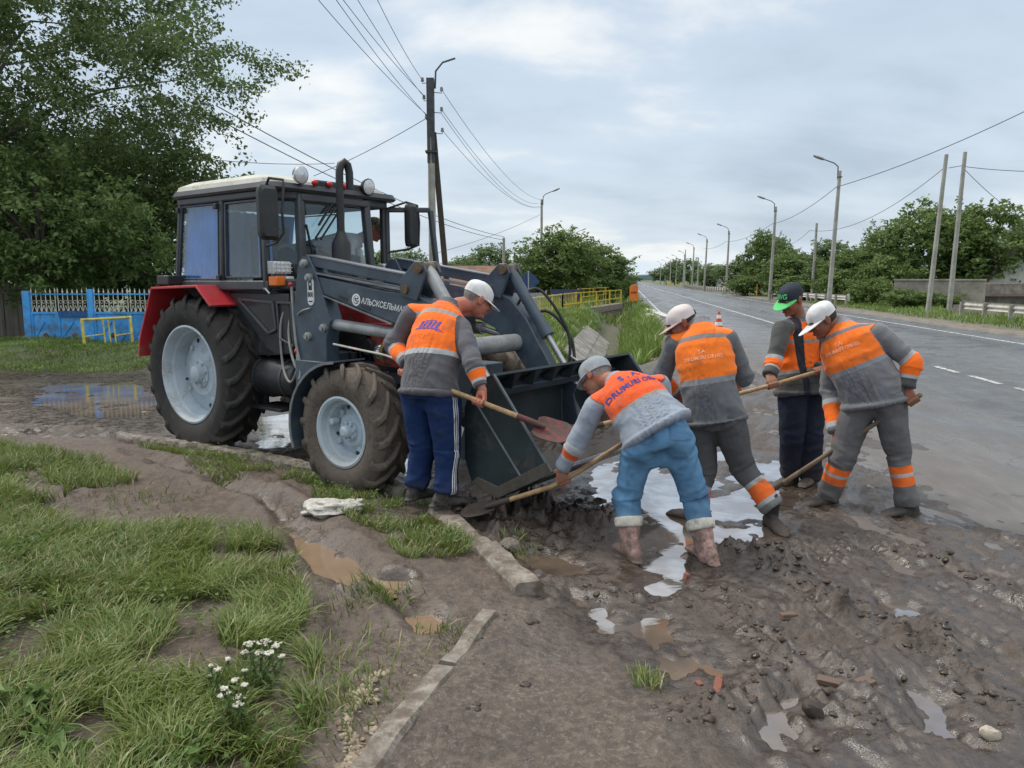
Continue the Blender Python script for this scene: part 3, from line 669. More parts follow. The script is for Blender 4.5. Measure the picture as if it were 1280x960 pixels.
wz=ground(wp_[:,0],wp_[:,1])[0]+rng.uniform(.01,.11,len(wp_)); v_,f_,a_=leaves(np.stack([wp_[:,0],wp_[:,1],wz],1),.026,rng,rng.uniform(.2,1,len(wp_)),1.6,.75)
tag(npmesh('low_weeds',v_,f_,LEAF_W,False,None,{'cv':a_}),kind='stuff')
# ---------------------------------------------------------------- weeds and flowers
STEM=mat('stem_green',(.075,.12,.035),.6)
PETAL=mat('cream_petal',(.54,.52,.43),.8,var=.35,scale=30)
def weed(u,v,n,ln,lab,spread=.12,up=.5):
    c=gnd(u,v,.12); z=gz_at(c[0],c[1]); t=empty('leafy_weed',(c[0],c[1],z),0,lab,'weed','broad leaved weeds in the long grass'); mb=MB(); r=np.random.default_rng(int(u*7+v)); pts=[]
    for k in range(n):
        a=r.uniform(0,2*PI); l=ln*r.uniform(.6,1.2); e=(math.cos(a)*spread*r.uniform(.4,1.3),math.sin(a)*spread*r.uniform(.4,1.3),l*up*1.4)
        mb.tube([(0,0,0),(e[0]*.5,e[1]*.5,e[2]*.7),e],[.004,.003,.002],5)
        for q in np.linspace(.35,1,7): pts.append((e[0]*q,e[1]*q,e[2]*(q**.8)))
    mb.build('stem',STEM,t); pts=np.repeat(np.array(pts),3,0)+r.normal(size=(len(pts)*3,3))*.012
    v_,f_,a_=leaves(pts,ln*.42,r,r.uniform(.2,1,len(pts)),.9,.5); npmesh('foliage',v_,f_,LEAF_W,False,t,{'cv':a_})
weed(18,900,11,.16,'bright green broad leaved weed in the bottom left corner',.16)
weed(75,935,8,.13,'small bright weed beside the corner weed at the bottom edge',.12)
weed(18,705,10,.13,'pale feathery weed at the left edge beside the bare soil',.16)
weed(165,745,5,.10,'little broad leaved weed alone in the middle of the long grass',.06)
weed(60,850,6,.10,'low weed left of centre in the long grass',.10)
weed(230,935,6,.11,'low weed at the bottom edge below the white flowers',.10)
def yarrow(u,v,heads,lab):
    c=gnd(u,v,.12); z=gz_at(c[0],c[1]); t=empty('yarrow',(c[0],c[1],z),0,lab,'flower','white yarrow plants'); mb=MB(); r=np.random.default_rng(int(u+v)); lp=[]
    for hu,hv,rad in heads:
        e=np.array(at(hu,hv,c[1]+r.uniform(-.08,.05)))-np.array([c[0],c[1],z])
        mb.tube([(r.normal()*.02,r.normal()*.02,0),(e[0]*.4,e[1]*.4,e[2]*.55),tuple(e)],[.0028,.0024,.0018],5)
        f=MB()
        for k in range(26):
            a=r.uniform(0,2*PI); q=math.sqrt(r.uniform(0,1))*rad; f.ball((e[0]+math.cos(a)*q,e[1]+math.sin(a)*q,e[2]+.006-q*q*3+r.uniform(-.003,.003)),(.0050,.0050,.0034),6,4)
            if k%4==0: mb.tube([tuple(e-np.array([0,0,.03])),(e[0]+math.cos(a)*q,e[1]+math.sin(a)*q,e[2])],.0012,4)
        f.build('flower_head',PETAL,t)
        for q in np.linspace(.1,.85,9): lp.append(e*q)
    mb.build('stem',STEM,t); lp=np.repeat(np.array(lp),5,0)+r.normal(size=(len(lp)*5,3))*.014
    v_,f_,a_=leaves(lp,.042,r,r.uniform(.1,.7,len(lp)),.2,.22); npmesh('foliage',v_,f_,LEAF_M,False,t,{'cv':a_})
yarrow(325,862,[(312,806,.022),(330,804,.026),(345,808,.022),(337,817,.018),(352,822,.012),(326,817,.020),(306,817,.016)],'tallest white yarrow clump at the edge of the long grass')
yarrow(292,905,[(300,874,.020),(284,868,.014),(280,862,.012),(306,858,.012),(294,852,.012),(276,872,.010),(298,882,.017)],'white yarrow below the tallest clump, nearest the camera')
yarrow(268,868,[(262,846,.012),(272,838,.011),(264,834,.008),(306,840,.010),(285,825,.008)],'small sparse yarrow left of the tallest clump')
# ================================================================ ROADSIDE THINGS
CONC=mat('pole_concrete',(.36,.35,.32),.85,var=.22,scale=2.5,bump=.3,bscale=30,dirt=.25,dirtcol=(.2,.18,.16))
DARKM=mat('dark_steel',(.085,.09,.095),.55,.6,var=.3)
GALV=mat('galvanised',(.45,.46,.47),.45,.7,var=.2,scale=5)
INSUL=mat('insulator',(.30,.33,.33),.25)
LAMPH=mat('lamp_head',(.30,.32,.34),.5,.3)
YEL=mat('yellow_paint',(.62,.45,.035),.5,var=.25,scale=5,dirt=.35)
YELP=mat('pale_yellow_paint',(.66,.56,.13),.55,var=.25,scale=6,dirt=.35)
ORG=mat('orange_plastic',(.75,.20,.02),.5,var=.2,scale=6)
WOOD=mat('grey_planks',(.17,.15,.12),.9,var=.4,scale=3,bump=.7,bscale=20,stretch=(4,4,.4))
def pole_mesh(mb,h,w0,w1,n=8,base=(0,0,0),lean=(0,0)):
    x,y,z=base; secs=[]
    for k in range(4):
        q=k/3; w_=w0+(w1-w0)*q; secs.append(((x+lean[0]*q,y+lean[1]*q,z-.3+(h+.3)*q),(w_/2,0,0),(0,w_/2,0)))
    mb.loft(secs,n); return mb
def street_lamp(u,vtop,Y,t_dir,label,group,h=8.5,lean=0.0,headless=False,w0=.30):
    b=gpos(u,Y); zt=ztop(vtop,Y); hp=zt-.75
    t=empty('street_lamp',b,0,label,'street lamp',group)
    pole_mesh(MB(),hp,w0,w0*.62,8,lean=(lean,0)).build('pole',CONC,t)
    a=Vector((t_dir*RN[0],t_dir*RN[1],0)); top=Vector((lean,0,hp))
    p0=top+Vector((0,0,-.5))+a*.10; p1=top+Vector((0,0,.25))+a*.12; p2=top+Vector((0,0,.45))+a*.35; p3=top+Vector((0,0,.68))+a*.95
    MB().tube([p0,p1,p2,p3],[.035,.035,.033,.03],7).build('arm',DARKM,t)
    if not headless:
        d=(p3-p2).normalized(); mb=MB(); s=d.cross(Vector((0,0,1))).normalized(); up=s.cross(d)
        mb.loft([(p3-d*.1,s*.04,up*.04),(p3+d*.08,s*.11,up*.08),(p3+d*.35,s*.14,up*.09),(p3+d*.62,s*.09,up*.05)],10); hd_=mb.build('lamp_head',LAMPH,t)
    MB().box(top+Vector((0,0,-.35))-a*.0,(w0*.72,w0*.72,.05)).build('band',DARKM,t)
    return t
SL='street lamps on the left verge'; SR='street lamps on the right verge'
street_lamp(676,238,67,1,'nearest concrete street lamp on the left, its arm over the road',SL)
street_lamp(717,287,111,1,'second street lamp on the left, top showing over the trees',SL)
names=['nearest','second','third','fourth','fifth','sixth','seventh','eighth','ninth','tenth']
Rl=[(1030,197,46,.25),(957,247,66,.2),(903,281,96,.15),(876,293,122,.25),(861,304,150,.2),(850,314,180,.2),(841,319,208,.2),(834,322,236,.1),(828,325,265,.1),(822,327,300,.1)]
for i,(u,v,Y,ln) in enumerate(Rl):
    street_lamp(u,v,Y,-1,'%s concrete street lamp in the row along the right side of the road'%names[i],SR,lean=ln,w0=.32 if i<3 else .36)
for u,v,Y,lab,ln in [(1153,193,40,'left one of the twin leaning concrete poles on the right',.38),(1179,190,40,'right one of the twin leaning concrete poles on the right',.22),(1009,279,62,'lone concrete pole without a lamp between the two nearest right lamps',.1),(937,308,100,'short far concrete pole beside the narrow tall tree',0),(630,297,58,'short concrete pole left of the blue diamond sign',0),(852,312,160,'thin far pole in the right lamp row',0),(868,322,140,'thin pole standing by the fourth right lamp',0)]:
    o=pole_mesh(MB(),ztop(v,Y),.27,.19,8,lean=(ln,0)).build('concrete_pole',CONC); o.location=gpos(u,Y); tag(o,lab,'utility pole','bare concrete poles')
# main utility pole with brace and insulators
UP=gpos(543,29.0); ut=empty('utility_pole',UP,0,'tall concrete utility pole with a bent arm, insulators and wooden brace','utility pole')
pole_mesh(MB(),ztop(172,29),.30,.25,8).build('pole',CONC,ut)
z0_=ztop(172,29); z1_=ztop(98,29)
MB().bar((0,0,z0_-.9),(0,0,z1_),.27,.24,(0,1,0)).build('top_section',DARKM,ut)
brm=MB().bar((.62,.5,-.3),(.08,.1,ztop(165,29)),.20,.20,(0,1,0)); brm.build('brace',mat('tarred_wood',(.07,.055,.045),.9),ut)
MB().tube([(.17,0,z1_-.35),(.20,0,z1_+.25),(.45,0,z1_+.55),(.9,.1,z1_+.72)],.035,7).build('lamp_arm',DARKM,ut)
MB().box((0,0,ztop(190,29)),(.40,.40,.07)).build('band',DARKM,ut)
INS=[(528,100,-1),(530,122,-1),(533,146,-1),(552,112,1),(552,137,1),(553,163,1)]
ipos=[]
for u,v,sg in INS:
    p=Vector(at(u,v,29.0-.0)); q=p-Vector(UP); ipos.append(p)
    f=MB().tube([(sg*.13,0,q.z-.10),(q.x,0,q.z-.12),(q.x,0,q.z)],.014,6).build('bracket',DARKM,ut)
    MB().lathe([(.02,-.06),(.06,-.05),(.065,-.01),(.04,.0),(.055,.03),(.05,.08),(.02,.10)],(q.x,0,q.z),(0,0,1),10,True).build('insulator',INSUL,f)
# wires
WIRE=mat('wire',(.07,.075,.08),.6,var=.1,bump=0)
def wire(p,q,sag,r,lab,grp,name='overhead_wire'):
    p,q=Vector(p),Vector(q); n=24; pts=[p+(q-p)*(k/n)-Vector((0,0,4*sag*(k/n)*(1-k/n))) for k in range(n+1)]
    o=MB().tube(pts,r,5).build(name,WIRE); tag(o,lab,'wire',grp); return o
WL='bare wire running from the tall utility pole over the tractor and out of view'
for k,(u,v,Y) in enumerate([(466,-12,20),(440,-12,20),(412,-12,19),(388,-12,18)]):
    wire(ipos[min(k,2)]+Vector((0,0,.03*k)),at(u,v,Y),.12,.009,WL,'wires fanning up from the utility pole')
wire(Vector(ipos[1])+Vector((0,0,.08)),at(420,-12,19),.10,.009,WL,'wires fanning up from the utility pole')
LT=at(675.5,250,67)
for k,p in enumerate(ipos[3:]):
    wire(p,Vector(LT)+Vector((-.2 if k%2 else .2,0,-.3*k)),.9,.010,'bare wire from the utility pole on to the nearest left street lamp','wires between the left poles')
wire(Vector(ipos[4])+Vector((0,0,-.15)),Vector(LT)+Vector((.1,0,-.5)),1.1,.010,'bare wire from the utility pole on to the nearest left street lamp','wires between the left poles')
wire(ipos[2]+Vector((0,0,-.05)),at(392,220,33),.1,.013,'service cable from the utility pole down behind the tractor exhaust','service cables over the tractor')
for v0,v1,k in [(136,296,0),(152,300,1)]:
    wire(at(270,v0-4,24),at(630,v1,58),.55,.017,'insulated cable crossing the sky behind the tractor cab','service cables over the tractor')
wire(at(250,198,26),at(418,204,34),.1,.012,'insulated cable from the big tree to behind the exhaust','service cables over the tractor')
wire(at(490,330,40),at(675.5,268,67),.35,.014,'cable rising to the nearest left street lamp','wires between the left poles')
GWR='cables strung along the right lamps'
R1=at(1045,234,46); 
wire(at(1300,130,34),R1,.25,.020,'twisted cable from the nearest right lamp out over the right edge',GWR)
wire(R1,at(965,280,66),.35,.018,'twisted cable between the nearest and second right lamps',GWR)
wire(at(965,280,66),at(907,302,96),.4,.018,'twisted cable between the second and third right lamps',GWR)
wire(at(907,302,96),at(879,310,122),.4,.018,'twisted cable between the third and fourth right lamps',GWR)
wire(at(1180,210,40),at(1012,288,62),1.0,.016,'sagging cable from the twin poles to the lone pole',GWR)
wire(at(1186,210,40),at(1203,207,40),.0,.016,'short cable joining the twin poles',GWR)
wire(at(1204,208,40),at(1330,214,38),.1,.016,'cable from the twin poles out over the right edge',GWR)
wire(at(1204,210,40),at(1272,268,50),.15,.016,'cable dropping from the twin poles to the white house',GWR)
wire(at(1012,288,62),at(985,306,80),.2,.015,'cable from the lone pole to the trees',GWR)
# blue sign seen from behind
SB=gpos(660,31.0); s=empty('road_sign',SB,0,'dark blue diamond road sign seen from behind on a grey post','road sign')
r_=.47*31/33; zc_=ztop(352,31)
MB().prism([(0,-.46),(.46,0),(0,.46),(-.46,0)],(0,0,zc_),(1,0,0),(0,0,1),(0,1,0),-.01,.012).build('plate',mat('sign_blue',(.030,.065,.17),.45,var=.15),s,bevel=.004)
MB().tube([(0,-.045,-.2),(0,-.045,zc_+.42)],.032,10).build('post',GALV,s)
# yellow railings by the ditch
def railing(p,q,h,n,lab,rails=(.95,.2),pick=True,posts=4,m=YEL,tag_group='yellow railings by the ditch',z0=0.0,thick=.05,name='yellow_railing'):
    p,q=Vector((p[0],p[1],z0)),Vector((q[0],q[1],z0)); t=empty(name,tuple(p),0,lab,'railing',tag_group); d=q-p
    for f in rails: MB().bar(Vector((0,0,h*f)),d+Vector((0,0,h*f)),thick,thick).build('rail',m,t)
    for k in range(posts):
        e=d*(k/(posts-1)); MB().bar(e+Vector((0,0,-.1)),e+Vector((0,0,h)),thick*1.7,thick*1.7,(1,0,0)).build('post',m,t)
    if pick:
        for k in range(1,n): e=d*(k/n); MB().bar(e+Vector((0,0,h*rails[1])),e+Vector((0,0,h*rails[0])),thick*.62,thick*.62,(1,0,0)).build('picket',m,t)
    return t
A0=gnd(632,415); A1=gnd(703,393); A2=gnd(776,381)
railing(A0,A1,1.05,26,'yellow picket railing nearest the tractor, above the grassy ditch bank',m=YELP,posts=5)
railing(A1,A2,1.05,8,'yellow railing crossing the ditch with wide bays',rails=(.97,.45),posts=5)
railing(gnd(702,391),gnd(720,386),1.0,9,'short dense yellow railing panel at the corner of the ditch crossing',posts=2)
railing(gnd(722,383),gnd(770,374.5),1.15,8,'far yellow railing on the other side of the ditch crossing',rails=(.97,.5),posts=4)
MB().prism([(0,0),(1,0),(1,.35),(0,.35)],(*gnd(700,394)[:2],-.22),Vector(gnd(778,381.5))-Vector(gnd(700,394)),(0,0,1),(0,1,0),0,1.8).build('culvert_slab',KERB).__setitem__('kind','structure')
tag(MB().prism([(0,0),(1,0),(1,.95),(0,.95)],(*gnd(700,394)[:2],-1.17),Vector(gnd(778,381.5))-Vector(gnd(700,394)),(0,0,1),(0,1,0),.25,.6).build('culvert_headwall',KERB),kind='structure')
# guardrails on the right
def guardrail(s0,s1,t0,t1,lab,z=.0):
    p=Vector(rs(s0,t0,z)); q=Vector(rs(s1,t1,z)); d=q-p; t=empty('guardrail',tuple(p),0,lab,'guardrail','guardrails along the right side'); dn=d.normalized(); nr=dn.cross(Vector((0,0,1)))
    prof=[(0,.42),(.05,.47),(.05,.53),(0,.57),(0,.61),(.05,.65),(.05,.71),(0,.76)]; mb=MB(); vs=[]
    for e in(Vector((0,0,0)),d):
        for a,b in prof: vs.append(e-nr*a*-1+Vector((0,0,b)))
        for a,b in reversed(prof): vs.append(e+nr*(a-.012)+Vector((0,0,b)))
    n=16; mb.add(vs,[(i,(i+1)%n,n+(i+1)%n,n+i) for i in range(n)]); mb.build('beam',GUARD,t)
    k=max(2,int(d.length/2.2))
    for i in range(k+1):
        e=d*(i/k); MB().bar(e-nr*.06+Vector((0,0,-.2)),e-nr*.06+Vector((0,0,.72)),.10,.14,nr).build('post',GUARDP,t)
    MB().box((nr*.03+Vector((0,0,.59))-dn*.06),(.10,.16,.46)).build('end_piece',GUARD,t)
GUARD=mat('guardrail_white',(.55,.53,.49),.55,.1,var=.2,scale=1.5,dirt=.35,dirtcol=(.22,.19,.16)); GUARDP=mat('guard_post',(.33,.31,.28),.85,var=.2)
guardrail(22,37.5,15.2,15.0,'nearest guardrail on the right, running out of view at the edge')
guardrail(52,72,13.9,12.9,'second guardrail on the right, behind the two men')
guardrail(88,122,12.9,11.9,'third guardrail on the right, by the yellow barrier')
guardrail(128,165,12.1,11.9,'farthest guardrail on the right, at the bend')
railing(rs(84,13.4),rs(90,14.4),1.3,9,'orange yellow roadside barrier on the right before the third guardrail',m=mat('orange_yellow',(.70,.33,.02),.5,var=.2),tag_group='yellow barriers on the right',posts=3,rails=(.95,.2))
for k,(s,tt_) in enumerate([(205,12.2),(232,12.3),(262,12.4),(176,13.0)]): railing(rs(s,tt_),rs(s+7,tt_+.6),1.3,8,'small far yellow barrier at the foot of the distant lamp posts',m=YEL,tag_group='yellow barriers on the right',posts=3,thick=.09)
# right side buildings
WALLC=mat('wall_concrete',(.33,.30,.26),.9,var=.3,scale=1.2,bump=.3,bscale=14,dirt=.45,dirtcol=(.2,.17,.14))
STONE=mat('rubble_stone',(.26,.23,.20),.9,var=.4,scale=3,bump=.8,bscale=9,dirt=.3)
def wallbox(name,u0,u1,Y0,Y1,v0,m,lab,cat,z0=-.2,th=.25,cap=True):
    p,q=Vector(gpos(u0,Y0)),Vector(gpos(u1,Y1)); z=ztop(v0,(Y0+Y1)/2); t=empty(name,tuple(p),0,lab,cat); d=q-p
    nr=d.normalized().cross(Vector((0,0,1)))
    MB().prism([(0,z0),(1,z0),(1,z),(0,z)],(0,0,0),d,(0,0,1),nr,-th/2,th/2).build('wall_panel',m,t,bevel=.01)
    if cap: MB().prism([(-.003,z+.002),(1.003,z+.002),(1.003,z+.10),(-.003,z+.10)],(0,0,0),d,(0,0,1),nr,-th/2-.06,th/2+.06).build('coping',WALLC,t,bevel=.01)
    return t
wallbox('concrete_wall',1110,1222,47,44,351,WALLC,'weathered grey concrete wall behind the twin poles','wall')
wallbox('stone_wall',1186,1330,39,34,383,STONE,'low rubble stone wall behind the nearest guardrail','wall',cap=False)
ROOF_R=mat('brown_sheet_roof',(.105,.075,.072),.6,var=.3,scale=2,bump=.4,bscale=12)
WHITE=mat('whitewash',(.60,.60,.58),.85,var=.15,scale=1.5,dirt=.2)
GLASSD=mat('dark_window',(.03,.035,.04),.1,var=.1)
def house(u0,u1,Y,veave,vridge,dep,mw,mr_,lab,z0=0,win=2,gable='side',name='house',chim=True):
    a,b=Vector(gpos(u0,Y)),Vector(gpos(u1,Y)); W_=(b-a).length; he=ztop(veave,Y)-z0; hr=ztop(vridge,Y)-z0
    t=empty(name,tuple(a+Vector((0,0,z0))),0,lab,'house')
    if gable=='side':   # ridge runs across the view
        MB().box((W_/2,dep/2,he/2),(W_,dep,he)).build('wall',mw,t)
        e=.45; r=MB()
        r.prism([(-e,he-.15),(dep/2,hr),(dep+e,he-.15),(dep+e,he+.0),(dep/2,hr+.16),(-e,he+.0)],(-e,0,0),(0,1,0),(0,0,1),(1,0,0),0,W_+2*e); r=r.build('roof',mr_,t)
        for xg in (.01,W_-.01): MB().prism([(0,he),(dep,he),(dep/2,hr-.12)],(xg,0,0),(0,1,0),(0,0,1),(1,0,0),-.008,.008).build('gable',mw,t)
        if chim: MB().box((W_*.7,dep/2,hr+.35),(.5,.5,1.0)).build('chimney',mat('brick_red',(.25,.10,.07),.9,var=.3),r)
    else:
        MB().prism([(0,0),(W_,0),(W_,he),(W_/2,hr),(0,he)],(0,0,0),(1,0,0),(0,0,1),(0,1,0),0,dep).build('wall',mw,t)
        e=.5; k=(hr-he)/(W_/2)
        MB().prism([(-e,he-k*e+.05),(W_/2,hr+.05),(W_+e,he-k*e+.05),(W_+e,he-k*e+.22),(W_/2,hr+.24),(-e,he-k*e+.22)],(0,-.4,0),(1,0,0),(0,0,1),(0,1,0),0,dep+.8).build('roof',mr_,t)
    for k in range(win):
        x=W_*(k+.75)/(win+.5); f=MB()
        for dx,dz,w_,h_ in((0,.62,1.1,.08),(0,-.62,1.1,.08),(-.51,0,.08,1.16),(.51,0,.08,1.16),(0,0,.05,1.16)): f.box((x+dx,-.03,he*.55+dz),(w_,.07,h_))
        f=f.build('window',WHITE,t); MB().box((x,-.005,he*.55),(.98,.02,1.18)).build('pane',GLASSD,f)
    return t
house(1222,1304,54,352,309,9,WHITE,mat('dark_roof',(.09,.062,.055),.75,var=.3,scale=2,bump=.4,bscale=12),'white gabled house with a dark roof at the right edge',win=1,gable='front')
# lean-to with brown sheet roof
p=Vector(gpos(1218,45)); sh=empty('shed',tuple(p),0,'long low shed with a brown sheet roof behind the stone wall','shed')
MB().box((4.5,1.4,.75),(9,2.6,1.5)).build('wall',STONE,sh)
MB().prism([(-.3,ztop(371,45)),(3.2,ztop(355,46.5)),(3.2,ztop(355,46.5)+.08),(-.3,ztop(371,45)+.08)],(-.3,0,0),(0,1,0),(0,0,1),(1,0,0),0,9.6).build('roof',ROOF_R,sh)
TILE=mat('brown_tiles',(.20,.115,.075),.85,var=.35,scale=2,bump=.5,bscale=9)
house(492,612,49,362,334,7,WALLC,TILE,'low house with a brown tiled roof behind the loader arms',z0=-.3,win=2,chim=False)
house(975,1012,105,335,318,9,WHITE,TILE,'distant house with a red brown roof between the right hand trees',win=2)
house(905,928,140,348,338,8,WHITE,WALLC,'far pale house beside the third right lamp',win=1)
# grey sheet fence beyond the railing and blue tarpaulin gate
t=empty('metal_fence',gpos(600,46),0,'pale grey sheet metal fence below the blue sign','fence'); Lf=(Vector(gpos(682,46))-Vector(gpos(600,46))).length
mb=MB(); n=40; vs=[]
for k in range(n+1):
    x=Lf*k/n; y=.05*(k%2); vs+=[(x,y,0),(x,y,ztop(366,46))]
mb.add(vs,[(2*k,2*k+2,2*k+3,2*k+1) for k in range(n)]); mb.build('sheet',mat('grey_sheet',(.36,.37,.39),.6,.2,var=.2,scale=2),t,smooth=10)
for k in range(4): MB().bar((Lf*k/3,.12,-.2),(Lf*k/3,.12,ztop(363,46)),.09,.09,(1,0,0)).build('post',GALV,t)
t=empty('blue_gate',gpos(688,48),0,'dark blue sheet gate beside the grey metal fence','gate')
MB().box((.9,0,ztop(362,48)/2),(1.75,.05,ztop(362,48))).build('leaf',mat('dark_blue',(.03,.05,.13),.5),t,bevel=.006); 
for x in(0,1.82): MB().bar((x,0,-.2),(x,0,ztop(359,48)),.1,.1,(1,0,0)).build('post',DARKM,t)
# blue ornamental gate and fence on the left
BLUE=mat('sky_blue_paint',(.06,.36,.82),.5,var=.35,scale=2.5,bump=.25,bscale=20,dirt=.45,dirtcol=(.13,.12,.12),zdirt=.18)
CREAM=mat('cream_iron',(.62,.60,.53),.55,var=.2,dirt=.2)
g0=Vector((*gnd(37,446)[:2],0)); g1=Vector((*gnd(205,446)[:2],0)); gd=g1-g0; L=gd.length
bg_=empty('ornamental_gate',tuple(g0),math.atan2(gd.y,gd.x),'bright blue metal gate with a cream ironwork top, left of the tractor','gate')
zs=.98; zt=1.44
half=L*.47
def leafp(x0,x1,door=False):
    lf_=MB().box(((x0+x1)/2,0,zs/2+.03),(x1-x0-.02,.02,zs-.06)).build('sheet',BLUE,bg_)
    fr=MB()
    for z in(.06,zs): fr.box(((x0+x1)/2,-.022,z),(x1-x0-.02,.028,.045))
    for x in(x0+.025,x1-.025): fr.box((x,-.024,zs/2+.02),(.045,.028,zs))
    m=(x0+x1)/2; q=(x1-x0)*.33
    for a,b in(((m-q,.48),(m,.80)),((m+q,.48),(m,.80)),((m-q,.48),(m,.16)),((m+q,.48),(m,.16))): fr.bar((a[0],-.02,a[1]),(b[0],-.02,b[1]),.022,.018,(0,1,0))
    fr.build('frame',BLUE,lf_)
    MB().lathe([(.06,0),(.045,.012),(.01,.02)],(m,-.012,.48),(0,-1,0),14,True).build('rosette',mat('rust',(.16,.07,.04),.9,var=.4,scale=9),lf_)
    gr_=MB(); k=max(5,int((x1-x0)/.105))
    for i in range(k+1):
        x=x0+.03+(x1-x0-.06)*i/k; zz=zt-.03*math.sin(PI*(i/k))
        gr_.bar((x,0,zs+.02),(x,0,zz+.02),.013,.013,(1,0,0)); gr_.loft([((x,0,zz+.01),(.022,0,0),(0,.012,0)),((x,0,zz+.035),(.014,0,0),(0,.01,0)),((x,0,zz+.10),(.001,0,0),(0,.001,0))],6)
        if i<k:
            xm=x+(x1-x0-.06)/k/2; r=.034
            for zc in(zs+.24,): gr_.tube([(xm+r*math.cos(a),-.006,zc+r*math.sin(a)) for a in np.linspace(.3,5.9,10)],.0055,4)
            gr_.bar((xm-.045,-.004,zs+.03),(xm,-.004,zs+.17),.009,.009,(0,1,0)); gr_.bar((xm+.045,-.004,zs+.03),(xm,-.004,zs+.17),.009,.009,(0,1,0))
    gr_.build('grille',CREAM,lf_)
    MB().box(((x0+x1)/2,0,zt-.05),(x1-x0-.02,.03,.032)).build('top_bar',BLUE,lf_)
leafp(.12,half*.5); leafp(half*.5,half); leafp(half+.10,half+.1+(L-half)*.5); leafp(half+.1+(L-half)*.5,L)
for x in(.05,half+.05): MB().box((x,-.01,.74),(.11 if x>1 else .15,.11,1.52 if x>1 else 1.44)).build('post',BLUE,bg_,bevel=.006)
MB().box((half*.75,-.035,zs-.02),(half*.46,.012,.13)).build('cross_panel',mat('dark_blue_paint',(.02,.10,.28),.55,var=.5,scale=30),bg_)
# plank fence at the far left
pf0=Vector((*gnd(-120,438)[:2],.0)); pf1=Vector((*gnd(34,436)[:2],.0)); d=pf1-pf0
t=empty('plank_fence',tuple(pf0),math.atan2(d.y,d.x),'old grey plank fence at the left edge beside the blue gate','fence'); L_=d.length; mb=MB(); r=random.Random(4); x=0
while x<L_-.05:
    w_=r.uniform(.13,.2); h_=1.55+r.uniform(-.05,.05); mb.prism([(0,-.05),(w_-.012,-.05),(w_-.012,h_),(w_*.5,h_+r.uniform(-.02,.04)),(0,h_+r.uniform(-.03,.02))],(x,r.uniform(-.012,.012),0),(1,0,0),(0,0,1),(0,1,0),0,.024); x+=w_
mb.build('planks',WOOD,t)
for z in(.35,1.2): MB().box((L_/2,.07,z),(L_,.05,.09)).build('rail',WOOD,t)
# yellow tube frame in the grass
f0=Vector((*gnd(108,450)[:2],0)); f1=Vector((*gnd(168,447)[:2],0)); d=f1-f0; L=d.length
t=empty('tube_frame',tuple(f0),math.atan2(d.y,d.x),'leaning pale yellow tube frame standing in the grass before the blue gate','barrier')
h=.86
for x,q in((0,.0),(L,.03)): MB().tube([(x,0,-.2),(x-.03,0,h+q)],.034,10).build('post',YELP,t)
MB().tube([(-.05,0,h),(L-.0,0,h+.03)],.028,10).build('top_rail',YELP,t); MB().tube([(-.02,0,.16),(L-.01,0,.24)],.022,8).build('bottom_rail',YELP,t)
for x in(.42,.53,.64): MB().tube([(L*x,0,.17+.08*x),(L*x-.03,0,h+.01)],.015,8).build('bar',YELP,t)
for xa,xb in((0,.42),(.64,1.0)): MB().tube([(L*xa-.02,0,.50),(L*xb-.02,0,.54)],.014,8).build('cross_bar',YELP,t)
# traffic cones and marker
def cone(u,v,lab,sc_=1.0):
    g=gnd(u,v); t=empty('traffic_cone',g,0,lab,'traffic cone','traffic cones on the road'); RED=mat('cone_red',(.62,.07,.04),.45,var=.15); WH=mat('cone_white',(.75,.75,.73),.5,var=.1)
    MB().box((0,0,.025*sc_),(.34*sc_,.34*sc_,.04*sc_)).build('base',RED,t,bevel=.008)
    b=[.16,.135,.11,.085,.06,.04]; zz=[.045,.17,.29,.41,.53,.64]
    for k in range(5): MB().lathe([(b[k]*sc_,zz[k]*sc_),(b[k+1]*sc_,zz[k+1]*sc_)],(0,0,0),(0,0,1),20,k==4).build('band',RED if k%2==0 else WH,t)
cone(898,413,'red and white striped traffic cone on the road behind the workers')
cone(786,367,'far small traffic cone at the road edge',1.6); cone(789,372,'traffic cone just beyond the orange marker board',1.2)
g=gnd(792,383); t=empty('marker_board',g,0,'orange marker board standing on the left road edge','barrier')
MB().prism([(-.28,.35),(.28,.35),(.28,1.25),(.14,1.4),(-.14,1.4),(-.28,1.25)],(0,0,0),(1,0,0),(0,0,1),(0,1,0),-.02,.02).build('board',ORG,t,bevel=.01)
for x in(-.15,.15): MB().bar((x,0,0),(x,0,.36),.05,.05,(1,0,0)).build('leg',DARKM,t)
MB().box((0,-.026,.9),(.40,.008,.14)).build('stripe',mat('marker_dark',(.35,.06,.02),.5),t)
# rubble, stones, bricks
ROCK=mat('limestone',(.52,.45,.36),.9,var=.3,scale=12,bump=.5,bscale=50,dirt=.3); BRICK=mat('brick',(.34,.085,.045),.7,var=.3,scale=14,bump=.4,bscale=70,dirt=.6); BRICKD=mat('drowned_brick',(.25,.12,.075),.5,var=.3,scale=14,dirt=.8)
def rockmesh(seed,n=10,m=7,rough=.3):
    mb=MB().ball((0,0,0),1.0,n,m); v=np.array(mb.v); v*=(1+rough*fbm(v*1.3+seed*9.1,2))[:,None]
    mb.v=[tuple(p) for p in v]; return mb
def rock(name,u,v,size,lab,cat,m,group=None,z=None,rz=0,seed=1,rough=.3):
    g=gnd(u,v,.02); zz=gz_at(g[0],g[1]) if z is None else z
    o=rockmesh(seed,rough=rough).build(name,m,smooth=35); o.location=(g[0],g[1],zz+size[2]*.45); o.scale=size; o.rotation_euler=(.1*seed,.07*seed,rz); tag(o,lab,cat,group); return o
rock('stone',1237,924,(.042,.030,.026),'pale yellowish stone lying in the mud at the bottom right','stone',ROCK,seed=3)
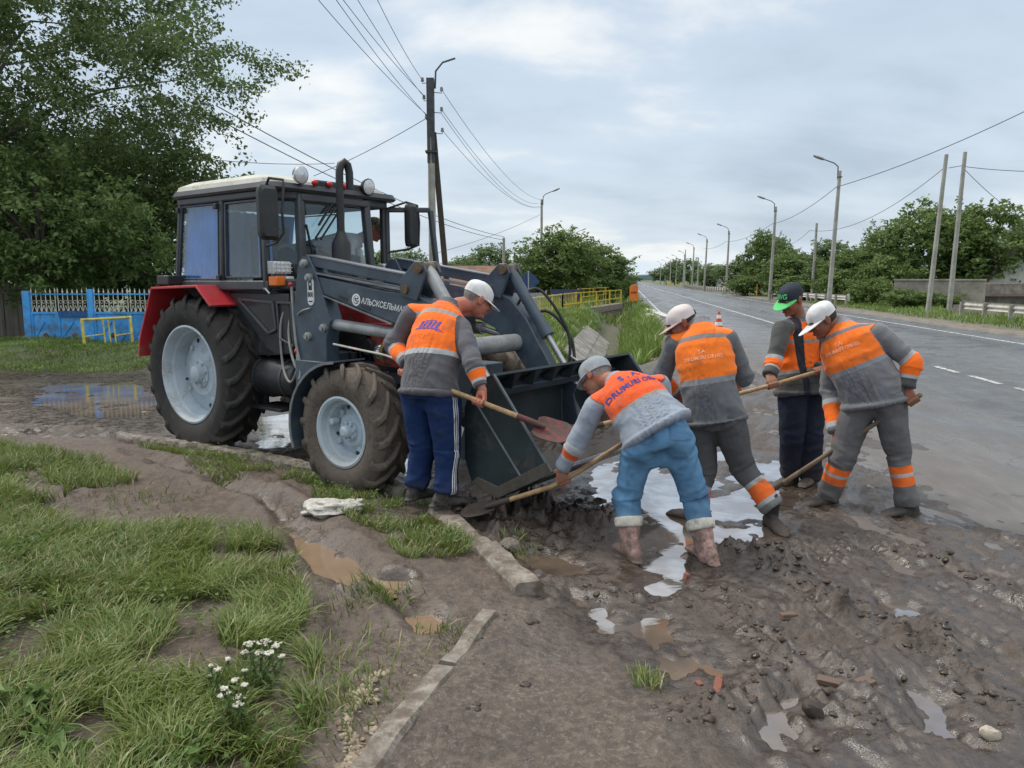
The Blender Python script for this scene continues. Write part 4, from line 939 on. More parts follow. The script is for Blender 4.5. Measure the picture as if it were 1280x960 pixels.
rock('stone',640,684,(.075,.05,.04),'grey stone at the foot of the mud heap by the kerb','stone',KERB,seed=5)
rock('mud_clod',1015,892,(.05,.035,.03),'dark clod of mud in the wet track at the bottom','clod',mat('mud_clod',(.055,.042,.034),.7),seed=8)
def brick(u,v,size,lab,m,rz,seed,sink=.3):
    g=gnd(u,v,.03); zz=gz_at(g[0],g[1]); bm=bmesh.new(); bmesh.ops.create_cube(bm,size=2); bmesh.ops.subdivide_edges(bm,edges=bm.edges[:],cuts=5,use_grid_fill=True)
    v_=np.array([tuple(q.co) for q in bm.verts]); v_*=(1+.20*fbm(v_*.9+seed*7.3,3))[:,None]; v_+=.07*np.stack([fbm(v_*2.6+k*11+seed,2) for k in range(3)],1)
    for q,c in zip(bm.verts,v_): q.co=c
    me=bpy.data.meshes.new('brick_piece'); bm.to_mesh(me); bm.free(); me.polygons.foreach_set('use_smooth',[True]*len(me.polygons)); me.set_sharp_from_angle(angle=math.radians(38)); me.materials.append(m)
    o=bpy.data.objects.new('brick_piece',me); C.objects.link(o); o.location=(g[0],g[1],zz+size[2]*(.5-sink)); o.scale=size; o.rotation_euler=(.12*math.sin(seed),.15*math.cos(seed),rz); tag(o,lab,'brick','red brick pieces in the mud')
brick(897,862,(.016,.062,.014),'bright red brick piece lying in the mud',BRICK,-.40,2)
brick(874,851,(.010,.018,.010),'small red brick chip beside the bright brick piece',BRICK,.3,4)
brick(858,716,(.010,.020,.022),'red brick chip standing by the boot of the man in jeans',BRICK,.2,6)
brick(1050,857,(.085,.022,.012),'half sunken flat orange brick in the mud, right of the bright one',BRICKD,-.30,7,.6)
brick(1082,859,(.035,.024,.018),'brown brick lump at the end of the half sunken brick',BRICKD,.3,9)
brick(985,775,(.040,.020,.012),'dull brick piece under the mud ridge',BRICKD,.2,11,.6)
brick(940,870,(.022,.014,.010),'tiny dull brick chip right of the bright brick piece',BRICKD,.9,13,.5)
# crumpled white sack
g=gnd(418,638,.10); mb=MB().ball((0,0,0),1,28,18); v=np.array(mb.v); v*=(1+.5*fbm(v*1.6+4,3)+.18*np.abs(fbm(v*5+9,2)))[:,None]; mb.v=[tuple(p) for p in v]
o=mb.build('crumpled_sack',mat('white_sack',(.55,.53,.48),.8,var=.25,scale=5,bump=.4,bscale=40,dirt=.35),smooth=50); o.location=(g[0],g[1],gz_at(g[0],g[1])+.03); o.scale=(.20,.11,.05); o.rotation_euler=(0,0,.3); tag(o,'crumpled dirty white sack lying on the worn grass by the kerb','sack')
# gravel by the kerb and the gravel of the shoulder
def gravel(name,pts,s0,s1,m,rng,sink=.2,rg=.35):
    base=rockmesh(5,8,6,rg); bv=np.array(base.v); quads=[f for f in base.f if len(f)==4]; bf=np.array(quads); n=len(pts)
    z=ground(pts[:,0],pts[:,1])[0]; s=rng.uniform(s0,s1,n)*rng.uniform(.6,1.4,n); a=rng.uniform(0,2*PI,n)
    ca,sa=np.cos(a)[:,None],np.sin(a)[:,None]; sx=rng.uniform(.7,1.4,n)[:,None]; sz=rng.uniform(.4,.8,n)[:,None]
    X_=(bv[None,:,0]*sx*ca-bv[None,:,1]*sa)*s[:,None]+pts[:,0][:,None]; Y_=(bv[None,:,0]*sx*sa+bv[None,:,1]*ca)*s[:,None]+pts[:,1][:,None]; Z_=bv[None,:,2]*sz*s[:,None]+z[:,None]+s[:,None]*sink
    v=np.stack([X_,Y_,Z_],2).reshape(-1,3); f=(bf[None]+np.arange(n)[:,None,None]*len(bv)).reshape(-1,4)
    tag(npmesh(name,v,f,m,True),kind='stuff')
t=NT('gravel'); rnd=t.n('ShaderNodeNewGeometry').outputs['Random Per Island']; t.bsdf(t.mix(t.math('MULTIPLY',t.noise(60,3,.6,t.pos()),.5),t.mix(rnd,(.20,.155,.11),(.46,.39,.29)),(.14,.11,.085)),.85,0,None,.4); GRAV=t.m
gp=scatter([gnd(u,v,.07)[:2] for u,v in[(440,870),(470,838),(520,830),(530,850),(505,890),(470,930),(440,990),(410,990),(425,930)]],1500,rng,-.05,5,.1)
gravel('gravel',gp,.004,.013,GRAV,rng,.1,.6)
gp=np.concatenate([scatter(st_poly([(16.6,.3),(17.5,2.0),(20.5,1.8),(22,.9),(20,.6)]),3500,rng,-.3,2),scatter(st_poly([(14.6,-2.4),(15.6,-3.4),(17.2,-.9),(15.6,-.4)]),900,rng,-.1,2)])
gravel('shoulder_gravel',gp,.02,.05,GRAV,rng)
# lumps of churned mud
mp=[]
for pl,a,wd in RIDGE[:13]:
    for (ax,ay),(bx,by) in zip(pl[:-1],pl[1:]):
        n=int(90*math.hypot(bx-ax,by-ay)); q=rng.uniform(0,1,n)[:,None]; mp.append(np.array([ax,ay])*(1-q)+np.array([bx,by])*q+rng.normal(size=(n,2))*wd*.8)
mp.append(scatter(GP([(640,700),(760,690),(900,690),(1050,690),(1290,740),(1290,960),(900,960),(850,870),(720,800)]),200,rng,.05,3,.1))
mp.append(scatter(GP([(620,770),(720,830),(850,900),(880,958),(480,958),(520,900)]),120,rng,.0,3,.1)); mp=np.concatenate(mp); mp=mp[ground(mp[:,0],mp[:,1])[0]>-.005]
t=NT('mud_lumps'); pv=t.pos(); rnd=t.n('ShaderNodeNewGeometry').outputs['Random Per Island']; nn=t.noise(45,4,.6,pv); t.bsdf(t.mix(t.math('ADD',t.math('MULTIPLY',nn,.75),t.math('MULTIPLY',rnd,.25)),(.024,.0165,.012),(.095,.068,.050)),t.mr(rnd,0,1,.25,.7),0,t.bump(nn,.8,.01),.6)
gravel('mud_lumps',mp,.005,.017,t.m,rng,.0,.75)
# heap of grey rubble and mud on the shoulder, with pale slabs
g=rs(29,1.15); mb=MB().ball((0,0,0),1,40,20); v=np.array(mb.v); v*=(1+.22*fbm(v*3+2,4))[:,None]; mb.v=[tuple(p) for p in v]
o=mb.build('rubble_heap',mat('rubble',(.16,.145,.135),.9,var=.5,scale=3,bump=.8,bscale=14),smooth=25); o.location=(g[0],g[1],-.05); o.scale=(.75,5.5,.32); o.rotation_euler=(0,0,RYAW); tag(o,'grey heap of rubble and mud along the left road edge','heap')
for k,(s,tt_,sz) in enumerate([(33.5,1.0,.55),(31.0,1.35,.42),(29.5,.95,.30)]):
    o=rockmesh(20+k,rough=.35).build('broken_slab',mat('pale_rubble',(.62,.61,.58),.85,var=.2),smooth=25); o.location=rs(s,tt_,.30); o.scale=(sz*.6,sz*1.3,.12); o.rotation_euler=(.15,.2*k,.4*k); tag(o,['largest pale slab on top of the rubble heap','middle pale slab on the rubble heap','nearest small pale slab on the rubble heap'][k],'slab','pale slabs on the rubble heap')
# ================================================================ TRACTOR WITH FRONT LOADER
TR=empty('tractor',(-2.60,8.17,0),-math.radians(37),'red wheeled tractor with a dark grey front loader and blue curtained cab','tractor')
RED=mat('tractor_red',(.40,.022,.028),.40,var=.3,scale=4,bump=.08,dirt=.5,dirtcol=(.16,.11,.085))
REDF=mat('fender_red',(.50,.035,.045),.42,var=.2,scale=3,bump=.05,dirt=.3,dirtcol=(.25,.16,.13))
REDD=mat('inner_red',(.11,.018,.022),.55,var=.3,dirt=.3)
BLK=mat('black_metal',(.022,.024,.027),.45,var=.3,scale=5,dirt=.3,dirtcol=(.075,.062,.052))
FRAME=mat('cab_dark',(.052,.060,.070),.42,var=.25,scale=4,dirt=.25,dirtcol=(.10,.095,.085))
LOAD=mat('loader_grey',(.055,.082,.112),.40,var=.3,scale=3.5,bump=.12,dirt=.28,dirtcol=(.13,.135,.135))
LOADE=mat('loader_edge',(.19,.21,.23),.45,.2,var=.3,scale=6,dirt=.35,dirtcol=(.2,.17,.14))
BUCK=mat('bucket_grey',(.022,.036,.042),.40,var=.4,scale=2.2,bump=.12,bscale=25,dirt=.30,dirtcol=(.075,.065,.055),zdirt=.28)
STEEL=mat('worn_steel',(.42,.43,.44),.38,.7,var=.3,scale=6,dirt=.35,dirtcol=(.16,.14,.12))
CYL=mat('cylinder_grey',(.34,.36,.37),.40,.3,var=.25,scale=4,dirt=.4,dirtcol=(.19,.165,.14))
RUB=mat('rubber',(.022,.021,.021),.75,var=.3,scale=5,bump=.25,bscale=60,dirt=.35,dirtcol=(.075,.062,.052),zdirt=.45)
RUBM=mat('muddy_rubber',(.040,.035,.031),.8,var=.4,scale=6,bump=.5,bscale=50,dirt=.95,dirtcol=(.115,.092,.074),zdirt=.9)
RIM=mat('rim_paint',(.43,.51,.57),.42,var=.12,scale=3,bump=.05,dirt=.35,dirtcol=(.24,.205,.17),zdirt=.5)
ROOFM=mat('cab_roof',(.50,.50,.44),.55,var=.15,scale=3,dirt=.3)
HOSE=mat('hose',(.03,.03,.03),.5); HOSEG=mat('steel_hose',(.33,.33,.31),.45,.5)
AMBER=mat('amber_lens',(.75,.17,.02),.25,var=.1); REDL=mat('red_lens',(.60,.02,.02),.25,var=.1); LENS=mat('lamp_glass',(.66,.68,.70),.12,.2,var=.15,scale=30,bump=.3,bscale=80); CHR=mat('chrome',(.62,.63,.64),.22,.9,var=.1)
CURT=mat('blue_curtain',(.10,.33,.86),.85,var=.2,scale=3); YBAG=mat('yellow_cloth',(.60,.42,.10),.8,var=.3,dirt=.3); SEAT=mat('seat_vinyl',(.05,.05,.055),.6)
GLASSD=mat('dark_window',(.03,.035,.04),.1,var=.1)
t=NT('cab_glass'); gl=t.n('ShaderNodeBsdfGlossy',i_Roughness=.02,i_Color=(.95,.97,1.0)); tr=t.n('ShaderNodeBsdfTransparent',i_Color=(.80,.88,.90)); fr=t.n('ShaderNodeFresnel',i_IOR=t.lerp(t.n('ShaderNodeNewGeometry').outputs['Backfacing'],1.52,1/1.52)); d=t.n('ShaderNodeBsdfDiffuse',i_Color=(.28,.31,.32))
m=t.n('ShaderNodeMixShader',i_0=t.math('ADD',t.math('MULTIPLY',fr.outputs[0],.95),.0)); t.t.links.new(tr.outputs[0],m.inputs[1]); t.t.links.new(gl.outputs[0],m.inputs[2])
m2=t.n('ShaderNodeMixShader',i_0=t.math('ADD',t.math('MULTIPLY',t.noise(5,5,.65,t.coord('Object')),.07),.0)); t.t.links.new(m.outputs[0],m2.inputs[1]); t.t.links.new(d.outputs[0],m2.inputs[2]); t.t.links.new(m2.outputs[0],t.out.inputs[0]); GLASS=t.m
def wheel(x,yc,out,R,wd,rimR,nl,name,m_t,lh):
    "out = +1/-1: direction of the outer face"
    ax=(0,out,0); c=(x,yc,R); hw=wd/2
    prof=[(rimR,-hw*.8),(rimR+.03,-hw*.95),(rimR+(R-rimR)*.45,-hw*1.04),(R-.09,-hw*.98),(R-lh-.012,-hw*.78),(R-lh,-hw*.35),(R-lh,hw*.35),(R-lh-.012,hw*.78),(R-.09,hw*.98),(rimR+(R-rimR)*.45,hw*1.04),(rimR+.03,hw*.95),(rimR,hw*.8)]
    # rim: barrel, lip and dished disc
    rb=MB().lathe([(rimR-.03,-hw*.75),(rimR+.012,-hw*.9),(rimR+.018,-hw*.84)],c,ax,48)
    rb.lathe([(rimR+.010,hw*.80),(rimR+.014,hw*.93),(rimR-.004,hw*.95),(rimR-.022,hw*.86),(rimR-.035,hw*.55),(rimR-.055,hw*.48),(rimR-.075,hw*.10),(rimR-.085,-hw*.05),(rimR*.80,-hw*.02),(rimR*.72,hw*.06),(rimR*.50,hw*.20),(rimR*.46,hw*.27),(rimR*.30,hw*.28),(0.001,hw*.28)],c,ax,48)
    rim=rb.build(name,RIM,TR,smooth=35)
    mb=MB().lathe(prof,c,ax,64)
    o=Vector(c); A=Vector(ax); rr=random.Random(nl)
    for k in range(nl):
        for sd in(-1,1):
            th0=2*PI*(k+(.25 if sd>0 else -.25))/nl; pts=[]
            for q,(wq,rq,dth) in enumerate([(.04,R,0.0),(.40,R+.002,.085),(.78,R-.008,.165),(1.0,R-.05,.20),(1.035,R-.115,.205)]):
                th=th0+dth*2.2*(.785/R)*.62; u=Vector((math.sin(th)*1.0,0,math.cos(th))); tang=Vector((math.cos(th),0,-math.sin(th)))
                j=rr.uniform(-.006,.006) if m_t is RUBM else 0
                pts.append((o+A*(sd*hw*wq)+u*(rq-lh*1.2),u,tang,rq,j))
            vs=[];w0=.030 if R>.6 else .026
            for (p,u,tg,rq,j) in pts:
                for a,b in((-1.25,0),(-.8,lh*1.2+j),(.8,lh*1.2+j),(1.25,0)): vs.append(p+tg*(a*w0)+u*b)
            fs=[tuple([3,2,1,0])]+[(4*i+q,4*i+(q+1)%4,4*i+4+(q+1)%4,4*i+4+q) for i in range(4) for q in range(4)]+[(16,17,18,19)]
            mb.add(vs,fs)
    ty=mb.build('tyre',m_t,rim,smooth=40); bv=ty.modifiers.new('bevel','BEVEL'); bv.width=.006; bv.segments=1; bv.limit_method='ANGLE'; bv.angle_limit=math.radians(40)
    # hub with studs
    f=hw*.28; hb=MB(); cc=Vector(c)+A*f
    hb.lathe([(rimR*.30,0),(rimR*.30,.012),(rimR*.2,.02),(rimR*.17,.07),(rimR*.10,.085),(.001,.085)],cc,ax,24)
    nb=8
    for k in range(nb):
        a=2*PI*k/nb+.2; p=cc+Vector((math.cos(a),0,math.sin(a)))*rimR*.25; hb.lathe([(.014,0),(.014,.035),(.001,.036)],p,ax,6)
    for k in range(4):
        a=2*PI*k/4+.6; p=cc+Vector((math.cos(a),0,math.sin(a)))*rimR*.62+A*(-hw*.18); hb.lathe([(.022,0),(.022,.03),(.001,.032)],p,ax,8)
    hb.build('hub',RIM if R>.6 else RIM,rim,smooth=35)
    for k in range(4):
        hl=MB(); a=2*PI*k/4+.25; u=Vector((math.cos(a),0,math.sin(a))); tg=Vector((-math.sin(a),0,math.cos(a))); p=cc+u*rimR*.70+A*(-hw*.16); hl.loft([(p-A*.012,u*.022,tg*.014),(p+A*.006,u*.022,tg*.014)],10).build('vent_slot',BLK,rim)
    if R<.6: MB().lathe([(.0,0),(.028,.0),(.026,.06),(.001,.065)],cc+Vector((-.6,0,.25)).normalized()*rimR*.62,ax,10).build('valve_boss',RIM,rim)
    return rim
wheel(0,-.73,-1,.785,.42,.47,20,'rear_wheel',RUB,.042)
wheel(0,.73,1,.785,.42,.47,20,'rear_wheel',RUB,.042)
wheel(2.42,-.95,-1,.53,.32,.27,16,'front_wheel',RUBM,.034)
wheel(2.42,.95,1,.53,.32,.27,16,'front_wheel',RUBM,.034)
# running gear
MB().box((.1,0,.80),(.75,.62,.55)).tube([(0,-.55,.785),(0,.55,.785)],.13,16).box((.85,0,.85),(1.0,.45,.5)).build('gearbox',BLK,TR,bevel=.03)
e=MB().box((1.75,0,.98),(1.0,.42,.52)).box((1.62,-.24,.92),(.3,.1,.22)).box((2.05,-.24,1.05),(.22,.12,.2))
e.tube([(1.5,-.26,1.2),(1.9,-.30,1.22),(2.25,-.28,1.15)],.035,8).lathe([(.001,0),(.07,0),(.07,.14),(.001,.14)],(1.98,-.27,1.12),(0,-1,0),16).lathe([(.001,0),(.05,0),(.05,.2),(.001,.2)],(1.72,-.33,.86),(0,0,1),14)
for k in range(6): e.tube([(1.38+.13*k,-.2,1.23),(1.40+.13*k,-.33,1.16),(1.45+.12*k,-.31,.95)],.012,6)
e.build('engine',BLK,TR,bevel=.012)
MB().lathe([(.001,0),(.062,0),(.075,.02),(.075,.07),(.062,.09),(.001,.09)],(2.06,-.35,1.08),(1,0,0),20).build('filter_can',CHR,TR)
MB().lathe([(.09,0),(.11,.015),(.09,.03)],(2.18,-.36,1.08),(1,0,0),20).build('pulley',mat('pulley_yellow',(.35,.25,.05),.6,dirt=.5),TR)
MB().box((2.25,-.30,.90),(1.25,.09,.17)).box((2.25,.30,.90),(1.25,.09,.17)).box((2.80,0,.86),(.22,.66,.26)).build('chassis_beam',LOAD,TR,bevel=.01)
for k in range(5): MB().lathe([(.022,0),(.022,.03),(.001,.032)],(1.72+.16*k,-.345,.93),(0,-1,0),6).build('bolt',CYL,TR)
MB().tube([(2.42,-.80,.52),(2.42,.80,.52)],.075,14).ball((2.42,0,.52),(.17,.2,.17)).lathe([(.001,0),(.12,0),(.14,.1),(.001,.16)],(2.42,-.62,.52),(0,-1,0),18).lathe([(.001,0),(.12,0),(.14,.1),(.001,.16)],(2.42,.62,.52),(0,1,0),18).bar((2.70,-.85,.55),(2.70,.85,.55),.04,.04).build('front_axle',BLK,TR)
# fuel tank: dark drum between the wheels
MB().lathe([(.001,0),(.13,.0),(.175,.03),(.18,.06),(.18,.70),(.175,.73),(.13,.76),(.001,.76)],(.60,-.56,.80),(1,0,0),28).build('fuel_tank',BLK,TR,smooth=35)
sb=MB()
for x in(.78,1.18): sb.lathe([(.184,-.015),(.186,-.015),(.186,.015),(.184,.015)],(x,-.56,.80),(1,0,0),28)
sb.build('tank_strap',FRAME,TR)
MB().box((.95,-.58,.52),(.45,.30,.03)).box((.75,-.58,.66),(.04,.05,.28)).box((1.15,-.58,.66),(.04,.05,.28)).build('step',BLK,TR,bevel=.006)
# hood
hb=MB().prism([(1.15,1.10),(2.58,1.02),(2.65,1.10),(2.64,1.42),(2.56,1.50),(1.20,1.62),(1.15,1.60)],(0,0,0),(1,0,0),(0,0,1),(0,1,0),-.325,.285).build('hood',RED,TR,bevel=.03,seg=3)
MB().prism([(2.02,.96),(2.58,.95),(2.62,1.33),(1.95,1.33)],(0,-.332,0),(1,0,0),(0,0,1),(0,-1,0),0,.02).build('side_panel',RED,TR,bevel=.012)
lv=MB()
for k in range(6): lv.box((2.33,-.356,1.05+.042*k),(.36,.008,.014))
lv.build('louvre',REDD,TR)
MB().prism([(1.20,1.12),(1.93,1.12),(1.88,1.30),(1.22,1.38)],(0,-.333,0),(1,0,0),(0,0,1),(0,-1,0),0,.004).build('engine_opening',BLK,TR)
MB().box((2.655,0,1.24),(.03,.50,.30)).build('grille',BLK,TR,bevel=.01)
for y in(-.2,.2): MB().lathe([(.001,0),(.07,0),(.075,.03),(.06,.045),(.001,.05)],(2.65,y,1.16),(1,0,0),18).build('headlight',LENS,TR)
# exhaust
ex=MB().loft([((1.45,-.20,1.60),(.085,0,0),(0,.085,0)),((1.45,-.20,1.62),(.088,0,0),(0,.088,0)),((1.45,-.20,2.03),(.088,0,0),(0,.088,0)),((1.45,-.20,2.10),(.05,0,0),(0,.05,0)),((1.45,-.20,2.14),(.04,0,0),(0,.04,0))],18).build('exhaust_muffler',BLK,TR)
MB().tube([(1.45,-.20,2.10),(1.45,-.20,2.56),(1.45,-.198,2.67),(1.455,-.182,2.735),(1.465,-.152,2.76),(1.475,-.122,2.735),(1.48,-.108,2.67),(1.48,-.106,2.52)],[.035,.035,.035,.036,.037,.037,.036,.035],14).build('exhaust_pipe',BLK,ex)
# fenders over the rear wheels
def sheet_path(path,y0,y1,th):
    mb=MB(); n=len(path); out=[]
    for i,(x,z) in enumerate(path):
        a=path[max(i-1,0)]; b=path[min(i+1,n-1)]; dx,dz=b[0]-a[0],b[1]-a[1]; L=math.hypot(dx,dz); out.append((x+dz/L*th,z-dx/L*th))
    poly=list(path)+out[::-1]; vs=[(x,y0,z) for x,z in poly]+[(x,y1,z) for x,z in poly]; m=len(poly); fs=[]
    for i in range(n-1):
        j=m-1-i; fs+=[(i,i+1,j-1,j),(m+i,m+j,m+j-1,m+i+1)]
    fs+=[(i,m+i,m+(i+1)%m,(i+1)%m) for i in range(m)]
    return mb.add(vs,fs)
RF=[(-.88,.92),(-.84,1.10),(-.54,1.63),(.27,1.655),(.50,1.47)]
for sg in(-1,1):
    y0,y1=sorted((sg*.96,sg*.55)); fo=sheet_path(RF,y0,y1,.025).build('rear_fender',REDF,TR,bevel=.005)
    MB().prism([(-.84,1.05),(-.54,1.60),(.27,1.62),(.62,1.30),(.72,1.0),(.5,.75),(-.6,.75)],(0,sg*.535,0),(1,0,0),(0,0,1),(0,1,0),-.012,.012).build('inner_wall',REDD,fo)
    MB().box((-.42,sg*.80,1.70),(.22,.20,.09)).build('tool_box',BLK,TR,bevel=.01)
# front mudguards: thin curved sheet
for sg in(-1,1):
    pth=[(2.42+.60*math.cos(a),.53+.555*math.sin(a)) for a in np.linspace(math.radians(200),math.radians(93),12)]
    y0,y1=sorted((sg*.80,sg*1.12)); g=sheet_path(pth,y0,y1,.012).build('front_mudguard',LOAD,TR)
    sheet_path([(x,z) for x,z in pth],min(sg*1.12,sg*1.13),max(sg*1.12,sg*1.13),.022).build('guard_lip',LOADE,g)
    MB().bar((2.28,sg*.34,.93),(2.30,sg*.9,1.05),.05,.04).build('guard_bracket',BLK,TR)
# ---------------------------------------------------------------- cab
cab=MB(); HW=.72
SR_=[(-.45,1.64),(-.30,2.47)]; X1=1.04
for sg in(-1,1):
    y=sg*HW; cab.bar((-.45,y,1.62),(-.30,y,2.48),.05,.05,(1,0,0)); cab.bar((.345,y,1.60),(.405,y,2.48),.05,.055,(1,0,0)); cab.bar((X1,y,1.60),(X1,y,2.48),.06,.06,(1,0,0))
    cab.bar((-.34,y,2.46),(X1+.04,y,2.46),.055,.07); cab.bar((-.47,y,1.65),(X1+.04,y,1.65),.06,.09)
    cab.bar((X1,y,1.66),(1.22,y*(.66 if sg<0 else .53),1.66),.06,.08); cab.bar((X1,y,2.46),(1.17,y*(.62 if sg<0 else .5),2.46),.06,.08)
    cab.bar((1.22,y*(.65 if sg<0 else .53),1.62),(1.17,y*(.61 if sg<0 else .49),2.48),.075,.075,(1,0,0))
cab.bar((-.30,-HW,2.46),(-.30,HW,2.46),.07,.08,(1,0,0)); cab.bar((-.45,-HW,1.65),(-.45,HW,1.65),.07,.08,(1,0,0)); cab.bar((1.17,-.44,2.44),(1.17,.36,2.44),.07,.10,(1,0,0)); cab.bar((1.22,-.47,1.66),(1.22,.38,1.66),.07,.10,(1,0,0))
cab.build('cab_frame',FRAME,TR,bevel=.015)
# pale hinge lines and door edge
for z in(1.72,2.38):
    MB().box((.37,-.775,z),(.05,.03,.05)).build('hinge',BLK,TR,bevel=.004); MB().box((-.40+(z-1.72)*.15,-.765,z),(.04,.02,.05)).build('hinge',BLK,TR,bevel=.004)
roof=MB(); secs=[]
for z,ix in((2.48,.06),(2.50,-.02),(2.545,-.03)):
    pass
def rrect(x0,x1,y0,y1,r,z,n=5):
    pts=[]
    for cx,cy,a0 in((x1-r,y1-r,0),(x0+r,y1-r,90),(x0+r,y0+r,180),(x1-r,y0+r,270)):
        for k in range(n+1): a=math.radians(a0+90*k/n); pts.append((cx+r*math.cos(a),cy+r*math.sin(a),z))
    return pts
def rloft(mb,levels):
    n=len(levels[0]); vs=[p for l in levels for p in l]; fs=[]
    for i in range(len(levels)-1):
        for k in range(n): k2=(k+1)%n; fs.append((i*n+k,i*n+k2,(i+1)*n+k2,(i+1)*n+k))
    fs.append(tuple(reversed(range(n)))); fs.append(tuple((len(levels)-1)*n+k for k in range(n))); mb.add(vs,fs); return mb
rloft(MB(),[rrect(-.42,1.22,-.77,.77,.12,2.49),rrect(-.44,1.24,-.79,.79,.13,2.51),rrect(-.42,1.22,-.77,.77,.13,2.555)]).build('roof_gutter',FRAME,TR,smooth=30)
rloft(MB(),[rrect(-.41,1.10,-.76,.76,.13,2.556),rrect(-.40,1.08,-.74,.74,.13,2.60),rrect(-.30,.98,-.66,.66,.16,2.645),rrect(-.1,.8,-.45,.45,.16,2.665)]).build('roof',ROOFM,TR,smooth=30)
MB().box((1.19,.03,2.57),(.06,.62,.085)).build('visor',BLK,TR,bevel=.02)
for y in(-.30,-.13,.05): MB().ball((1.225,y,2.58),(.03,.03,.028),12,8).build('marker_lamp',REDL,TR)
for y,z in((-.47,2.63),(.33,2.60)):
    l=MB().lathe([(.001,-.06),(.04,-.06),(.068,-.025),(.077,.0),(.081,.016),(.071,.024)],(1.24,y,z),(1,0,-.08),24).build('work_light',BLK if y>0 else CHR,TR)
    MB().lathe([(.071,.022),(.05,.034),(.001,.04)],(1.24,y,z),(1,0,-.08),24).build('lens',LENS,l); MB().tube([(1.2,y,2.5),(1.2,y,z-.08)],.014,6).build('stalk',BLK,l)
def pane(pts,name='window',m=GLASS,th=.006):
    a,b,c=Vector(pts[0]),Vector(pts[1]),Vector(pts[2]); n=(b-a).cross(c-a).normalized(); k=len(pts)
    mb=MB().add([Vector(p)-n*th/2 for p in pts]+[Vector(p)+n*th/2 for p in pts],[tuple(reversed(range(k))),tuple(range(k,2*k))]+[(i,(i+1)%k,k+(i+1)%k,k+i) for i in range(k)])
    return mb.build(name,m,TR,smooth=None)
def rim_(pts,w_,name,parent):
    mb=MB(); k=len(pts)
    for i in range(k): mb.bar(pts[i],pts[(i+1)%k],w_,w_,(0,1,0))
    return mb.build(name,FRAME,parent,bevel=.004)
for sg in(-1,1):
    y=sg*HW; q=sg*.012
    wr=pane([(-.40,y,1.70),(.315,y,1.70),(.365,y,2.42),(-.275,y,2.42)],'side_window'); rim_([(-.40,y+q,1.71),(.30,y+q,1.71),(.35,y+q,2.41),(-.27,y+q,2.41)],.014,'seal',wr)
    if sg<0:
        mb=MB(); n=44; vs=[]
        for k in range(n+1):
            f=k/n; yy=y+.085+.016*math.sin(k*1.35)+.006*math.sin(k*.6); vs+=[(-.425+.755*f,yy-.03,1.70),(-.295+.67*f,yy-.03,2.41)]
        mb.add(vs,[(2*k,2*k+2,2*k+3,2*k+1) for k in range(n)]); mb.build('curtain',CURT,wr,smooth=180)
        wd=pane([(.42,y,1.72),(.985,y,1.72),(.985,y,2.41),(.455,y,2.41)],'door_window'); rim_([(.43,y-.012,1.725),(.985,y-.012,1.725),(.985,y-.012,2.405),(.465,y-.012,2.405)],.020,'seal',wd)
        mb=MB(); vs=[]
        for k in range(19): f=k/18; vs+=[(.78+.2*f,y+.10+.012*math.sin(k*1.5),1.74),(.80+.18*f,y+.10+.012*math.sin(k*1.5),2.40)]
        mb.add(vs,[(2*k,2*k+2,2*k+3,2*k+1) for k in range(18)]); mb.build('curtain',CURT,wd,smooth=180)
        pane([(1.08,y*.98,1.70),(1.20,y*.69,1.70),(1.155,y*.66,2.40),(1.07,y*.98,2.40)],'quarter_window')
ws=pane([(1.22,-.45,1.72),(1.22,.355,1.72),(1.175,.325,2.39),(1.175,-.41,2.39)],'windshield')
rw_=pane([(-.44,-.66,1.70),(-.44,.66,1.70),(-.31,.66,2.42),(-.31,-.66,2.42)],'rear_window')
mb=MB(); vs=[]
for k in range(45): f=k/44; dx=.012*math.sin(k*1.4); vs+=[(-.40+dx,-.62+1.24*f,1.72),(-.27+dx,-.62+1.24*f,2.40)]
mb.add(vs,[(2*k,2*k+2,2*k+3,2*k+1) for k in range(44)]); mb.build('curtain',CURT,rw_,smooth=180)  # added curtain, blocks the sky that would brighten the cab from behind
# lower door and cab base
dm=MB().prism([(.40,1.58),(1.30,1.58),(1.36,1.05),(1.10,1.02),(.95,1.08)],(0,-.70,0),(1,0,0),(0,0,1),(0,1,0),0,.03)
ld=dm.build('lower_door',BLK,TR,bevel=.01)
rim_([(.58,-.712,1.52),(1.10,-.712,1.50),(1.14,-.712,1.26),(1.02,-.712,1.22)],.024,'door_trim',ld)
lp=MB().prism([(.60,1.51),(1.085,1.49),(1.12,1.275),(1.025,1.235)],(0,-.704,0),(1,0,0),(0,0,1),(0,-1,0),0,.004).build('lower_window',GLASSD,ld)
rim_([(1.16,-.712,1.50),(1.36,-.712,1.50),(1.38,-.712,1.12),(1.18,-.712,1.18)],.02,'panel_trim',ld)
MB().tube([(.98,-.73,1.63),(1.06,-.75,1.62),(1.08,-.73,1.58)],.012,6).build('door_handle',CHR,TR)
MB().prism([(-.40,1.60),(1.10,1.60),(1.10,1.02),(.75,1.0),(.45,1.40),(-.40,1.52)],(0,0,0),(1,0,0),(0,0,1),(0,1,0),-.66,.66).build('cab_floor',BLK,TR)
MB().box((1.20,-.45,1.66),(.16,.42,.10)).box((1.22,0,1.64),(.10,1.1,.12)).build('cowl',FRAME,TR,bevel=.02)
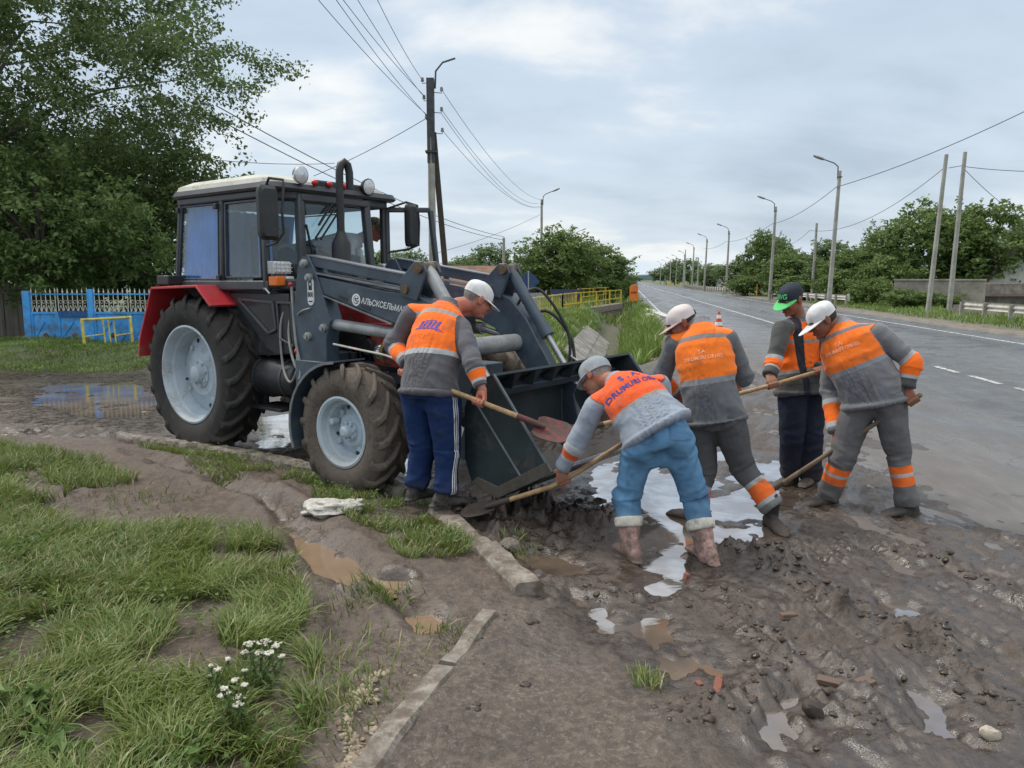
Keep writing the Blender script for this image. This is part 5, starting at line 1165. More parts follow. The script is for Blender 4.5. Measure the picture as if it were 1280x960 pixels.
# dashboard, steering wheel and seat inside
MB().box((1.02,.05,1.80),(.20,.60,.30)).build('dashboard',SEAT,TR,bevel=.04)
swm=MB().tube([(.80+.19*math.cos(a)*.55,.0+.19*math.sin(a),1.98+.19*math.cos(a)*.83*-1*.4) for a in np.linspace(0,2*PI,25)],.014,8,False); swm.tube([(.80,0,1.98),(.95,0,1.80)],.018,8); swm.build('steering_wheel',BLK,TR)
MB().box((.25,.05,1.72),(.46,.46,.14)).box((.04,.05,2.00),(.12,.44,.50)).build('seat',SEAT,TR,bevel=.04)
# lamps at the front corner of the cab
def corner_lamp(sg):
    l=MB().box((1.16,sg*.70,1.69),(.12,.10,.085)).build('turn_signal',AMBER,TR,bevel=.01); MB().box((1.17,sg*.60,1.69),(.10,.085,.085)).build('side_lamp',LENS,l,bevel=.008)
    h_=MB().box((1.15,sg*.66,1.81),(.09,.19,.11)).build('headlight',LENS,TR,bevel=.012); g=MB()
    for k in range(4): g.box((1.199,sg*(.59+.045*k),1.81),(.008,.007,.11))
    for k in range(3): g.box((1.199,sg*.66,1.775+.035*k),(.008,.19,.007))
    for k in range(5): g.box((1.12+.02*k,sg*.758,1.81),(.006,.008,.11))
    g.build('lamp_grid',CHR,h_)
corner_lamp(-1); corner_lamp(1)
MB().box((1.30,-.42,1.70),(.10,.24,.11)).build('yellow_cover',YBAG,TR,bevel=.02)
# wipers
wp=MB(); wp.bar((1.20,-.02,2.41),(1.235,-.32,2.08),.016,.012); wp.bar((1.20,.05,2.41),(1.235,-.26,2.07),.016,.012); wp.bar((1.235,-.42,2.20),(1.245,-.33,1.78),.022,.012); wp.bar((1.20,-.08,2.42),(1.24,-.28,2.20),.02,.015); wp.build('wiper',BLK,TR)
# mirrors
def mirror(y,z,w_,h_,x,arm,sg):
    a=MB().tube(arm,.012,8).build('mirror',BLK,TR)
    mb=rloft(MB(),[[(x+.03,y+q*w_*.80,z+p*h_*.86) for q,p in cs_] for cs_ in [CSQ]]+[[(x+.0,y+q*w_,z+p*h_) for q,p in CSQ],[(x-.04,y+q*w_*.97,z+p*h_*.98) for q,p in CSQ]]); mb.build('mirror_shell',BLK,a,smooth=30)
    MB().add([(x-.0405,y+q*w_*.9,z+p*h_*.93) for q,p in CSQ],[tuple(range(len(CSQ)))]).build('mirror_glass',CHR,a)
CSQ=[(q[0]/2,q[1]/2) for q in rrect(-1,1,-1,1,.35,0)]
mirror(-.86,2.27,.19,.46,1.30,[(1.06,-.73,2.48),(1.24,-.80,2.57),(1.30,-.70,2.56),(1.33,-.72,2.50),(1.33,-.745,2.30),(1.33,-.74,2.10),(1.28,-.78,2.02),(1.06,-.73,2.0)],-1)
mirror(.90,2.26,.15,.44,1.28,[(1.06,.72,2.42),(1.22,.88,2.50),(1.28,.98,2.47),(1.30,.985,2.30),(1.30,.97,2.06),(1.22,.90,2.02),(1.06,.72,1.98)],1)
# open far door
pd=MB(); dq=[(1.06,.75,1.64),(1.06,.75,2.42),(1.40,1.05,2.42),(1.46,1.10,1.64)]
for i in range(4): pd.bar(dq[i],dq[(i+1)%4],.05,.05,(0,0,1) if i%2 else (1,0,0))
pd.build('open_door',FRAME,TR,bevel=.01)
# ---------------------------------------------------------------- loader
def boom(sg):
    y=-.66 if sg<0 else .365
    pm=MB().prism([(1.42,.98),(1.40,1.38),(1.50,1.84),(1.56,1.90),(1.64,1.90),(1.72,1.78),(1.90,1.36),(1.84,1.22),(1.84,.98)],(0,y,0),(1,0,0),(0,0,1),(0,1,0),-.07,.07).build('loader_post',LOAD,TR,bevel=.008)
    MB().prism([(1.44,.78),(1.44,1.01),(1.86,1.01),(1.86,.72),(1.6,.66)],(0,y,0),(1,0,0),(0,0,1),(0,1,0),-.095,.095).build('post_foot',LOAD,pm,bevel=.008)
    for x,z in((1.60,1.84),(1.66,1.72),(1.62,1.22),(1.83,1.30)): MB().lathe([(.001,.0),(.035,0),(.035,.03),(.02,.035),(.02,.05),(.001,.05)],(x,y+sg*.07,z),(0,sg,0),14).build('pin',CYL,pm)
    # main boom: deep tapered box, knee, and leg down to the bucket
    bp=[(1.64,1.745),(1.66,1.63),(1.78,1.585),(2.62,1.365),(2.82,1.29),(3.04,1.10),(3.63,.40),(3.75,.46),(3.71,.56),(3.17,1.38),(3.00,1.55),(2.80,1.60),(2.55,1.615)]
    b=MB().prism(bp,(0,y,0),(1,0,0),(0,0,1),(0,1,0),-.055,.055).build('loader_boom',LOAD,TR,bevel=.012)
    MB().bar((1.66,y,1.765),(2.80,y,1.618),.13,.014,(0,0,1)).build('boom_flange',LOADE,b); MB().bar((1.78,y,1.577),(2.62,y,1.357),.13,.012,(0,0,1)).build('boom_flange',LOADE,b)
    for x,z in((2.0,1.565),(2.27,1.495)): MB().bar((x,y+sg*.0565,z),(x+.11,y+sg*.0565,z-.027),.004,.028).build('slot',BLK,b)
    u=MB().bar((1.60,y,1.865),(2.82,y,1.690),.10,.085,(0,0,1)).build('upper_link',LOAD,TR,bevel=.008); MB().bar((1.60,y,1.911),(2.82,y,1.736),.115,.010,(0,0,1)).build('link_edge',LOADE,u)
    k=MB().prism([(2.74,1.58),(2.74,1.70),(2.90,1.84),(2.98,1.84),(3.02,1.76),(2.92,1.54)],(0,y+sg*.075,0),(1,0,0),(0,0,1),(0,1,0),-.012,.012).prism([(2.74,1.58),(2.74,1.70),(2.90,1.84),(2.98,1.84),(3.02,1.76),(2.92,1.54)],(0,y-sg*.075,0),(1,0,0),(0,0,1),(0,1,0),-.012,.012).build('knee_plate',LOAD,TR,bevel=.006)
    RP=mat('rusty_pin',(.16,.11,.06),.7,.3,var=.4,scale=20); MB().tube([(2.95,y-.11,1.79),(2.95,y+.11,1.79)],.042,14).build('pin',RP,k); MB().tube([(2.80,y-.10,1.63),(2.80,y+.10,1.63)],.035,12).build('pin',RP,k)
    c=MB().tube([(2.95,y,1.79),(2.99,y,1.74),(3.34,y,1.26)],[.040,.050,.050],16).tube([(3.30,y,1.315),(3.36,y,1.235)],.058,16).build('bucket_cylinder',CYL if sg<0 else LOAD,TR); MB().tube([(3.34,y,1.26),(3.66,y,.82)],.026,12).build('piston_rod',STEEL,c)
    lc=MB().tube([(1.84,y,1.33),(1.92,y,1.325),(2.62,y,1.275)],[.04,.048,.048],18).tube([(2.56,y,1.28),(2.66,y,1.272)],.056,18).build('lift_cylinder',CYL,TR); MB().tube([(2.64,y,1.274),(2.98,y,1.20)],.03,12).build('piston_rod',STEEL,lc)
    return b
bm_=boom(-1); boom(1)
MB().tube([(3.06,-.62,1.17),(3.06,.34,1.17)],.074,22).build('cross_tube',CYL,TR)
MB().bar((1.63,-.6,1.0),(1.63,.45,.98),.16,.14).build('cross_member',LOAD,TR,bevel=.01)
# bucket
Wy0,Wy1=-.92,.96
bk=[(3.55,.30),(3.53,.80),(3.60,.98),(3.80,1.075)]
BK=MB(); back=[(3.80,1.075),(3.62,.99),(3.54,.82),(3.54,.45),(3.60,.29),(3.84,.215),(4.28,.46)]
n=len(back); th=.018; inn=[]
for i,(x,z) in enumerate(back):
    a=back[max(i-1,0)]; b=back[min(i+1,n-1)]; dx,dz=b[0]-a[0],b[1]-a[1]; L=math.hypot(dx,dz); inn.append((x-dz/L*th,z+dx/L*th))
poly=back+inn[::-1]; m_=len(poly); vs=[(x,Wy0,z) for x,z in poly]+[(x,Wy1,z) for x,z in poly]; fs=[(i,m_+i,m_+(i+1)%m_,(i+1)%m_) for i in range(m_)]
for i in range(n-1): fs+=[(i,i+1,m_-2-i,m_-1-i),(m_+i,m_+m_-1-i,m_+m_-2-i,m_+i+1)]
BK.add(vs,fs); bucket=BK.build('bucket',BUCK,TR,smooth=30)
for y in(Wy0,Wy1):
    sd=MB().prism(back,(0,y,0),(1,0,0),(0,0,1),(0,1,0),-.011,.011).build('side_plate',BUCK,bucket,bevel=.004)
    sg=-1 if y<0 else 1
    MB().bar((3.80,y+sg*.013,1.07),(4.28,y+sg*.013,.47),.010,.014,(1,0,1)).bar((3.60,y+sg*.013,.92),(4.05,y+sg*.013,.38),.012,.010,(0,1,0)).build('plate_edge',LOADE,sd)
    MB().prism([(3.60,.29),(3.84,.215),(4.285,.46),(4.24,.53),(3.84,.30),(3.66,.34)],(0,y+sg*.015,0),(1,0,0),(0,0,1),(0,1,0),-.007,.007).build('wear_plate',mat('wear_steel',(.10,.088,.075),.6,.2,var=.4,scale=5,dirt=.7,dirtcol=(.10,.082,.066)),sd,bevel=.004)
MB().bar((4.24,Wy0,.445),(4.24,Wy1,.445),.20,.022,(-.45,0,.9)).build('cutting_edge',STEEL,bucket,bevel=.003)
rb=MB().bar((3.63,Wy0+.02,.93),(3.63,Wy1-.02,.93),.10,.07,(.5,0,.8)).build('stiffener',LOAD,bucket,bevel=.006)
for k in range(6):
    y=Wy0+.30+(Wy1-Wy0-.6)*k/5; MB().add([(3.79,y-.05,1.06),(3.79,y+.05,1.06),(3.66,y-.05,.955),(3.66,y+.05,.955),(3.72,y,.93)],[(0,1,4),(0,4,2),(1,3,4),(0,2,3,1),(2,4,3)]).build('gusset',BUCK,bucket)
for y in(-.66,.365): MB().prism([(3.53,.40),(3.53,.88),(3.70,.86),(3.66,.78),(3.74,.42)],(0,y-.06,0),(1,0,0),(0,0,1),(0,1,0),-.01,.01).prism([(3.30,.40),(3.56,.35),(3.56,.90),(3.46,.86)],(0,y,0),(1,0,0),(0,0,1),(0,1,0),-.09,.09).build('bucket_bracket',LOAD,bucket,bevel=.006)
# hoses
def hose(pts,r,m=HOSE,name='hydraulic_hose'):
    p=[Vector(q) for q in pts]; out=[]; n=len(p)
    for i in range(n-1):
        a,b,c,d=p[max(i-1,0)],p[i],p[i+1],p[min(i+2,n-1)]
        for k in range(6):
            t=k/6; out.append(.5*((2*b)+(c-a)*t+(2*a-5*b+4*c-d)*t*t+(3*b-a-3*c+d)*t**3))
    out.append(p[-1]); return MB().tube(out,r,8).build(name,m,TR)
hose([(2.98,.42,1.18),(3.05,.36,1.50),(3.20,.46,1.62),(3.40,.58,1.30),(3.44,.58,1.05),(3.40,.56,.95)],.014)
hose([(2.95,.30,1.22),(3.02,.40,1.28),(3.25,.48,1.44),(3.42,.60,1.24),(3.48,.60,1.0)],.014)
hose([(3.44,.58,1.06),(3.55,.59,.98),(3.66,.58,.82)],.010,STEEL,'steel_pipe')
hose([(1.34,-.66,1.60),(1.30,-.70,1.25),(1.40,-.74,1.00),(1.52,-.74,.86)],.013,HOSEG)
hose([(1.38,-.64,1.62),(1.20,-.70,1.35),(1.22,-.72,.95),(1.36,-.75,.80),(1.46,-.74,.95),(1.42,-.72,1.10)],.012,HOSEG)
hose([(1.36,-.70,1.66),(1.44,-.74,1.20),(1.50,-.74,.95),(1.50,-.76,.84)],.013,HOSEG)
hose([(1.48,-.735,1.40),(1.58,-.76,1.44),(1.66,-.745,1.46)],.008,HOSEG)
hose([(1.95,-.745,1.17),(2.3,-.76,1.14),(2.62,-.74,1.10),(2.85,-.7,1.0)],.009,mat('white_pipe',(.55,.54,.48),.5),'steel_pipe')
for q in((1.36,-.71,1.66),(1.44,-.735,1.08)): MB().ball(q,.021,10,6).build('red_coupling',REDL,TR)
# sticker and lettering on the loader
def text_on(name,body,size,origin,ax,ay,m,parent,off=.003,shear=0,bold=0.0,sx=1.0,world=False):
    cu=bpy.data.curves.new(name,'FONT'); cu.body=body; cu.size=size; cu.align_x='CENTER'; cu.align_y='CENTER'; cu.shear=shear; cu.offset=bold; cu.resolution_u=3
    o=bpy.data.objects.new(name,cu); C.objects.link(o); dg=bpy.context.evaluated_depsgraph_get(); me=bpy.data.meshes.new_from_object(o.evaluated_get(dg)); bpy.data.objects.remove(o); bpy.data.curves.remove(cu)
    a,b=Vector(ax).normalized(),Vector(ay).normalized(); n=a.cross(b); o0=Vector(origin)
    for v in me.vertices: v.co=o0+a*(v.co.x*sx)+b*v.co.y+n*off
    me.materials.clear(); me.materials.append(m); q=bpy.data.objects.new(name,me); C.objects.link(q); q.parent=parent; return q
WHT=mat('white_transfer',(.72,.74,.75),.5,var=.12,scale=20); INK=mat('black_ink',(.02,.02,.02),.5)
ya=-.7155
slope=Vector((1.14,0,-.147)).normalized(); upv=Vector((.128,0,.992))
text_on('lettering','АЛЬСКСЕЛЬМАШ',.066,(2.535,ya,1.50),slope,upv,WHT,bm_,.003,.15,.0012,.92)
em=MB(); ec=Vector((2.215,ya-.003,1.541))
em.lathe([(.050,0),(.050,.002),(.034,.002),(.034,0)],ec,(0,-1,0),26); em.tube([ec+Vector((.020*math.cos(a),-.002,.022*math.sin(a))) for a in np.linspace(.7,5.6,12)],.006,5); em.bar(ec+Vector((.0,-.002,0)),ec+Vector((.045,-.002,.0)),.004,.010,(0,0,1)); em.build('emblem',WHT,bm_)
yp=-.735
stp=MB().prism([(1.715+.040*math.cos(a)*(1),1.60+(.075 if math.sin(a)>0 else -.075)*1+.040*math.sin(a)) for a in np.linspace(0,2*PI,24,endpoint=False)],(0,yp,0),(1,0,0),(0,0,1),(0,-1,0),-.02,.004)
st_=stp.build('sticker',WHT,TR); st_.location=(-.05,.0,0)
text_on('figures','800',.058,(1.715,yp-.004,1.575),(1,0,0),(0,0,1),INK,st_,.001,0,.002,.8)
MB().prism([(1.69,1.615),(1.74,1.615),(1.735,1.655),(1.695,1.655)],(0,yp-.0045,0),(1,0,0),(0,0,1),(0,-1,0),0,.001).tube([(1.697,yp-.005,1.655),(1.70,yp-.005,1.682),(1.73,yp-.005,1.682),(1.733,yp-.005,1.655)],.005,5).bar((1.69,yp-.005,1.520),(1.74,yp-.005,1.520),.003,.010,(0,0,1)).build('weight_symbol',INK,st_)
# mud in the bucket
def mudheap(name,fn,x0,x1,y0,y1,n,m,lab,parent_mat=None):
    xs_=np.linspace(x0,x1,n); ys_=np.linspace(y0,y1,n); X_,Y_=np.meshgrid(xs_,ys_); Z_=fn(X_.ravel(),Y_.ravel())
    ix=np.arange(n*n).reshape(n,n); f=np.stack([ix[:-1,:-1],ix[:-1,1:],ix[1:,1:],ix[1:,:-1]],-1).reshape(-1,4)
    o=npmesh(name,np.stack([X_.ravel(),Y_.ravel(),Z_],1),f,m); tag(o,lab,'mud heap'); return o
def bz(x,y):
    fl=np.interp(x,[3.54,3.6,3.84,4.28],[.42,.31,.235,.475])
    return fl+np.maximum(.008,(.20+.07*n2(x,y,3,3,80)+.05*np.abs(n2(x,y,9,3,81)))*sstep(4.27,4.0,x)*sstep(3.50,3.62,x))
MUDM=mat('wet_mud',(.085,.066,.053),.5,var=.35,scale=5,bump=.6,bscale=40)
o=mudheap('mud_load',bz,3.57,4.25,Wy0+.02,Wy1-.02,90,MUDM,'wet dark mud lying in the loader bucket'); o.location=(-2.60,8.17,0); o.rotation_euler=(0,0,-math.radians(37))
# ================================================================ PEOPLE
def nv(a): a=np.asarray(a,float); return a/(np.linalg.norm(a)+1e-9)
def remesh(mb,vox,smooth=3,sf=.5):
    me=mb.mesh('tmp',None); o=bpy.data.objects.new('tmp',me); C.objects.link(o)
    r=o.modifiers.new('r','REMESH'); r.mode='VOXEL'; r.voxel_size=vox
    if smooth: s=o.modifiers.new('s','SMOOTH'); s.factor=sf; s.iterations=smooth
    dg=bpy.context.evaluated_depsgraph_get(); e=o.evaluated_get(dg); m=e.to_mesh()
    v=np.empty(len(m.vertices)*3,np.float32); m.vertices.foreach_get('co',v); v=v.reshape(-1,3).astype(float)
    nq=np.empty(len(m.vertices)*3,np.float32); m.vertices.foreach_get('normal',nq); nq=nq.reshape(-1,3).astype(float)
    f=[tuple(p.vertices) for p in m.polygons]; f=np.array([q for q in f if len(q)==4],np.int32)
    e.to_mesh_clear(); bpy.data.objects.remove(o); bpy.data.meshes.remove(me); return v,nq,f
def limb(mb,pts,rr,n=14,tip=True):
    pts=[Vector(p) for p in pts]; m=len(pts); secs=[]; u=None
    for i,p in enumerate(pts):
        d=(pts[min(i+1,m-1)]-pts[max(i-1,0)]).normalized()
        if u is None: u=d.orthogonal().normalized()
        u=(u-d*u.dot(d)).normalized(); w=d.cross(u); secs.append((p,u*rr[i],w*rr[i]))
    mb.loft(secs,n)
    for p,r in ((pts[0],rr[0]),(pts[-1],rr[-1]))[:2 if tip else 1]: mb.ball(p,r*.98,12,8)
def seglocal(v,a,b):
    a,b=np.array(a),np.array(b); d=b-a; L=np.dot(d,d); t=((v-a)@d)/L; tc=np.clip(t,0,1); q=a+tc[:,None]*d; return t,np.linalg.norm(v-q,axis=1),v-q
def clothmat(name,base,rough=.85,var=.18,weave=220,mudz=None,fade=None):
    t=NT(name); v=t.coord('Object'); a=t.noise(4,5,.6,v); b=t.noise(weave,2,.5,v); c2=t.noise(10,2,.42,v)
    return t,v,a,b,c2
REFL=(.42,.44,.45); ORNG=(.97,.170,.012)
def jacket_mat(name,grey,zones,bandR,bandL,orange=ORNG,collar=None,opening=None,hem_=.0,dirt=.15):
    t,v,a,b,c2=clothmat(name,grey); tt=t.attr('tt').outputs[2]; af=t.attr('armf').outputs[2]; al=t.attr('al').outputs[2]; sd=t.attr('side').outputs[2]
    def step(x,e): return t.math('GREATER_THAN',x,e)
    col=grey
    for e,c in zones: col=t.mix(step(tt,e),col,c)
    def sleeve(bd):
        k=grey
        for e,c in bd: k=t.mix(step(al,e),k,c)
        return k
    arm=t.mix(step(sd,0.0),sleeve(bandL),sleeve(bandR)); col=t.mix(step(af,0.0),col,arm)
    if opening:
        lx=t.attr('lx').outputs[2]; fr=t.attr('fr').outputs[2]
        wv=t.mr(tt,opening[0],opening[1],opening[2],opening[3],False); m=t.math('MULTIPLY',t.math('LESS_THAN',t.math('ABSOLUTE',t.math('ADD',lx,opening[4])),wv),t.math('MULTIPLY',step(fr,.02),t.math('LESS_THAN',af,0.0)))
        col=t.mix(m,col,(.018,.022,.038))
    col=t.mix(t.mr(a,.35,.68,0,.30),col,(0,0,0),'MULTIPLY') if False else t.mix(t.math('MULTIPLY',t.mr(a,.38,.70),dirt*1.6),col,t.mix(.5,col,(.06,.05,.04)))
    sm=t.math('MULTIPLY',t.math('LESS_THAN',t.math('ABSOLUTE',t.math('SUBTRACT',tt,hem_)),.006),t.math('LESS_THAN',af,0.0)); sm=t.math('MAXIMUM',sm,t.math('LESS_THAN',t.math('ABSOLUTE',t.math('SUBTRACT',af,0.0)),.035)); col=t.mix(t.math('MULTIPLY',sm,.45),col,(.02,.02,.02)); col=t.mix(t.mr(c2,.58,.72,0,dirt*2),col,(.12,.095,.075))
    bs=t.bsdf(col,.82,0,t.bump(b,.05,.002,t.bump(c2,.75,.020)),.3); bs.inputs['Sheen Weight'].default_value=.15; return t.m
def trouser_mat(name,base,bands=None,stripes=None,jean=False,mud=.35,mudtop=.45,fz=0.0):
    t,v,a,b,c2=clothmat(name,base); ll=t.attr('ll').outputs[2]; col=base
    if jean:
        col=t.mix(t.mr(a,.34,.66),tuple(x*.70 for x in base),tuple(x*1.35 for x in base)); th=t.attr('fade').outputs[2]; col=t.mix(t.math('MULTIPLY',t.mr(th,.2,.9),.35),col,(.30,.42,.56))
    for e,c in (bands or []): col=t.mix(t.math('GREATER_THAN',ll,e),col,c)
    if stripes:
        sw=t.attr('sw').outputs[2]; so=t.attr('so').outputs[2]; m=0
        for o in stripes: 
            k=t.math('LESS_THAN',t.math('ABSOLUTE',t.math('SUBTRACT',sw,o)),.0042); m=k if m==0 else t.math('ADD',m,k)
        col=t.mix(t.math('MULTIPLY',t.math('MINIMUM',m,1.0),t.math('GREATER_THAN',so,0.02)),col,(.75,.76,.78))
    z=t.n('ShaderNodeSeparateXYZ',i_0=t.pos()).outputs[2]
    dz=t.mr(t.math('ADD',z,t.math('MULTIPLY',t.math('SUBTRACT',c2,.5),.35)),fz+.02,fz+mudtop,mud,0.0); col=t.mix(dz,col,(.105,.085,.068)); col=t.mix(t.mr(a,.5,.75,0,.2),col,tuple(x*.55 for x in base)); col=t.mix(t.mr(c2,.60,.70,0,.5),col,tuple(.5*x+.03 for x in base))
    t.bsdf(col,.85,0,t.bump(b,.05,.002,t.bump(c2,.75,.020)),.25); return t.m
def skinmat(name,base):
    t=NT(name); v=t.coord('Object'); a=t.noise(9,4,.6,v); b=t.noise(60,3,.6,v); col=t.mix(t.mr(a,.35,.68),base,(base[0]*1.12,base[1]*.72,base[2]*.66)); col=t.mix(t.mr(b,.4,.75,0,.3),col,tuple(x*.55 for x in base))
    t.bsdf(col,.62,0,t.bump(b,.4,.004),.3); return t.m
def hand(mb,W,G,A,rs_=.017,thumb=1,loose=0.0):
    "hand closed round a shaft through G along A; W is the wrist"
    W,G,A=nv0(W),nv0(G),nv(A); d=G-W; d=nv(d-A*np.dot(d,A)); n=np.cross(A,d); rf=rs_+.0085
    def pt(phi,off,r): a=math.radians(phi); return G+A*off+(n*math.cos(a)+d*math.sin(a))*r
    ln=[.92,1.0,.97,.85]
    for i in range(4):
        off=(i-1.5)*.0205*(-thumb); r0=.0092 if i<3 else .0082; K=pt(-38,off,rf+.006)
        limb(mb,[tuple(W+A*off*.55+n*.006),tuple((W+K)/2+A*off*.25+n*.006),tuple(K)],[.016,.0155,.0125],8)
        ph=[-38,20,82,140,140+48*ln[i]]; limb(mb,[tuple(pt(p,off*(1+.04*k),rf+(.004 if k in(1,2) else 0))) for k,p in enumerate(ph)],[r0*1.12,r0*1.08,r0,r0*.95,r0*.82],8)
    o1=.040*thumb; T0=W+(G-W)*.30+A*.014*thumb-n*.006
    limb(mb,[tuple(T0),tuple(pt(248,o1*.75,rf+.012)),tuple(pt(210,o1*1.0,rf+.004)),tuple(pt(160,o1*.92,rf+.002))],[.0150,.0125,.0105,.0085],8)
    mb.ball(tuple((W+pt(-70,0,rf))*.5),.026,12,8)
def nv0(a): return np.array([float(x) for x in a])
def head_geo(mb,hc,f,u,big=1.0):
    f=nv(f); r=np.cross(f,u); r=nv(r); u=np.cross(r,f)
    def L(x,y,z): return tuple(np.array(hc)+(r*x+f*y+u*z)*big)
    M=Matrix((r,f,u)).transposed()
    def ell(c,ax,n=20,m=14):
        b=MB().ball((0,0,0),ax,n,m); mb.add([tuple(np.array(L(*c))+(r*p[0]+f*p[1]+u*p[2])*big) for p in b.v],b.f)
    ell((0,-.012,.026),(.074,.096,.086)); ell((0,.022,-.035),(.062,.070,.078)); ell((0,.040,-.088),(.040,.044,.030)); ell((0,-.03,-.03),(.062,.062,.07))
    ell((0,.075,.018),(.052,.020,.016)); ell((.030,.068,-.028),(.024,.020,.022)); ell((-.030,.068,-.028),(.024,.020,.022))
    mb.loft([(L(0,.088,.012),np.array(r)*.008*big,np.array(f)*.008*big),(L(0,.104,-.012),np.array(r)*.012*big,np.array(f)*.010*big),(L(0,.113,-.030),np.array(r)*.016*big,np.array(f)*.012*big),(L(0,.096,-.040),np.array(r)*.014*big,np.array(f)*.010*big)],10)
    ell((0,.088,-.060),(.024,.010,.007)); ell((0,.086,-.072),(.020,.010,.007)); ell((0,.078,-.098),(.020,.014,.014))
    for s in(-1,1):
        ell((s*.077,-.012,-.004),(.011,.021,.033)); ell((s*.083,-.018,.008),(.009,.012,.018)); ell((s*.078,-.006,-.030),(.008,.011,.010))
    return r,f,u,L
def cap_geo(L,kind,brimlen=.075,tilt=.0,big=1.055,low=.026):
    "dome following the skull plus a curved brim; returns two meshes' data"
    dome=MB(); n=60; m=12; vs=[]
    for j in range(m+1):
        th=(PI/2)*(1-j/m)*1.0
        for k in range(n):
            a=2*PI*k/n; rr=math.sin(max(th,.03)); zz=math.cos(max(th,.03)); pk=1-.022*math.exp(-(math.sin(a*3)/.16)**2)*rr**.5+.012*math.sin(a*5+j*.9)*rr
            vs.append(L(.079*big*rr*math.cos(a)*pk,-.012+.100*big*rr*math.sin(a)*pk,low+tilt*(.1*rr*math.sin(a))+(.095*zz**.72 if kind!='flat' else .108*zz**.70)*(1+.07*math.sin(a)*rr)+.004*math.sin(a*3+1)*rr*zz))
    lowr=[L(.079*big*math.cos(2*PI*k/n)*1.0,-.012+.100*big*math.sin(2*PI*k/n),low-.014+tilt*.1*math.sin(2*PI*k/n)) for k in range(n)]
    vs=lowr+vs; fs=[]
    for j in range(m+1):
        for k in range(n): k2=(k+1)%n; fs.append((j*n+k,j*n+k2,(j+1)*n+k2,(j+1)*n+k))
    fs.append(tuple(reversed(range(n)))); fs.append(tuple((m+1)*n+k for k in range(n))); dome.add(vs,fs)
    br=MB(); q=15; top=[];bot=[]
    for i in range(q):
        a=math.radians(22+136*i/(q-1)) if kind!='flat' else math.radians(2+176*i/(q-1)); c,s=math.cos(a),math.sin(a)
        for rad in(0,.5,1.0):
            ext=brimlen*rad*(max(0,math.sin((a-math.radians(22))/math.radians(136)*PI))**.55 if kind!='flat' else .6+.4*s)
            x=.079*big*c*(1+ .10*rad); y=-.012+.100*big*s+ext; z=low-.006-ext*.28-.10*(x*x)*8*rad*(1 if kind!='flat' else .4)+tilt*.1*s
            top.append(L(x,y,z+.0022)); bot.append(L(x,y,z-.0022))
    vs=top+bot; o=len(top); fs=[]
    for i in range(q-1):
        for j in range(2): a=i*3+j; fs+=[(a,a+1,a+4,a+3),(o+a,o+a+3,o+a+4,o+a+1)]
    for i in range(q-1): a=i*3+2; fs.append((a,o+a,o+a+3,a+3)); a=i*3; fs.append((a,a+3,o+a+3,o+a))
    for a in(0,(q-1)*3): 
        for j in range(2): fs.append((a+j,o+a+j,o+a+j+1,a+j+1))
    br.add(vs,fs); return dome,br
def shoe(mb,an,toe,fz,tall=0.0,ln=.28,w=1.0):
    an=nv0(an); d=nv0(toe)-an; d[2]=0; d=nv(d); s=np.array([-d[1],d[0],0]); b=np.array([an[0],an[1],fz]); secs=[]
    for x,ww,h in((-.085,.022,.05),(-.07,.036,.085),(-.02,.041,.095),(.04,.043,.085),(.09,.048,.066),(.14,.049,.054),(.175,.040,.044),(.195,.022,.03)):
        x*=ln/.28; secs.append((tuple(b+d*x+np.array([0,0,h/2])),tuple(s*ww*w),(0,0,h/2)))
    mb.loft(secs,14)
    for x in np.linspace(-.075,.18,8): mb.ball(tuple(b+d*x*ln/.28+np.array([0,0,.012])),(.040*w,.040*w,.012),10,5)
    limb(mb,[tuple(b+np.array([0,0,.06])-d*.02),tuple(an+np.array([0,0,.02])-d*.01),tuple(an+(np.array(tall_dir(an,tall))))],[.045*w,.048*w,.050*w if tall==0 else .064],12)
def tall_dir(an,tall): return (0,0,.05+tall)
SHAFTM=mat('shovel_wood',(.42,.27,.14),.6,var=.3,scale=6,bump=.3,bscale=60,dirt=.25,dirtcol=(.2,.14,.09),stretch=(3,3,3)); SHAFTD=mat('dark_shovel_wood',(.20,.14,.09),.6,var=.3,scale=6,bump=.3,bscale=60,dirt=.5)
BLADER=mat('red_blade',(.26,.022,.03),.5,.1,var=.3,scale=14,dirt=.85,dirtcol=(.07,.055,.045)); BLADED=mat('muddy_blade',(.07,.058,.05),.55,.2,var=.4,scale=10,dirt=.7,dirtcol=(.07,.055,.045))
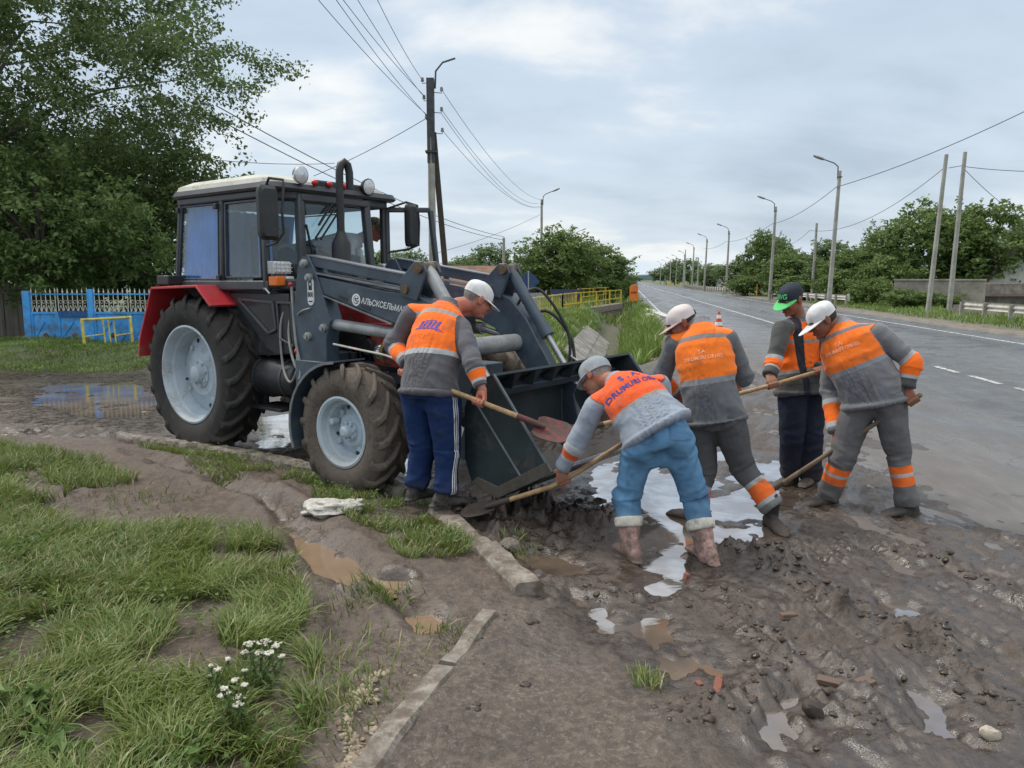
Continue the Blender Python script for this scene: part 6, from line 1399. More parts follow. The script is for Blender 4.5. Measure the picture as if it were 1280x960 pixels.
def shovel(pts,blen,bw,bm,sm,label,up=(0,0,1),rad=.0165,red_neck=False):
    "pts: handle from grip end to socket; the blade goes on past the last point"
    pts=[nv0(p) for p in pts]; base=pts[-1]; t=empty('shovel',tuple(base),0,label,'shovel','long handled shovels')
    P_=[tuple(p-base) for p in pts]; MB().tube(P_,[rad*1.05]+[rad]*(len(P_)-2)+[rad*1.1],12).ball(P_[0],rad*1.05,10,6).build('handle',sm,t)
    d=nv(pts[-1]-pts[-2]); u=np.array(up,float); u=nv(u-d*np.dot(u,d)); s=np.cross(d,u)
    MB().tube([tuple(-d*.10),tuple(d*.02),tuple(d*.10)],[rad*1.25,rad*1.3,rad*.8],12).build('socket',BLADER if red_neck else bm,t)
    n,m=11,13; vs=[]; 
    for lay in(0,1):
        for i in range(n):
            q=i/(n-1); w_=bw*.5*(min(1,.70+q*2.2) if q<.3 else 1)*(1-max(0,(q-.62)/.38)**2.2*.94)
            for j in range(m):
                p=(j/(m-1)-.5)*2; z=-.030*(1-p*p)*(1-.3*q)+.035*q*q-.006*(abs(p)>.98)+.014*math.exp(-(p/.18)**2)*math.exp(-q*5)
                vs.append(tuple(d*(.03+blen*q)+s*(p*w_)+u*(z-.003*lay)))
    o=n*m; fs=[]
    for i in range(n-1):
        for j in range(m-1): a=i*m+j; fs+=[(a,a+1,a+m+1,a+m),(o+a,o+a+m,o+a+m+1,o+a+1)]
    for i in range(n-1):
        for j in(0,m-1): a=i*m+j; fs.append((a,a+m,o+a+m,o+a))
    for j in range(m-1):
        for i in(0,n-1): a=i*m+j; fs.append((a,o+a,o+a+1,a+1))
    MB().add(vs,fs).build('blade',bm,t,smooth=50); return t
def person(J,label,face,up_h,jm,tm,skin,shoes,cap,fz=0.0,grips=(),hair=None,legend=1.0,boots=None,vox=.006,size=1.0,text=None,lowhem=.16,legr=1.0,hatcol=None,curve=.05,bulk=1.0,shoe_w=1.0,armoff=.14,pockets=None,crease=1.0):
    J={k:nv0(v) for k,v in J.items()}
    for sidek,G,A,th in grips:   # bring the wrist to the shaft
        el=J['el'+sidek]; G=nv0(G); A=nv(A); d=el-G; dp=nv(d-A*np.dot(d,A)*.75); J['wr'+sidek]=G+dp*.088; 
    R1=nv(J['shR']-J['shL']); R0=nv(J['hipR']-J['hipL']); P0,N0=J['pel'],J['neck']; S=nv(N0-P0)
    legdir=nv((J['knR']+J['knL'])/2-P0)
    def Rt(t): q=np.clip(t,0,1); return nv(R0*(1-q)+R1*q)
    F0=nv(np.cross(S,Rt(.5))); back=-F0; Lt=np.linalg.norm(N0-P0)
    MID=(P0+N0)/2+back*curve*2
    def spine(t):
        if t<0: return P0+nv(-S*.55+legdir*.45)*(-t)*Lt
        return (1-t)**2*P0+2*t*(1-t)*MID+t*t*N0
    def sdir(t): return nv(spine(t+.04)-spine(t-.04))
    def secs(tab,k=1.0,grow=0.0):
        out=[]
        for t,a,b in tab:
            s=sdir(t); r=Rt(t); r=nv(r-s*np.dot(r,s)); f=np.cross(s,r); out.append((tuple(spine(t)),tuple(r*(a*k+grow)),tuple(f*(b*k+grow))))
        return out
    base=np.array([P0[0],P0[1],fz]); ZB=base
    # ---- the body: one continuous figure
    mb=MB(); r_,f_,u_,L=head_geo(mb,J['head'],face,up_h,size)
    mb.loft(secs([(-.10,.13,.10),(.05,.155,.11),(.3,.145,.10),(.6,.16,.105),(.82,.15,.095),(.95,.08,.07),(1.0,.055,.055)]),16)
    limb(mb,[tuple(N0-S*.06),tuple(N0+ (J['head']-N0)*.35),tuple(J['head']-u_*.04-f_*.015)],[.062*size,.057*size,.056*size])
    limb(mb,[tuple(J['shR']*.92+J['shL']*.08),tuple(N0-S*.05),tuple(J['shL']*.92+J['shR']*.08)],[.055,.06,.055])
    for k in 'RL':
        limb(mb,[tuple(J['sh'+k]),tuple((J['sh'+k]+J['el'+k])/2),tuple(J['el'+k])],[.054,.050,.042]); limb(mb,[tuple(J['el'+k]),tuple(J['el'+k]*.6+J['wr'+k]*.4),tuple(J['wr'+k])],[.042,.042,.027])
        limb(mb,[tuple(J['hip'+k]),tuple((J['hip'+k]+J['kn'+k])/2),tuple(J['kn'+k])],[.088,.076,.056]); limb(mb,[tuple(J['kn'+k]),tuple(J['kn'+k]*.65+J['an'+k]*.35),tuple(J['an'+k])],[.054,.055,.036])
    for sidek,G,A,th in grips: hand(mb,J['wr'+sidek],G,A,thumb=th)
    v,nq,f=remesh(mb,vox,2)
    body=npmesh('person',v-ZB,f,skin,True); body.location=tuple(base); tag(body,label,'person','road workers')
    def child(name,v,f,m,attrs=None): return npmesh(name,v-ZB,f,m,True,body,attrs)
    def cb(mb_,name,m,smooth=45,parent=body):
        mb_.v=[tuple(np.array(p)-ZB) for p in mb_.v]; return mb_.build(name,m,parent,smooth=smooth)
    # ---- trousers
    mb=MB(); mb.loft(secs([(.16,.170,.125),(.06,.178,.135),(-.04,.182,.140),(-.14,.165,.13)]),18)
    endk=legend
    for k in 'RL': mb.ball(tuple(J['hip'+k]-F0*.030),(.103,.103,.112),14,10)
    limb(mb,[tuple(J['hipR']*.8+J['hipL']*.2+legdir*.05),tuple(J['hipL']*.8+J['hipR']*.2+legdir*.05)],[.085,.085],14)
    for k in 'RL':
        h,n_,a=J['hip'+k],J['kn'+k],J['an'+k]; a=n_+(a-n_)*endk; m1=(h+n_)/2
        limb(mb,[tuple(h),tuple(m1),tuple(n_)],[.110*legr,.098*legr,.080*legr],18); limb(mb,[tuple(n_),tuple((n_+a)/2),tuple(a-(a-n_)*.06),tuple(a)],[.080*legr,.077*legr,.075*legr,.069*legr],18,tip=False)
    v,nq,f=remesh(mb,.0085,3)
    best=np.full(len(v),1e9); ll=np.zeros(len(v)); axv=np.zeros((len(v),3)); sw=np.zeros(len(v)); so=np.zeros(len(v)); fade=np.zeros(len(v))
    for k,sg in(('R',1),('L',-1)):
        h,n_,a=J['hip'+k],J['kn'+k],J['an'+k]
        for q,(p,e) in enumerate(((h,n_),(n_,a))):
            t_,d_,dv=seglocal(v,p,e); m=d_<best; best=np.where(m,d_,best); ll=np.where(m,q+np.clip(t_,0 if q else -1,1.2),ll); ax=nv(e-p); axv=np.where(m[:,None],ax,axv)
            fw=nv(np.cross(ax,-R0)); outw=nv(np.cross(fw,ax)); outw=outw*np.sign(np.dot(outw,R0))*sg; fw=nv(np.cross(outw,ax))
            sw=np.where(m,dv@fw,sw); so=np.where(m,dv@outw,so); fade=np.where(m,np.clip(-(dv@nv(np.cross(ax,R0)*1))/.09,0,1)*np.exp(-((ll-.6)/.5)**2),fade)
    al_=(v*axv).sum(1)
    dg_=nv(R0*.5+F0*.4); q=v*4.0+axv*(al_*(10-4.0))[:,None]+dg_*((v@dg_)*4)[:,None]; q2=v*8+axv*(al_*(20-8))[:,None]
    wgt=.35+1.0*np.exp(-((ll-1)/.22)**2)+.9*sstep(1.45,1.9,ll)+.5*np.exp(-((ll-.05)/.25)**2)
    dsp=(.0095*(1-2*np.abs(noise3(q)))+.0026*(1-2*np.abs(noise3(q2))))*wgt*crease; dsp-=.002
    dsp+=.013*fbm(v*3.1+7,2)
    tr_=child('trousers',v+nq*dsp[:,None],f,tm,{'ll':ll,'sw':sw,'so':so,'fade':fade})
    if pockets:
        vt_=v+nq*dsp[:,None]; bv=BVHTree.FromPolygons([tuple(p) for p in vt_],[tuple(int(x) for x in q) for q in f]); S0=-legdir
        for sg in(-1,1):
            qn=9; vs=[]; ok=True; o0=(J['hipR'] if sg>0 else J['hipL'])+S0*.02
            for a in range(qn):
                for b in range(qn):
                    x=(a/(qn-1)-.5)*.125; y=(b/(qn-1)-.5)*.14; y-=(.02*(1-abs(x)/.0625)) if b==0 else 0
                    pt_=o0+R0*x+S0*y-F0*.4; hit=bv.ray_cast(Vector(pt_),Vector(F0),.8)
                    if hit[0] is None: ok=False; break
                    vs.append(tuple(np.array(hit[0])+np.array(hit[1])*.0035-ZB))
                if not ok: break
            if ok: MB().add(vs,[(a*qn+b,(a+1)*qn+b,(a+1)*qn+b+1,a*qn+b+1) for a in range(qn-1) for b in range(qn-1)]).build('pocket',pockets,tr_,smooth=180)
    # ---- jacket
    mb=MB(); hem=-lowhem/Lt; B=bulk
    tab=[(hem,.226*B,.182*B),(hem+.05,.219*B,.175*B)]+[q for q in[(.02,.213*B,.168*B),(.12,.208*B,.160*B),(.3,.203*B,.150*B)] if q[0]>hem+.08]+[(.55,.205*B,.148*B),(.75,.198*B,.138*B),(.88,.165*B,.118*B),(.96,.105,.095),(1.03,.078,.078),(1.07,.074,.074)]
    mb.loft(secs(tab),24)
    shs=[J['shR'],N0-S*.055*1.0,J['shL']]
    limb(mb,[tuple(J['shR']),tuple((J['shR']+N0)/2-S*.030),tuple(N0-S*.055),tuple((J['shL']+N0)/2-S*.030),tuple(J['shL'])],[.072,.074,.082,.074,.072],16)
    for k in 'RL':
        sh,el,wr=J['sh'+k],J['el'+k],J['wr'+k]; we=el+(wr-el)*.93
        limb(mb,[tuple(sh),tuple((sh+el)/2),tuple(el)],[.074*B,.070*B,.062],16); limb(mb,[tuple(el),tuple((el+we)/2),tuple(we)],[.063,.059,.051],16,tip=False)
    v,nq,f=remesh(mb,.0085,3)
    # coordinates on the garment
    ts=np.linspace(hem-.1,1.12,60); cs=np.array([spine(t) for t in ts]); dd=np.linalg.norm(v[:,None,:]-cs[None],axis=2); i=dd.argmin(1)
    sd_=np.array([sdir(t) for t in ts]); tt=ts[i]+((v-cs[i])*sd_[i]).sum(1)/Lt
    Rr=np.array([Rt(t) for t in ts]); lx=((v-cs[i])*Rr[i]).sum(1); Ff=np.cross(sd_[i],Rr[i]); fr=((v-cs[i])*Ff).sum(1)
    aw=np.interp(tt,[q[0] for q in tab],[q[1] for q in tab]); bw_=np.interp(tt,[q[0] for q in tab],[q[2] for q in tab]); dt=np.sqrt((lx/aw)**2+(fr/bw_)**2)
    da=np.full(len(v),1e9); al=np.zeros(len(v)); side=np.zeros(len(v)); axv=sd_[i].copy(); sht=np.zeros(len(v))
    for k,sg in(('R',1),('L',-1)):
        sh,el,wr=J['sh'+k],J['el'+k],J['wr'+k]
        for q,(p,e,r) in enumerate(((sh,el,.080),(el,wr,.062))):
            t_,d_,dv=seglocal(v,p,e); m=d_/r<da; da=np.where(m,d_/r,da); al=np.where(m,q+np.clip(t_,-.6 if q==0 else 0,1.2 if q else 1),al); side=np.where(m,sg,side)
    armf=np.minimum((dt-da)*1.0+armoff,(al+.16)*3.0)
    isarm=armf>0
    for k,sg in(('R',1),('L',-1)):
        sh,el,wr=J['sh'+k],J['el'+k],J['wr'+k]; mm=isarm&(side==sg); axv=np.where((mm&(al<1))[:,None],nv(el-sh),axv); axv=np.where((mm&(al>=1))[:,None],nv(wr-el),axv)
    c_=(v*axv).sum(1); dj=nv(S+R1*.9); dk=nv(S-R1*.9); half=sstep(-.12,.12,lx); dv_=np.where(isarm[:,None],axv,dj*half[:,None]+dk*(1-half)[:,None]); dv_/=np.linalg.norm(dv_,axis=1)[:,None]+1e-9; c_=(v*dv_).sum(1); q=v*3.0+dv_*(c_*5.5)[:,None]; q2=v*7+dv_*(c_*9)[:,None]
    wgt=np.where(isarm,.35+1.0*np.exp(-((al-1)/.3)**2)+.6*sstep(1.6,1.9,al),.30+.5*np.exp(-((tt-.22)/.2)**2)+.8*sstep(.95,.6,tt)*sstep(.09,.2,np.abs(lx)))
    dsp=(.0120*(1-2*np.abs(noise3(q)))+.0040*(1-2*np.abs(noise3(q2))))*wgt+.012*fbm(v*2.6+3,2)-.002
    dsp+=np.where(isarm,0,.010*sstep(.03,-.0,tt-hem-.02))    # hem stands off a little
    vj=v+nq*dsp[:,None]
    jk=child('jacket',vj,f,jm,{'tt':tt,'armf':armf,'al':al,'side':side,'lx':lx,'fr':fr})
    # ---- lettering laid on the back
    if text:
        bvh=BVHTree.FromPolygons([tuple(p) for p in vj],[tuple(int(x) for x in q) for q in f])
        tm0=text.get('t',.62); o0=spine(tm0); s0=sdir(tm0); r0=Rt(tm0); r0=nv(r0-s0*np.dot(r0,s0)); bk=-np.cross(s0,r0)
        for body_,size_,y_,nm in text['lines']:
            if body_=='bars':
                q=MB()
                for k in range(5): q.add([(-.075+.033*k,-.02,0),(-.055+.033*k,-.02,0),(-.035+.033*k,.03,0),(-.055+.033*k,.03,0)],[(0,1,2,3)])
                q.add([(-.12,-.028,0),(.10,-.034,0),(.10,-.026,0),(-.10,-.021,0)],[(0,1,2,3)]); q.add([(.07,-.045,0),(.13,-.05,0),(.13,-.044,0),(.07,-.039,0)],[(0,1,2,3)])
                q.add([(-.03,.033,0),(.06,.033,0),(.063,.037,0),(-.027,.037,0)],[(0,1,2,3)]); me=q.mesh('lettering',None)
            else:
                cu=bpy.data.curves.new('lettering','FONT'); cu.body=body_; cu.size=size_; cu.align_x='CENTER'; cu.align_y='CENTER'; cu.resolution_u=2; cu.offset=text.get('bold',.001); cu.space_character=text.get('space',1.05)
                to=bpy.data.objects.new('lettering',cu); C.objects.link(to); dg=bpy.context.evaluated_depsgraph_get(); me=bpy.data.meshes.new_from_object(to.evaluated_get(dg)); bpy.data.objects.remove(to); bpy.data.curves.remove(cu)
            bm=bmesh.new(); bm.from_mesh(me); bmesh.ops.triangulate(bm,faces=bm.faces[:])
            for _ in range(4):
                ed=[e for e in bm.edges if e.calc_length()>.011]
                if not ed: break
                bmesh.ops.subdivide_edges(bm,edges=ed,cuts=1); bmesh.ops.triangulate(bm,faces=[q for q in bm.faces if len(q.verts)>3])
            for vt in bm.verts:
                x,y=vt.co.x+text.get('dx',0),vt.co.y+y_; p=o0+r0*x+s0*y+bk*.45; hit=bvh.ray_cast(Vector(p),Vector(-bk),.8)
                if hit[0] is not None: vt.co=Vector(np.array(hit[0])+np.array(hit[1])*.0028-ZB)
                else: vt.co=Vector(o0+r0*x+s0*y+bk*.15-ZB)
            bm.to_mesh(me); bm.free(); me.materials.clear(); me.materials.append(text['mat']); o=bpy.data.objects.new('lettering',me); C.objects.link(o); o.parent=jk
    # ---- shoes or boots
    for k in 'RL':
        fk=fz if abs(fz)>.1 else max(-.02,gz_at(J['an'+k][0],J['an'+k][1])-.010)
        mb=MB(); shoe(mb,J['an'+k],J['toe'+k],fk,0,.30,shoe_w*1.12)
        if boots: 
            a,n_=J['an'+k],J['kn'+k]; top=n_+(a-n_)*boots; limb(mb,[tuple(a+np.array([0,0,.0])),tuple((a+top)/2),tuple(top)],[.056,.064,.072],14)
        v,nq,f=remesh(mb,.008,3); v=v+nq*(.004*fbm(v*14,3))[:,None]
        b_=child('boot' if boots else 'shoe',v,f,shoes)
        if boots:
            ax=nv(n_-a); mbc=MB(); o_=top-ax*.035; u1=nv(np.cross(ax,R0)); w1=np.cross(ax,u1)
            mbc.loft([(tuple(o_),u1*.078,w1*.078),(tuple(o_+ax*.005),u1*.086,w1*.086),(tuple(o_+ax*.03),u1*.090,w1*.090),(tuple(o_+ax*.06),u1*.088,w1*.088),(tuple(o_+ax*.066),u1*.076,w1*.076)],20)
            v,nq,f=remesh(mbc,.008,2); v=v+nq*(.005*fbm(v*11+5,3))[:,None]; npmesh('boot_lining',v-ZB,f,hatcol['cuff'],True,b_)
    # ---- head gear, hair and features
    kind,capm,brimm,kw=cap; dm,br=cap_geo(L,kind,**kw); c_o=cb(dm,'cap',capm,60)
    bo=cb(br,'brim',brimm,60); bo.parent=c_o
    bt=MB().ball(L(0,-.012,kw.get('low',.022)+(.0965 if kind!='flat' else .110)),.006,8,5); b2=cb(bt,'button',capm); b2.parent=c_o
    if kind=='open':
        bk_=MB(); bk_.loft([(L(0,-.122,kw.get('low',.02)+.012),np.array(r_)*.026,np.array(u_)*.018),(L(0,-.108,kw.get('low',.02)+.020),np.array(r_)*.026,np.array(u_)*.018)],14); h=cb(bk_,'opening',hatcol['hair']); h.parent=c_o
    if hair:
        hb_=MB().ball((0,0,0),1.0,26,18); vs=np.array(hb_.v)*np.array([.0785,.1025,.116])
        y0=hair.get('y',.0); keep=[]
        vs_=[L(p[0],p[1]-.012,p[2]+.030) for p in vs]
        fs=[q for q in hb_.f if all((vs[i][1]<y0+(.02 if vs[i][2]>0 else -.0)-.25*max(0,-.02-vs[i][2])) and vs[i][2]>hair.get('z',-.075)-.03 and vs[i][2]<.05 for i in q)]
        if fs: cb(MB().add(vs_,fs),'hair',hatcol['hair'],80)
    for s in(-1,1):
        e_=MB().ball(L(s*.031,.078,.002),.0105*size,10,8); cb(e_,'eye',EYEM)
        w_=MB().tube([L(s*.014,.094,.020),L(s*.031,.094,.026),L(s*.050,.080,.021)],[.0035,.0048,.003],6); cb(w_,'eyebrow',hatcol['hair'])
    lp=MB().tube([L(-.022,.090,-.067),L(-.008,.0985,-.065),L(.008,.0985,-.065),L(.022,.090,-.067)],[.0028,.0046,.0046,.0028],6); cb(lp,'lips',LIPM)
    return body,L
EYEM=mat('eye_dark',(.06,.05,.045),.2,var=.2); LIPM=mat('lips',(.22,.085,.07),.5)
HAIRD=mat('dark_hair',(.018,.016,.015),.6,var=.4,scale=30,bump=.6,bscale=120); HAIRG=mat('grey_hair',(.22,.20,.19),.7,var=.4,scale=30,bump=.6,bscale=120)
CAPW=mat('white_cap',(.70,.71,.71),.85,var=.16,scale=12,bump=.5,bscale=90,dirt=.22,dirtcol=(.40,.37,.33)); CAPP=mat('dusty_pink_cap',(.66,.60,.58),.8,var=.10,scale=9,bump=.15,bscale=220,dirt=.2,dirtcol=(.45,.33,.30)); CAPPB=mat('pink_brim',(.55,.38,.37),.8,var=.15,scale=9)
CAPG=mat('grey_cap',(.30,.34,.37),.85,var=.15,scale=9,bump=.2,bscale=160,dirt=.15); CAPN=mat('navy_cap',(.018,.024,.04),.8,var=.15,scale=9,bump=.15,bscale=220); CAPGR=mat('green_brim',(.09,.55,.16),.7,var=.1); CAPC=mat('camo_cap',(.20,.19,.13),.85,var=.75,scale=30)
def shoemat(n,c,mud): return mat(n,c,.65,var=.3,scale=8,bump=.3,bscale=60,dirt=mud,dirtcol=(.11,.09,.072),zdirt=.10)
G_A=(.105,.105,.120); G_B=(.285,.325,.395); G_C=(.135,.145,.160); G_D=(.085,.088,.085); G_E=(.190,.195,.210)
def zones(lo=.36,hi=.80,col=1.02,ref=REFL,dref=(.25,.22,.21),grey=G_A,org=ORNG,end=.985):
    return [(lo,ref),(lo+.055,org),(hi,dref),(hi+.05,org),(end,grey)]
def band(a,b,grey,org=ORNG,ref=REFL): return [(a-.11,ref),(a,org),(b,ref),(b+.11,grey)]
JM_A=jacket_mat('jacket_charcoal',G_A,zones(.34,.80,grey=G_A,dref=(.36,.33,.32)),band(1.32,1.66,G_A),band(1.30,1.66,G_A))
JM_B=jacket_mat('jacket_pale',G_B,zones(.42,.97,grey=G_B,ref=(.30,.30,.31),end=1.03,org=(.85,.115,.025))[:2]+[(.99,G_B)],band(1.10,1.42,G_B,(.75,.10,.02)),band(1.10,1.42,G_B,(.75,.10,.02)))
JM_C=jacket_mat('jacket_grey',G_C,zones(.36,.80,grey=(.24,.235,.25),ref=(.26,.27,.29),org=(.97,.205,.018)),band(1.15,1.7,G_C),band(1.15,1.7,G_C))
JM_D=jacket_mat('jacket_dark',G_D,zones(.17,.66,grey=(.17,.17,.18),ref=(.25,.25,.25),dref=(.30,.27,.26)),band(.92,1.42,G_D),band(.92,1.42,G_D),opening=(.1,1.0,.026,.040,-.10))
JM_E=jacket_mat('jacket_steel',G_E,zones(.40,.84,grey=(.27,.265,.29),ref=(.27,.28,.31),dref=(.22,.19,.2),org=(.97,.195,.018)),[(.80,REFL),(.90,ORNG),(1.50,REFL),(1.62,(.07,.07,.075))],band(1.35,1.75,G_E))
TM_A=trouser_mat('track_trousers',(.010,.030,.105),stripes=(-.016,0,.016),mud=.25,mudtop=.25,fz=.13); TM_B=trouser_mat('blue_jeans',(.100,.225,.375),jean=True,mud=.35,mudtop=.5)
OB=(.88,.17,.03)
TM_C=trouser_mat('grey_work_trousers',(.095,.098,.102),bands=[(1.33,REFL),(1.42,OB),(1.78,REFL),(1.88,(.20,.205,.21))],mud=.3,mudtop=.35)
TM_D=trouser_mat('navy_trousers',(.017,.023,.042),mud=.3,mudtop=.3); TM_E=trouser_mat('grey_band_trousers',(.145,.140,.145),bands=[(1.18,OB),(1.33,REFL),(1.40,OB),(1.58,(.155,.155,.16))],mud=.3,mudtop=.35)
SK_A=skinmat('ruddy_skin',(.47,.215,.155)); SK_B=skinmat('tanned_skin',(.36,.185,.125)); SK_C=skinmat('brown_skin',(.26,.125,.082)); SK_D=skinmat('weathered_skin',(.30,.15,.10))
BLUEINK=mat('violet_print',(.10,.085,.42),.7,var=.15,scale=20); BLUEINK2=mat('blue_print',(.045,.05,.26),.7,var=.2,scale=20); PALEINK=mat('faded_print',(.93,.42,.24),.75,var=.12,scale=40)
def JJ(p,k=1.0): return {j:at(u,v,Y*k) for j,(u,v,Y) in p.items()}
AX=lambda a,b: nv(nv0(b)-nv0(a))
ka=.935
PA=dict(pel=(537,486,5.62),neck=(560,386,5.88),head=(598,374,5.96),shR=(577,410,5.72),shL=(515,393,5.94),elR=(592,456,5.46),wrR=(594,494,5.40),elL=(492,430,5.98),wrL=(504,462,6.02),
  hipR=(552,494,5.56),hipL=(522,490,5.72),knR=(560,562,5.58),anR=(556,615,5.56),knL=(529,556,5.74),anL=(522,606,5.74),toeR=(590,626,5.62),toeL=(548,614,5.86))
ja=JJ(PA,ka); sa=[at(500,464,5.34),at(600,502,5.0),at(664,527,4.93)]
ax_=AX(sa[0],sa[-1])
shovel(sa,.27,.23,BLADER,SHAFTM,'red bladed shovel held over the bucket by the man in the striped tracksuit trousers',up=(.2,-.5,.85),red_neck=True)
gA=nv0(sa[0])+(nv0(sa[1])-nv0(sa[0]))*.985; gA2=nv0(sa[0])+(nv0(sa[1])-nv0(sa[0]))*.06
person(ja,'man in navy tracksuit trousers with white stripes standing beside the bucket',(.80,.42,-.42),(.45,.15,.88),JM_A,TM_A,SK_A,shoemat('black_shoe',(.03,.03,.032),.45),('cap',CAPW,CAPW,dict(brimlen=.085,tilt=-.10)),fz=.135,
  grips=[('R',gA,ax_,1),('L',gA2,ax_,1)],hair={'y':-.02,'z':-.06},hatcol={'hair':HAIRG},text={'t':.60,'mat':BLUEINK,'lines':[('bars',1,.03,'')]},curve=.05,lowhem=.035,bulk=1.0,legr=1.12,size=1.07)
PB=dict(pel=(826,548,4.56),neck=(771,478,4.84),head=(744,470,4.98),shR=(824,482,4.86),shL=(744,508,4.72),elR=(832,535,5.0),wrR=(806,545,4.86),elL=(721,556,4.76),wrL=(708,590,4.80),
  hipR=(846,556,4.54),hipL=(801,560,4.56),knR=(868,622,4.58),anR=(884,696,4.42),knL=(783,622,4.64),anL=(789,686,4.54),toeR=(874,722,4.50),toeL=(776,706,4.66))
jb=JJ(PB); sb_=[at(818,528,4.80),at(765,563,4.82),at(726,588,4.84),at(690,608,4.88),at(652,620,4.94),at(622,629,5.0)]
shovel(sb_,.25,.22,BLADED,SHAFTM,'muddy shovel with a bent pale handle pushed under the near side of the bucket',up=(0,-.2,1))
gB=nv0(at(705,600,4.865)); 
person(jb,'man bent over in blue jeans, muddy rubber boots and a grey flat cap',(-.62,.45,-.62),(-.25,.55,.80),JM_B,TM_B,SK_B,mat('pink_rubber',(.46,.27,.24),.5,var=.25,scale=5,bump=.1,dirt=.62,dirtcol=(.115,.088,.068),zdirt=.12),('flat',CAPG,CAPG,dict(brimlen=.045,low=.012,big=1.12)),fz=-.012,
  grips=[('L',gB,AX(sb_[2],sb_[4]),-1),('R',nv0(at(806,536,4.805)),AX(sb_[0],sb_[1]),1)],hair={'y':.0,'z':-.07},hatcol={'hair':HAIRG,'cuff':mat('boot_lining',(.56,.53,.46),.85,var=.25,scale=12,bump=.3,bscale=60,dirt=.35)},boots=.46,legend=.52,text={'t':.70,'dx':.018,'mat':BLUEINK2,'space':1.06,'bold':.0018,'lines':[('S . A.',.066,.055,''),('DRUMURI ORHEI',.052,-.018,'')]},curve=.045,lowhem=-.05,bulk=.97,legr=.93,size=1.03,crease=1.5,pockets=mat('jean_pocket',(.075,.175,.305),.85,var=.3,scale=14))
PC=dict(pel=(893,520,5.32),neck=(876,407,5.46),head=(851,404,5.52),shR=(911,424,5.40),shL=(843,430,5.50),elR=(930,470,5.46),wrR=(902,500,5.62),elL=(826,474,5.60),wrL=(850,508,5.70),
  hipR=(907,524,5.28),hipL=(875,524,5.36),knR=(929,586,5.34),anR=(966,634,5.20),knL=(880,590,5.42),anL=(868,640,5.36),toeR=(976,660,5.06),toeL=(850,654,5.44))
jc=JJ(PC); sc_=[at(925,486,5.62),at(850,506,5.66),at(738,534,5.62)]
shovel(sc_,.24,.22,BLADED,SHAFTM,'shovel with its blade in the bucket mud, handle showing behind the man in jeans',up=(0,-.3,1))
person(jc,'man in a dusty pink cap and black boots, behind the jeans wearer',(-.90,.05,-.42),(-.30,.10,.94),JM_C,TM_C,SK_C,shoemat('black_boot',(.022,.021,.021),.2),('open',CAPP,CAPPB,dict(brimlen=.078,tilt=-.12)),fz=-.02,
  grips=[('L',nv0(at(850,506,5.66)),AX(sc_[0],sc_[2]),-1),('R',nv0(at(902,492,5.63)),AX(sc_[0],sc_[2]),1)],hair={'y':.0,'z':-.085},hatcol={'hair':HAIRD},text={'t':.60,'mat':PALEINK,'space':1.0,'lines':[('S.A.',.038,.050,''),('DRUMURI ORHEI',.034,.008,'')]},curve=.05,lowhem=.03,bulk=.95,legr=1.08,size=1.03)
PD=dict(pel=(1003,480,6.30),neck=(1000,398,6.32),head=(988,374,6.24),shR=(976,411,6.20),shL=(1028,412,6.32),elR=(968,454,6.10),wrR=(966,478,5.98),elL=(1042,455,6.16),wrL=(1028,467,5.98),
  hipR=(990,486,6.26),hipL=(1015,486,6.34),knR=(990,545,6.22),anR=(988,592,6.36),knL=(1013,548,6.26),anL=(1014,598,6.30),toeR=(970,603,6.24),toeL=(1000,614,6.10))
jd=JJ(PD); sd__=[at(1046,457,5.98),at(1024,464,5.98),at(966,481,5.96),at(928,491,5.94),at(850,512,5.90)]
shovel(sd__,.24,.22,BLADED,SHAFTM,'long pale shovel handle held across by the man in the green peaked cap',up=(0,-.3,1))
od,Ld=person(jd,'man facing the camera in a navy cap with a bright green peak',(-.72,-.40,-.42),(-.25,-.20,.95),JM_D,TM_D,SK_D,shoemat('brown_shoe',(.07,.05,.035),.6),('cap',CAPN,CAPGR,dict(brimlen=.080,tilt=-.06)),fz=-.015,
  grips=[('R',nv0(sd__[2]),AX(sd__[0],sd__[3]),1),('L',nv0(sd__[1]),AX(sd__[0],sd__[3]),-1)],hair={'y':.0,'z':-.07},hatcol={'hair':HAIRD},curve=.03,lowhem=.07,bulk=1.05,legr=1.14,size=1.05,armoff=-.10)
# letters on the navy cap
GREENT=mat('green_thread',(.13,.66,.22),.7,var=.05); capo=[c for c in od.children if c.name.startswith('cap')][0]
FL=-1
def cap_text(body,size):
    cu=bpy.data.curves.new('lettering','FONT'); cu.body=body; cu.size=size; cu.align_x='CENTER'; cu.align_y='CENTER'; cu.offset=.0014; cu.shear=.15
    to=bpy.data.objects.new('lettering',cu); C.objects.link(to); dg=bpy.context.evaluated_depsgraph_get(); me=bpy.data.meshes.new_from_object(to.evaluated_get(dg)); bpy.data.objects.remove(to); bpy.data.curves.remove(cu)
    b=np.array(od.location)
    for v in me.vertices:
        x,y=v.co.x,v.co.y; a=x/.09; z=.062+y
        hgt=max(0.05,1-((z-.026)/.096)**2.6)**.5; v.co=Vector(np.array(Ld(.083*math.sin(a)*hgt*1.03*FL,-.012+.1075*math.cos(a)*hgt*1.02,z))-b)
    me.materials.clear(); me.materials.append(GREENT); o=bpy.data.objects.new('lettering',me); C.objects.link(o); o.parent=capo
cap_text('NVG',.050)
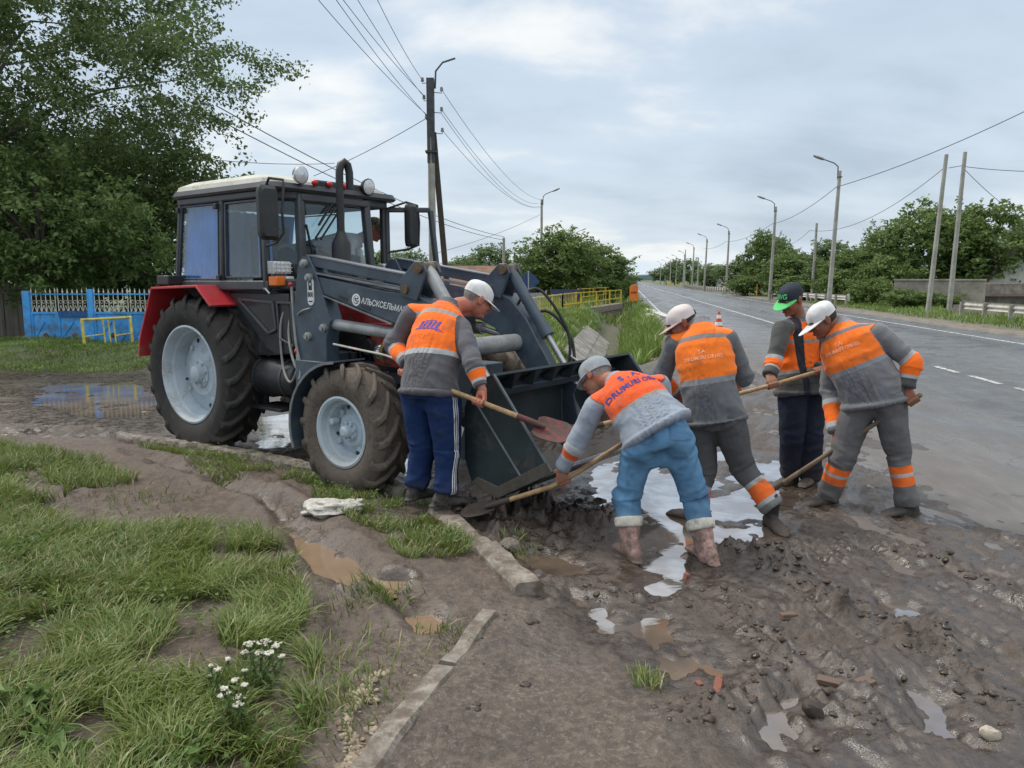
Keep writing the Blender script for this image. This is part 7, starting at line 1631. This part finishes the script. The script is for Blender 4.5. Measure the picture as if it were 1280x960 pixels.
PE=dict(pel=(1093,494,5.50),neck=(1052,406,5.64),head=(1027,400,5.66),shR=(1096,416,5.48),shL=(1042,438,5.76),elR=(1140,452,5.38),wrR=(1142,488,5.32),elL=(1037,488,5.80),wrL=(1052,540,5.72),
  hipR=(1110,500,5.44),hipL=(1077,500,5.54),knR=(1123,570,5.44),anR=(1134,632,5.40),knL=(1053,572,5.58),anL=(1034,622,5.66),toeR=(1108,650,5.36),toeL=(1004,632,5.60))
je=JJ(PE); se_=[at(1150,494,5.30),at(1140,501,5.32),at(1052,556,5.55),at(966,612,5.74)]
shovel(se_,.25,.22,BLADED,SHAFTD,'dark handled shovel pushed into the water by the man with banded trousers',up=(0,-.1,1))
person(je,'bent man in a white cap at the far right, orange bands below his knees',(-.84,.0,-.50),(-.42,.06,.90),JM_E,TM_E,SK_C,shoemat('dark_boot',(.03,.027,.026),.3),('open',CAPW,CAPW,dict(brimlen=.095,tilt=-.12)),fz=-.005,
  grips=[('R',nv0(at(1141,500,5.318)),AX(se_[0],se_[3]),1),('L',nv0(at(1052,556,5.55)),AX(se_[0],se_[3]),-1)],hair={'y':.01,'z':-.08},hatcol={'hair':HAIRD},text={'t':.66,'mat':PALEINK,'space':1.0,'lines':[('S.A.',.038,.050,''),('DRUMURI ORHEI',.034,.008,'')]},curve=.05,lowhem=.06,bulk=1.02,legr=1.08,size=1.05)
# the driver leaning out of the far side of the cab
th=math.radians(37); HD=np.array([math.cos(th),-math.sin(th),0]); LFv=np.array([math.sin(th),math.cos(th),0]); O_=np.array([-2.60,8.17,0])
def TL(x,y,z): return O_+HD*x+LFv*y+np.array([0,0,z])
JF={k:TL(*v) for k,v in dict(pel=(.28,.16,1.90),neck=(.70,.66,2.11),head=(.84,.80,2.235),shR=(.78,.47,2.07),shL=(.54,.76,2.05),elR=(.92,.34,1.90),wrR=(.84,.10,2.00),elL=(.62,.80,1.82),wrL=(.80,.62,1.74),
  hipR=(.32,.06,1.90),hipL=(.30,.26,1.90),knR=(.72,.02,1.86),knL=(.70,.30,1.86),anR=(.82,.02,1.62),anL=(.80,.30,1.62),toeR=(.95,.02,1.60),toeL=(.95,.30,1.60)).items()}
G_F=(.55,.50,.45); JM_F=jacket_mat('drab_shirt',G_F,[(.2,G_F)],[(.5,G_F)],[(.5,G_F)])
fdir=HD*.62+LFv*.35+np.array([0,0,-.45])
person(JF,'tractor driver in a drab shirt and camouflage cap leaning out of the cab',tuple(fdir),(.2,.1,.95),JM_F,TM_D,SK_A,shoemat('driver_shoe',(.03,.03,.03),.3),('cap',CAPC,CAPC,dict(brimlen=.07,tilt=-.05)),fz=1.60,grips=[('R',TL(.82,.10,1.985),nv0(LFv),-1)],hair={'y':-.01,'z':-.06},hatcol={'hair':HAIRD},curve=.02,vox=.008,lowhem=.05,bulk=.92)
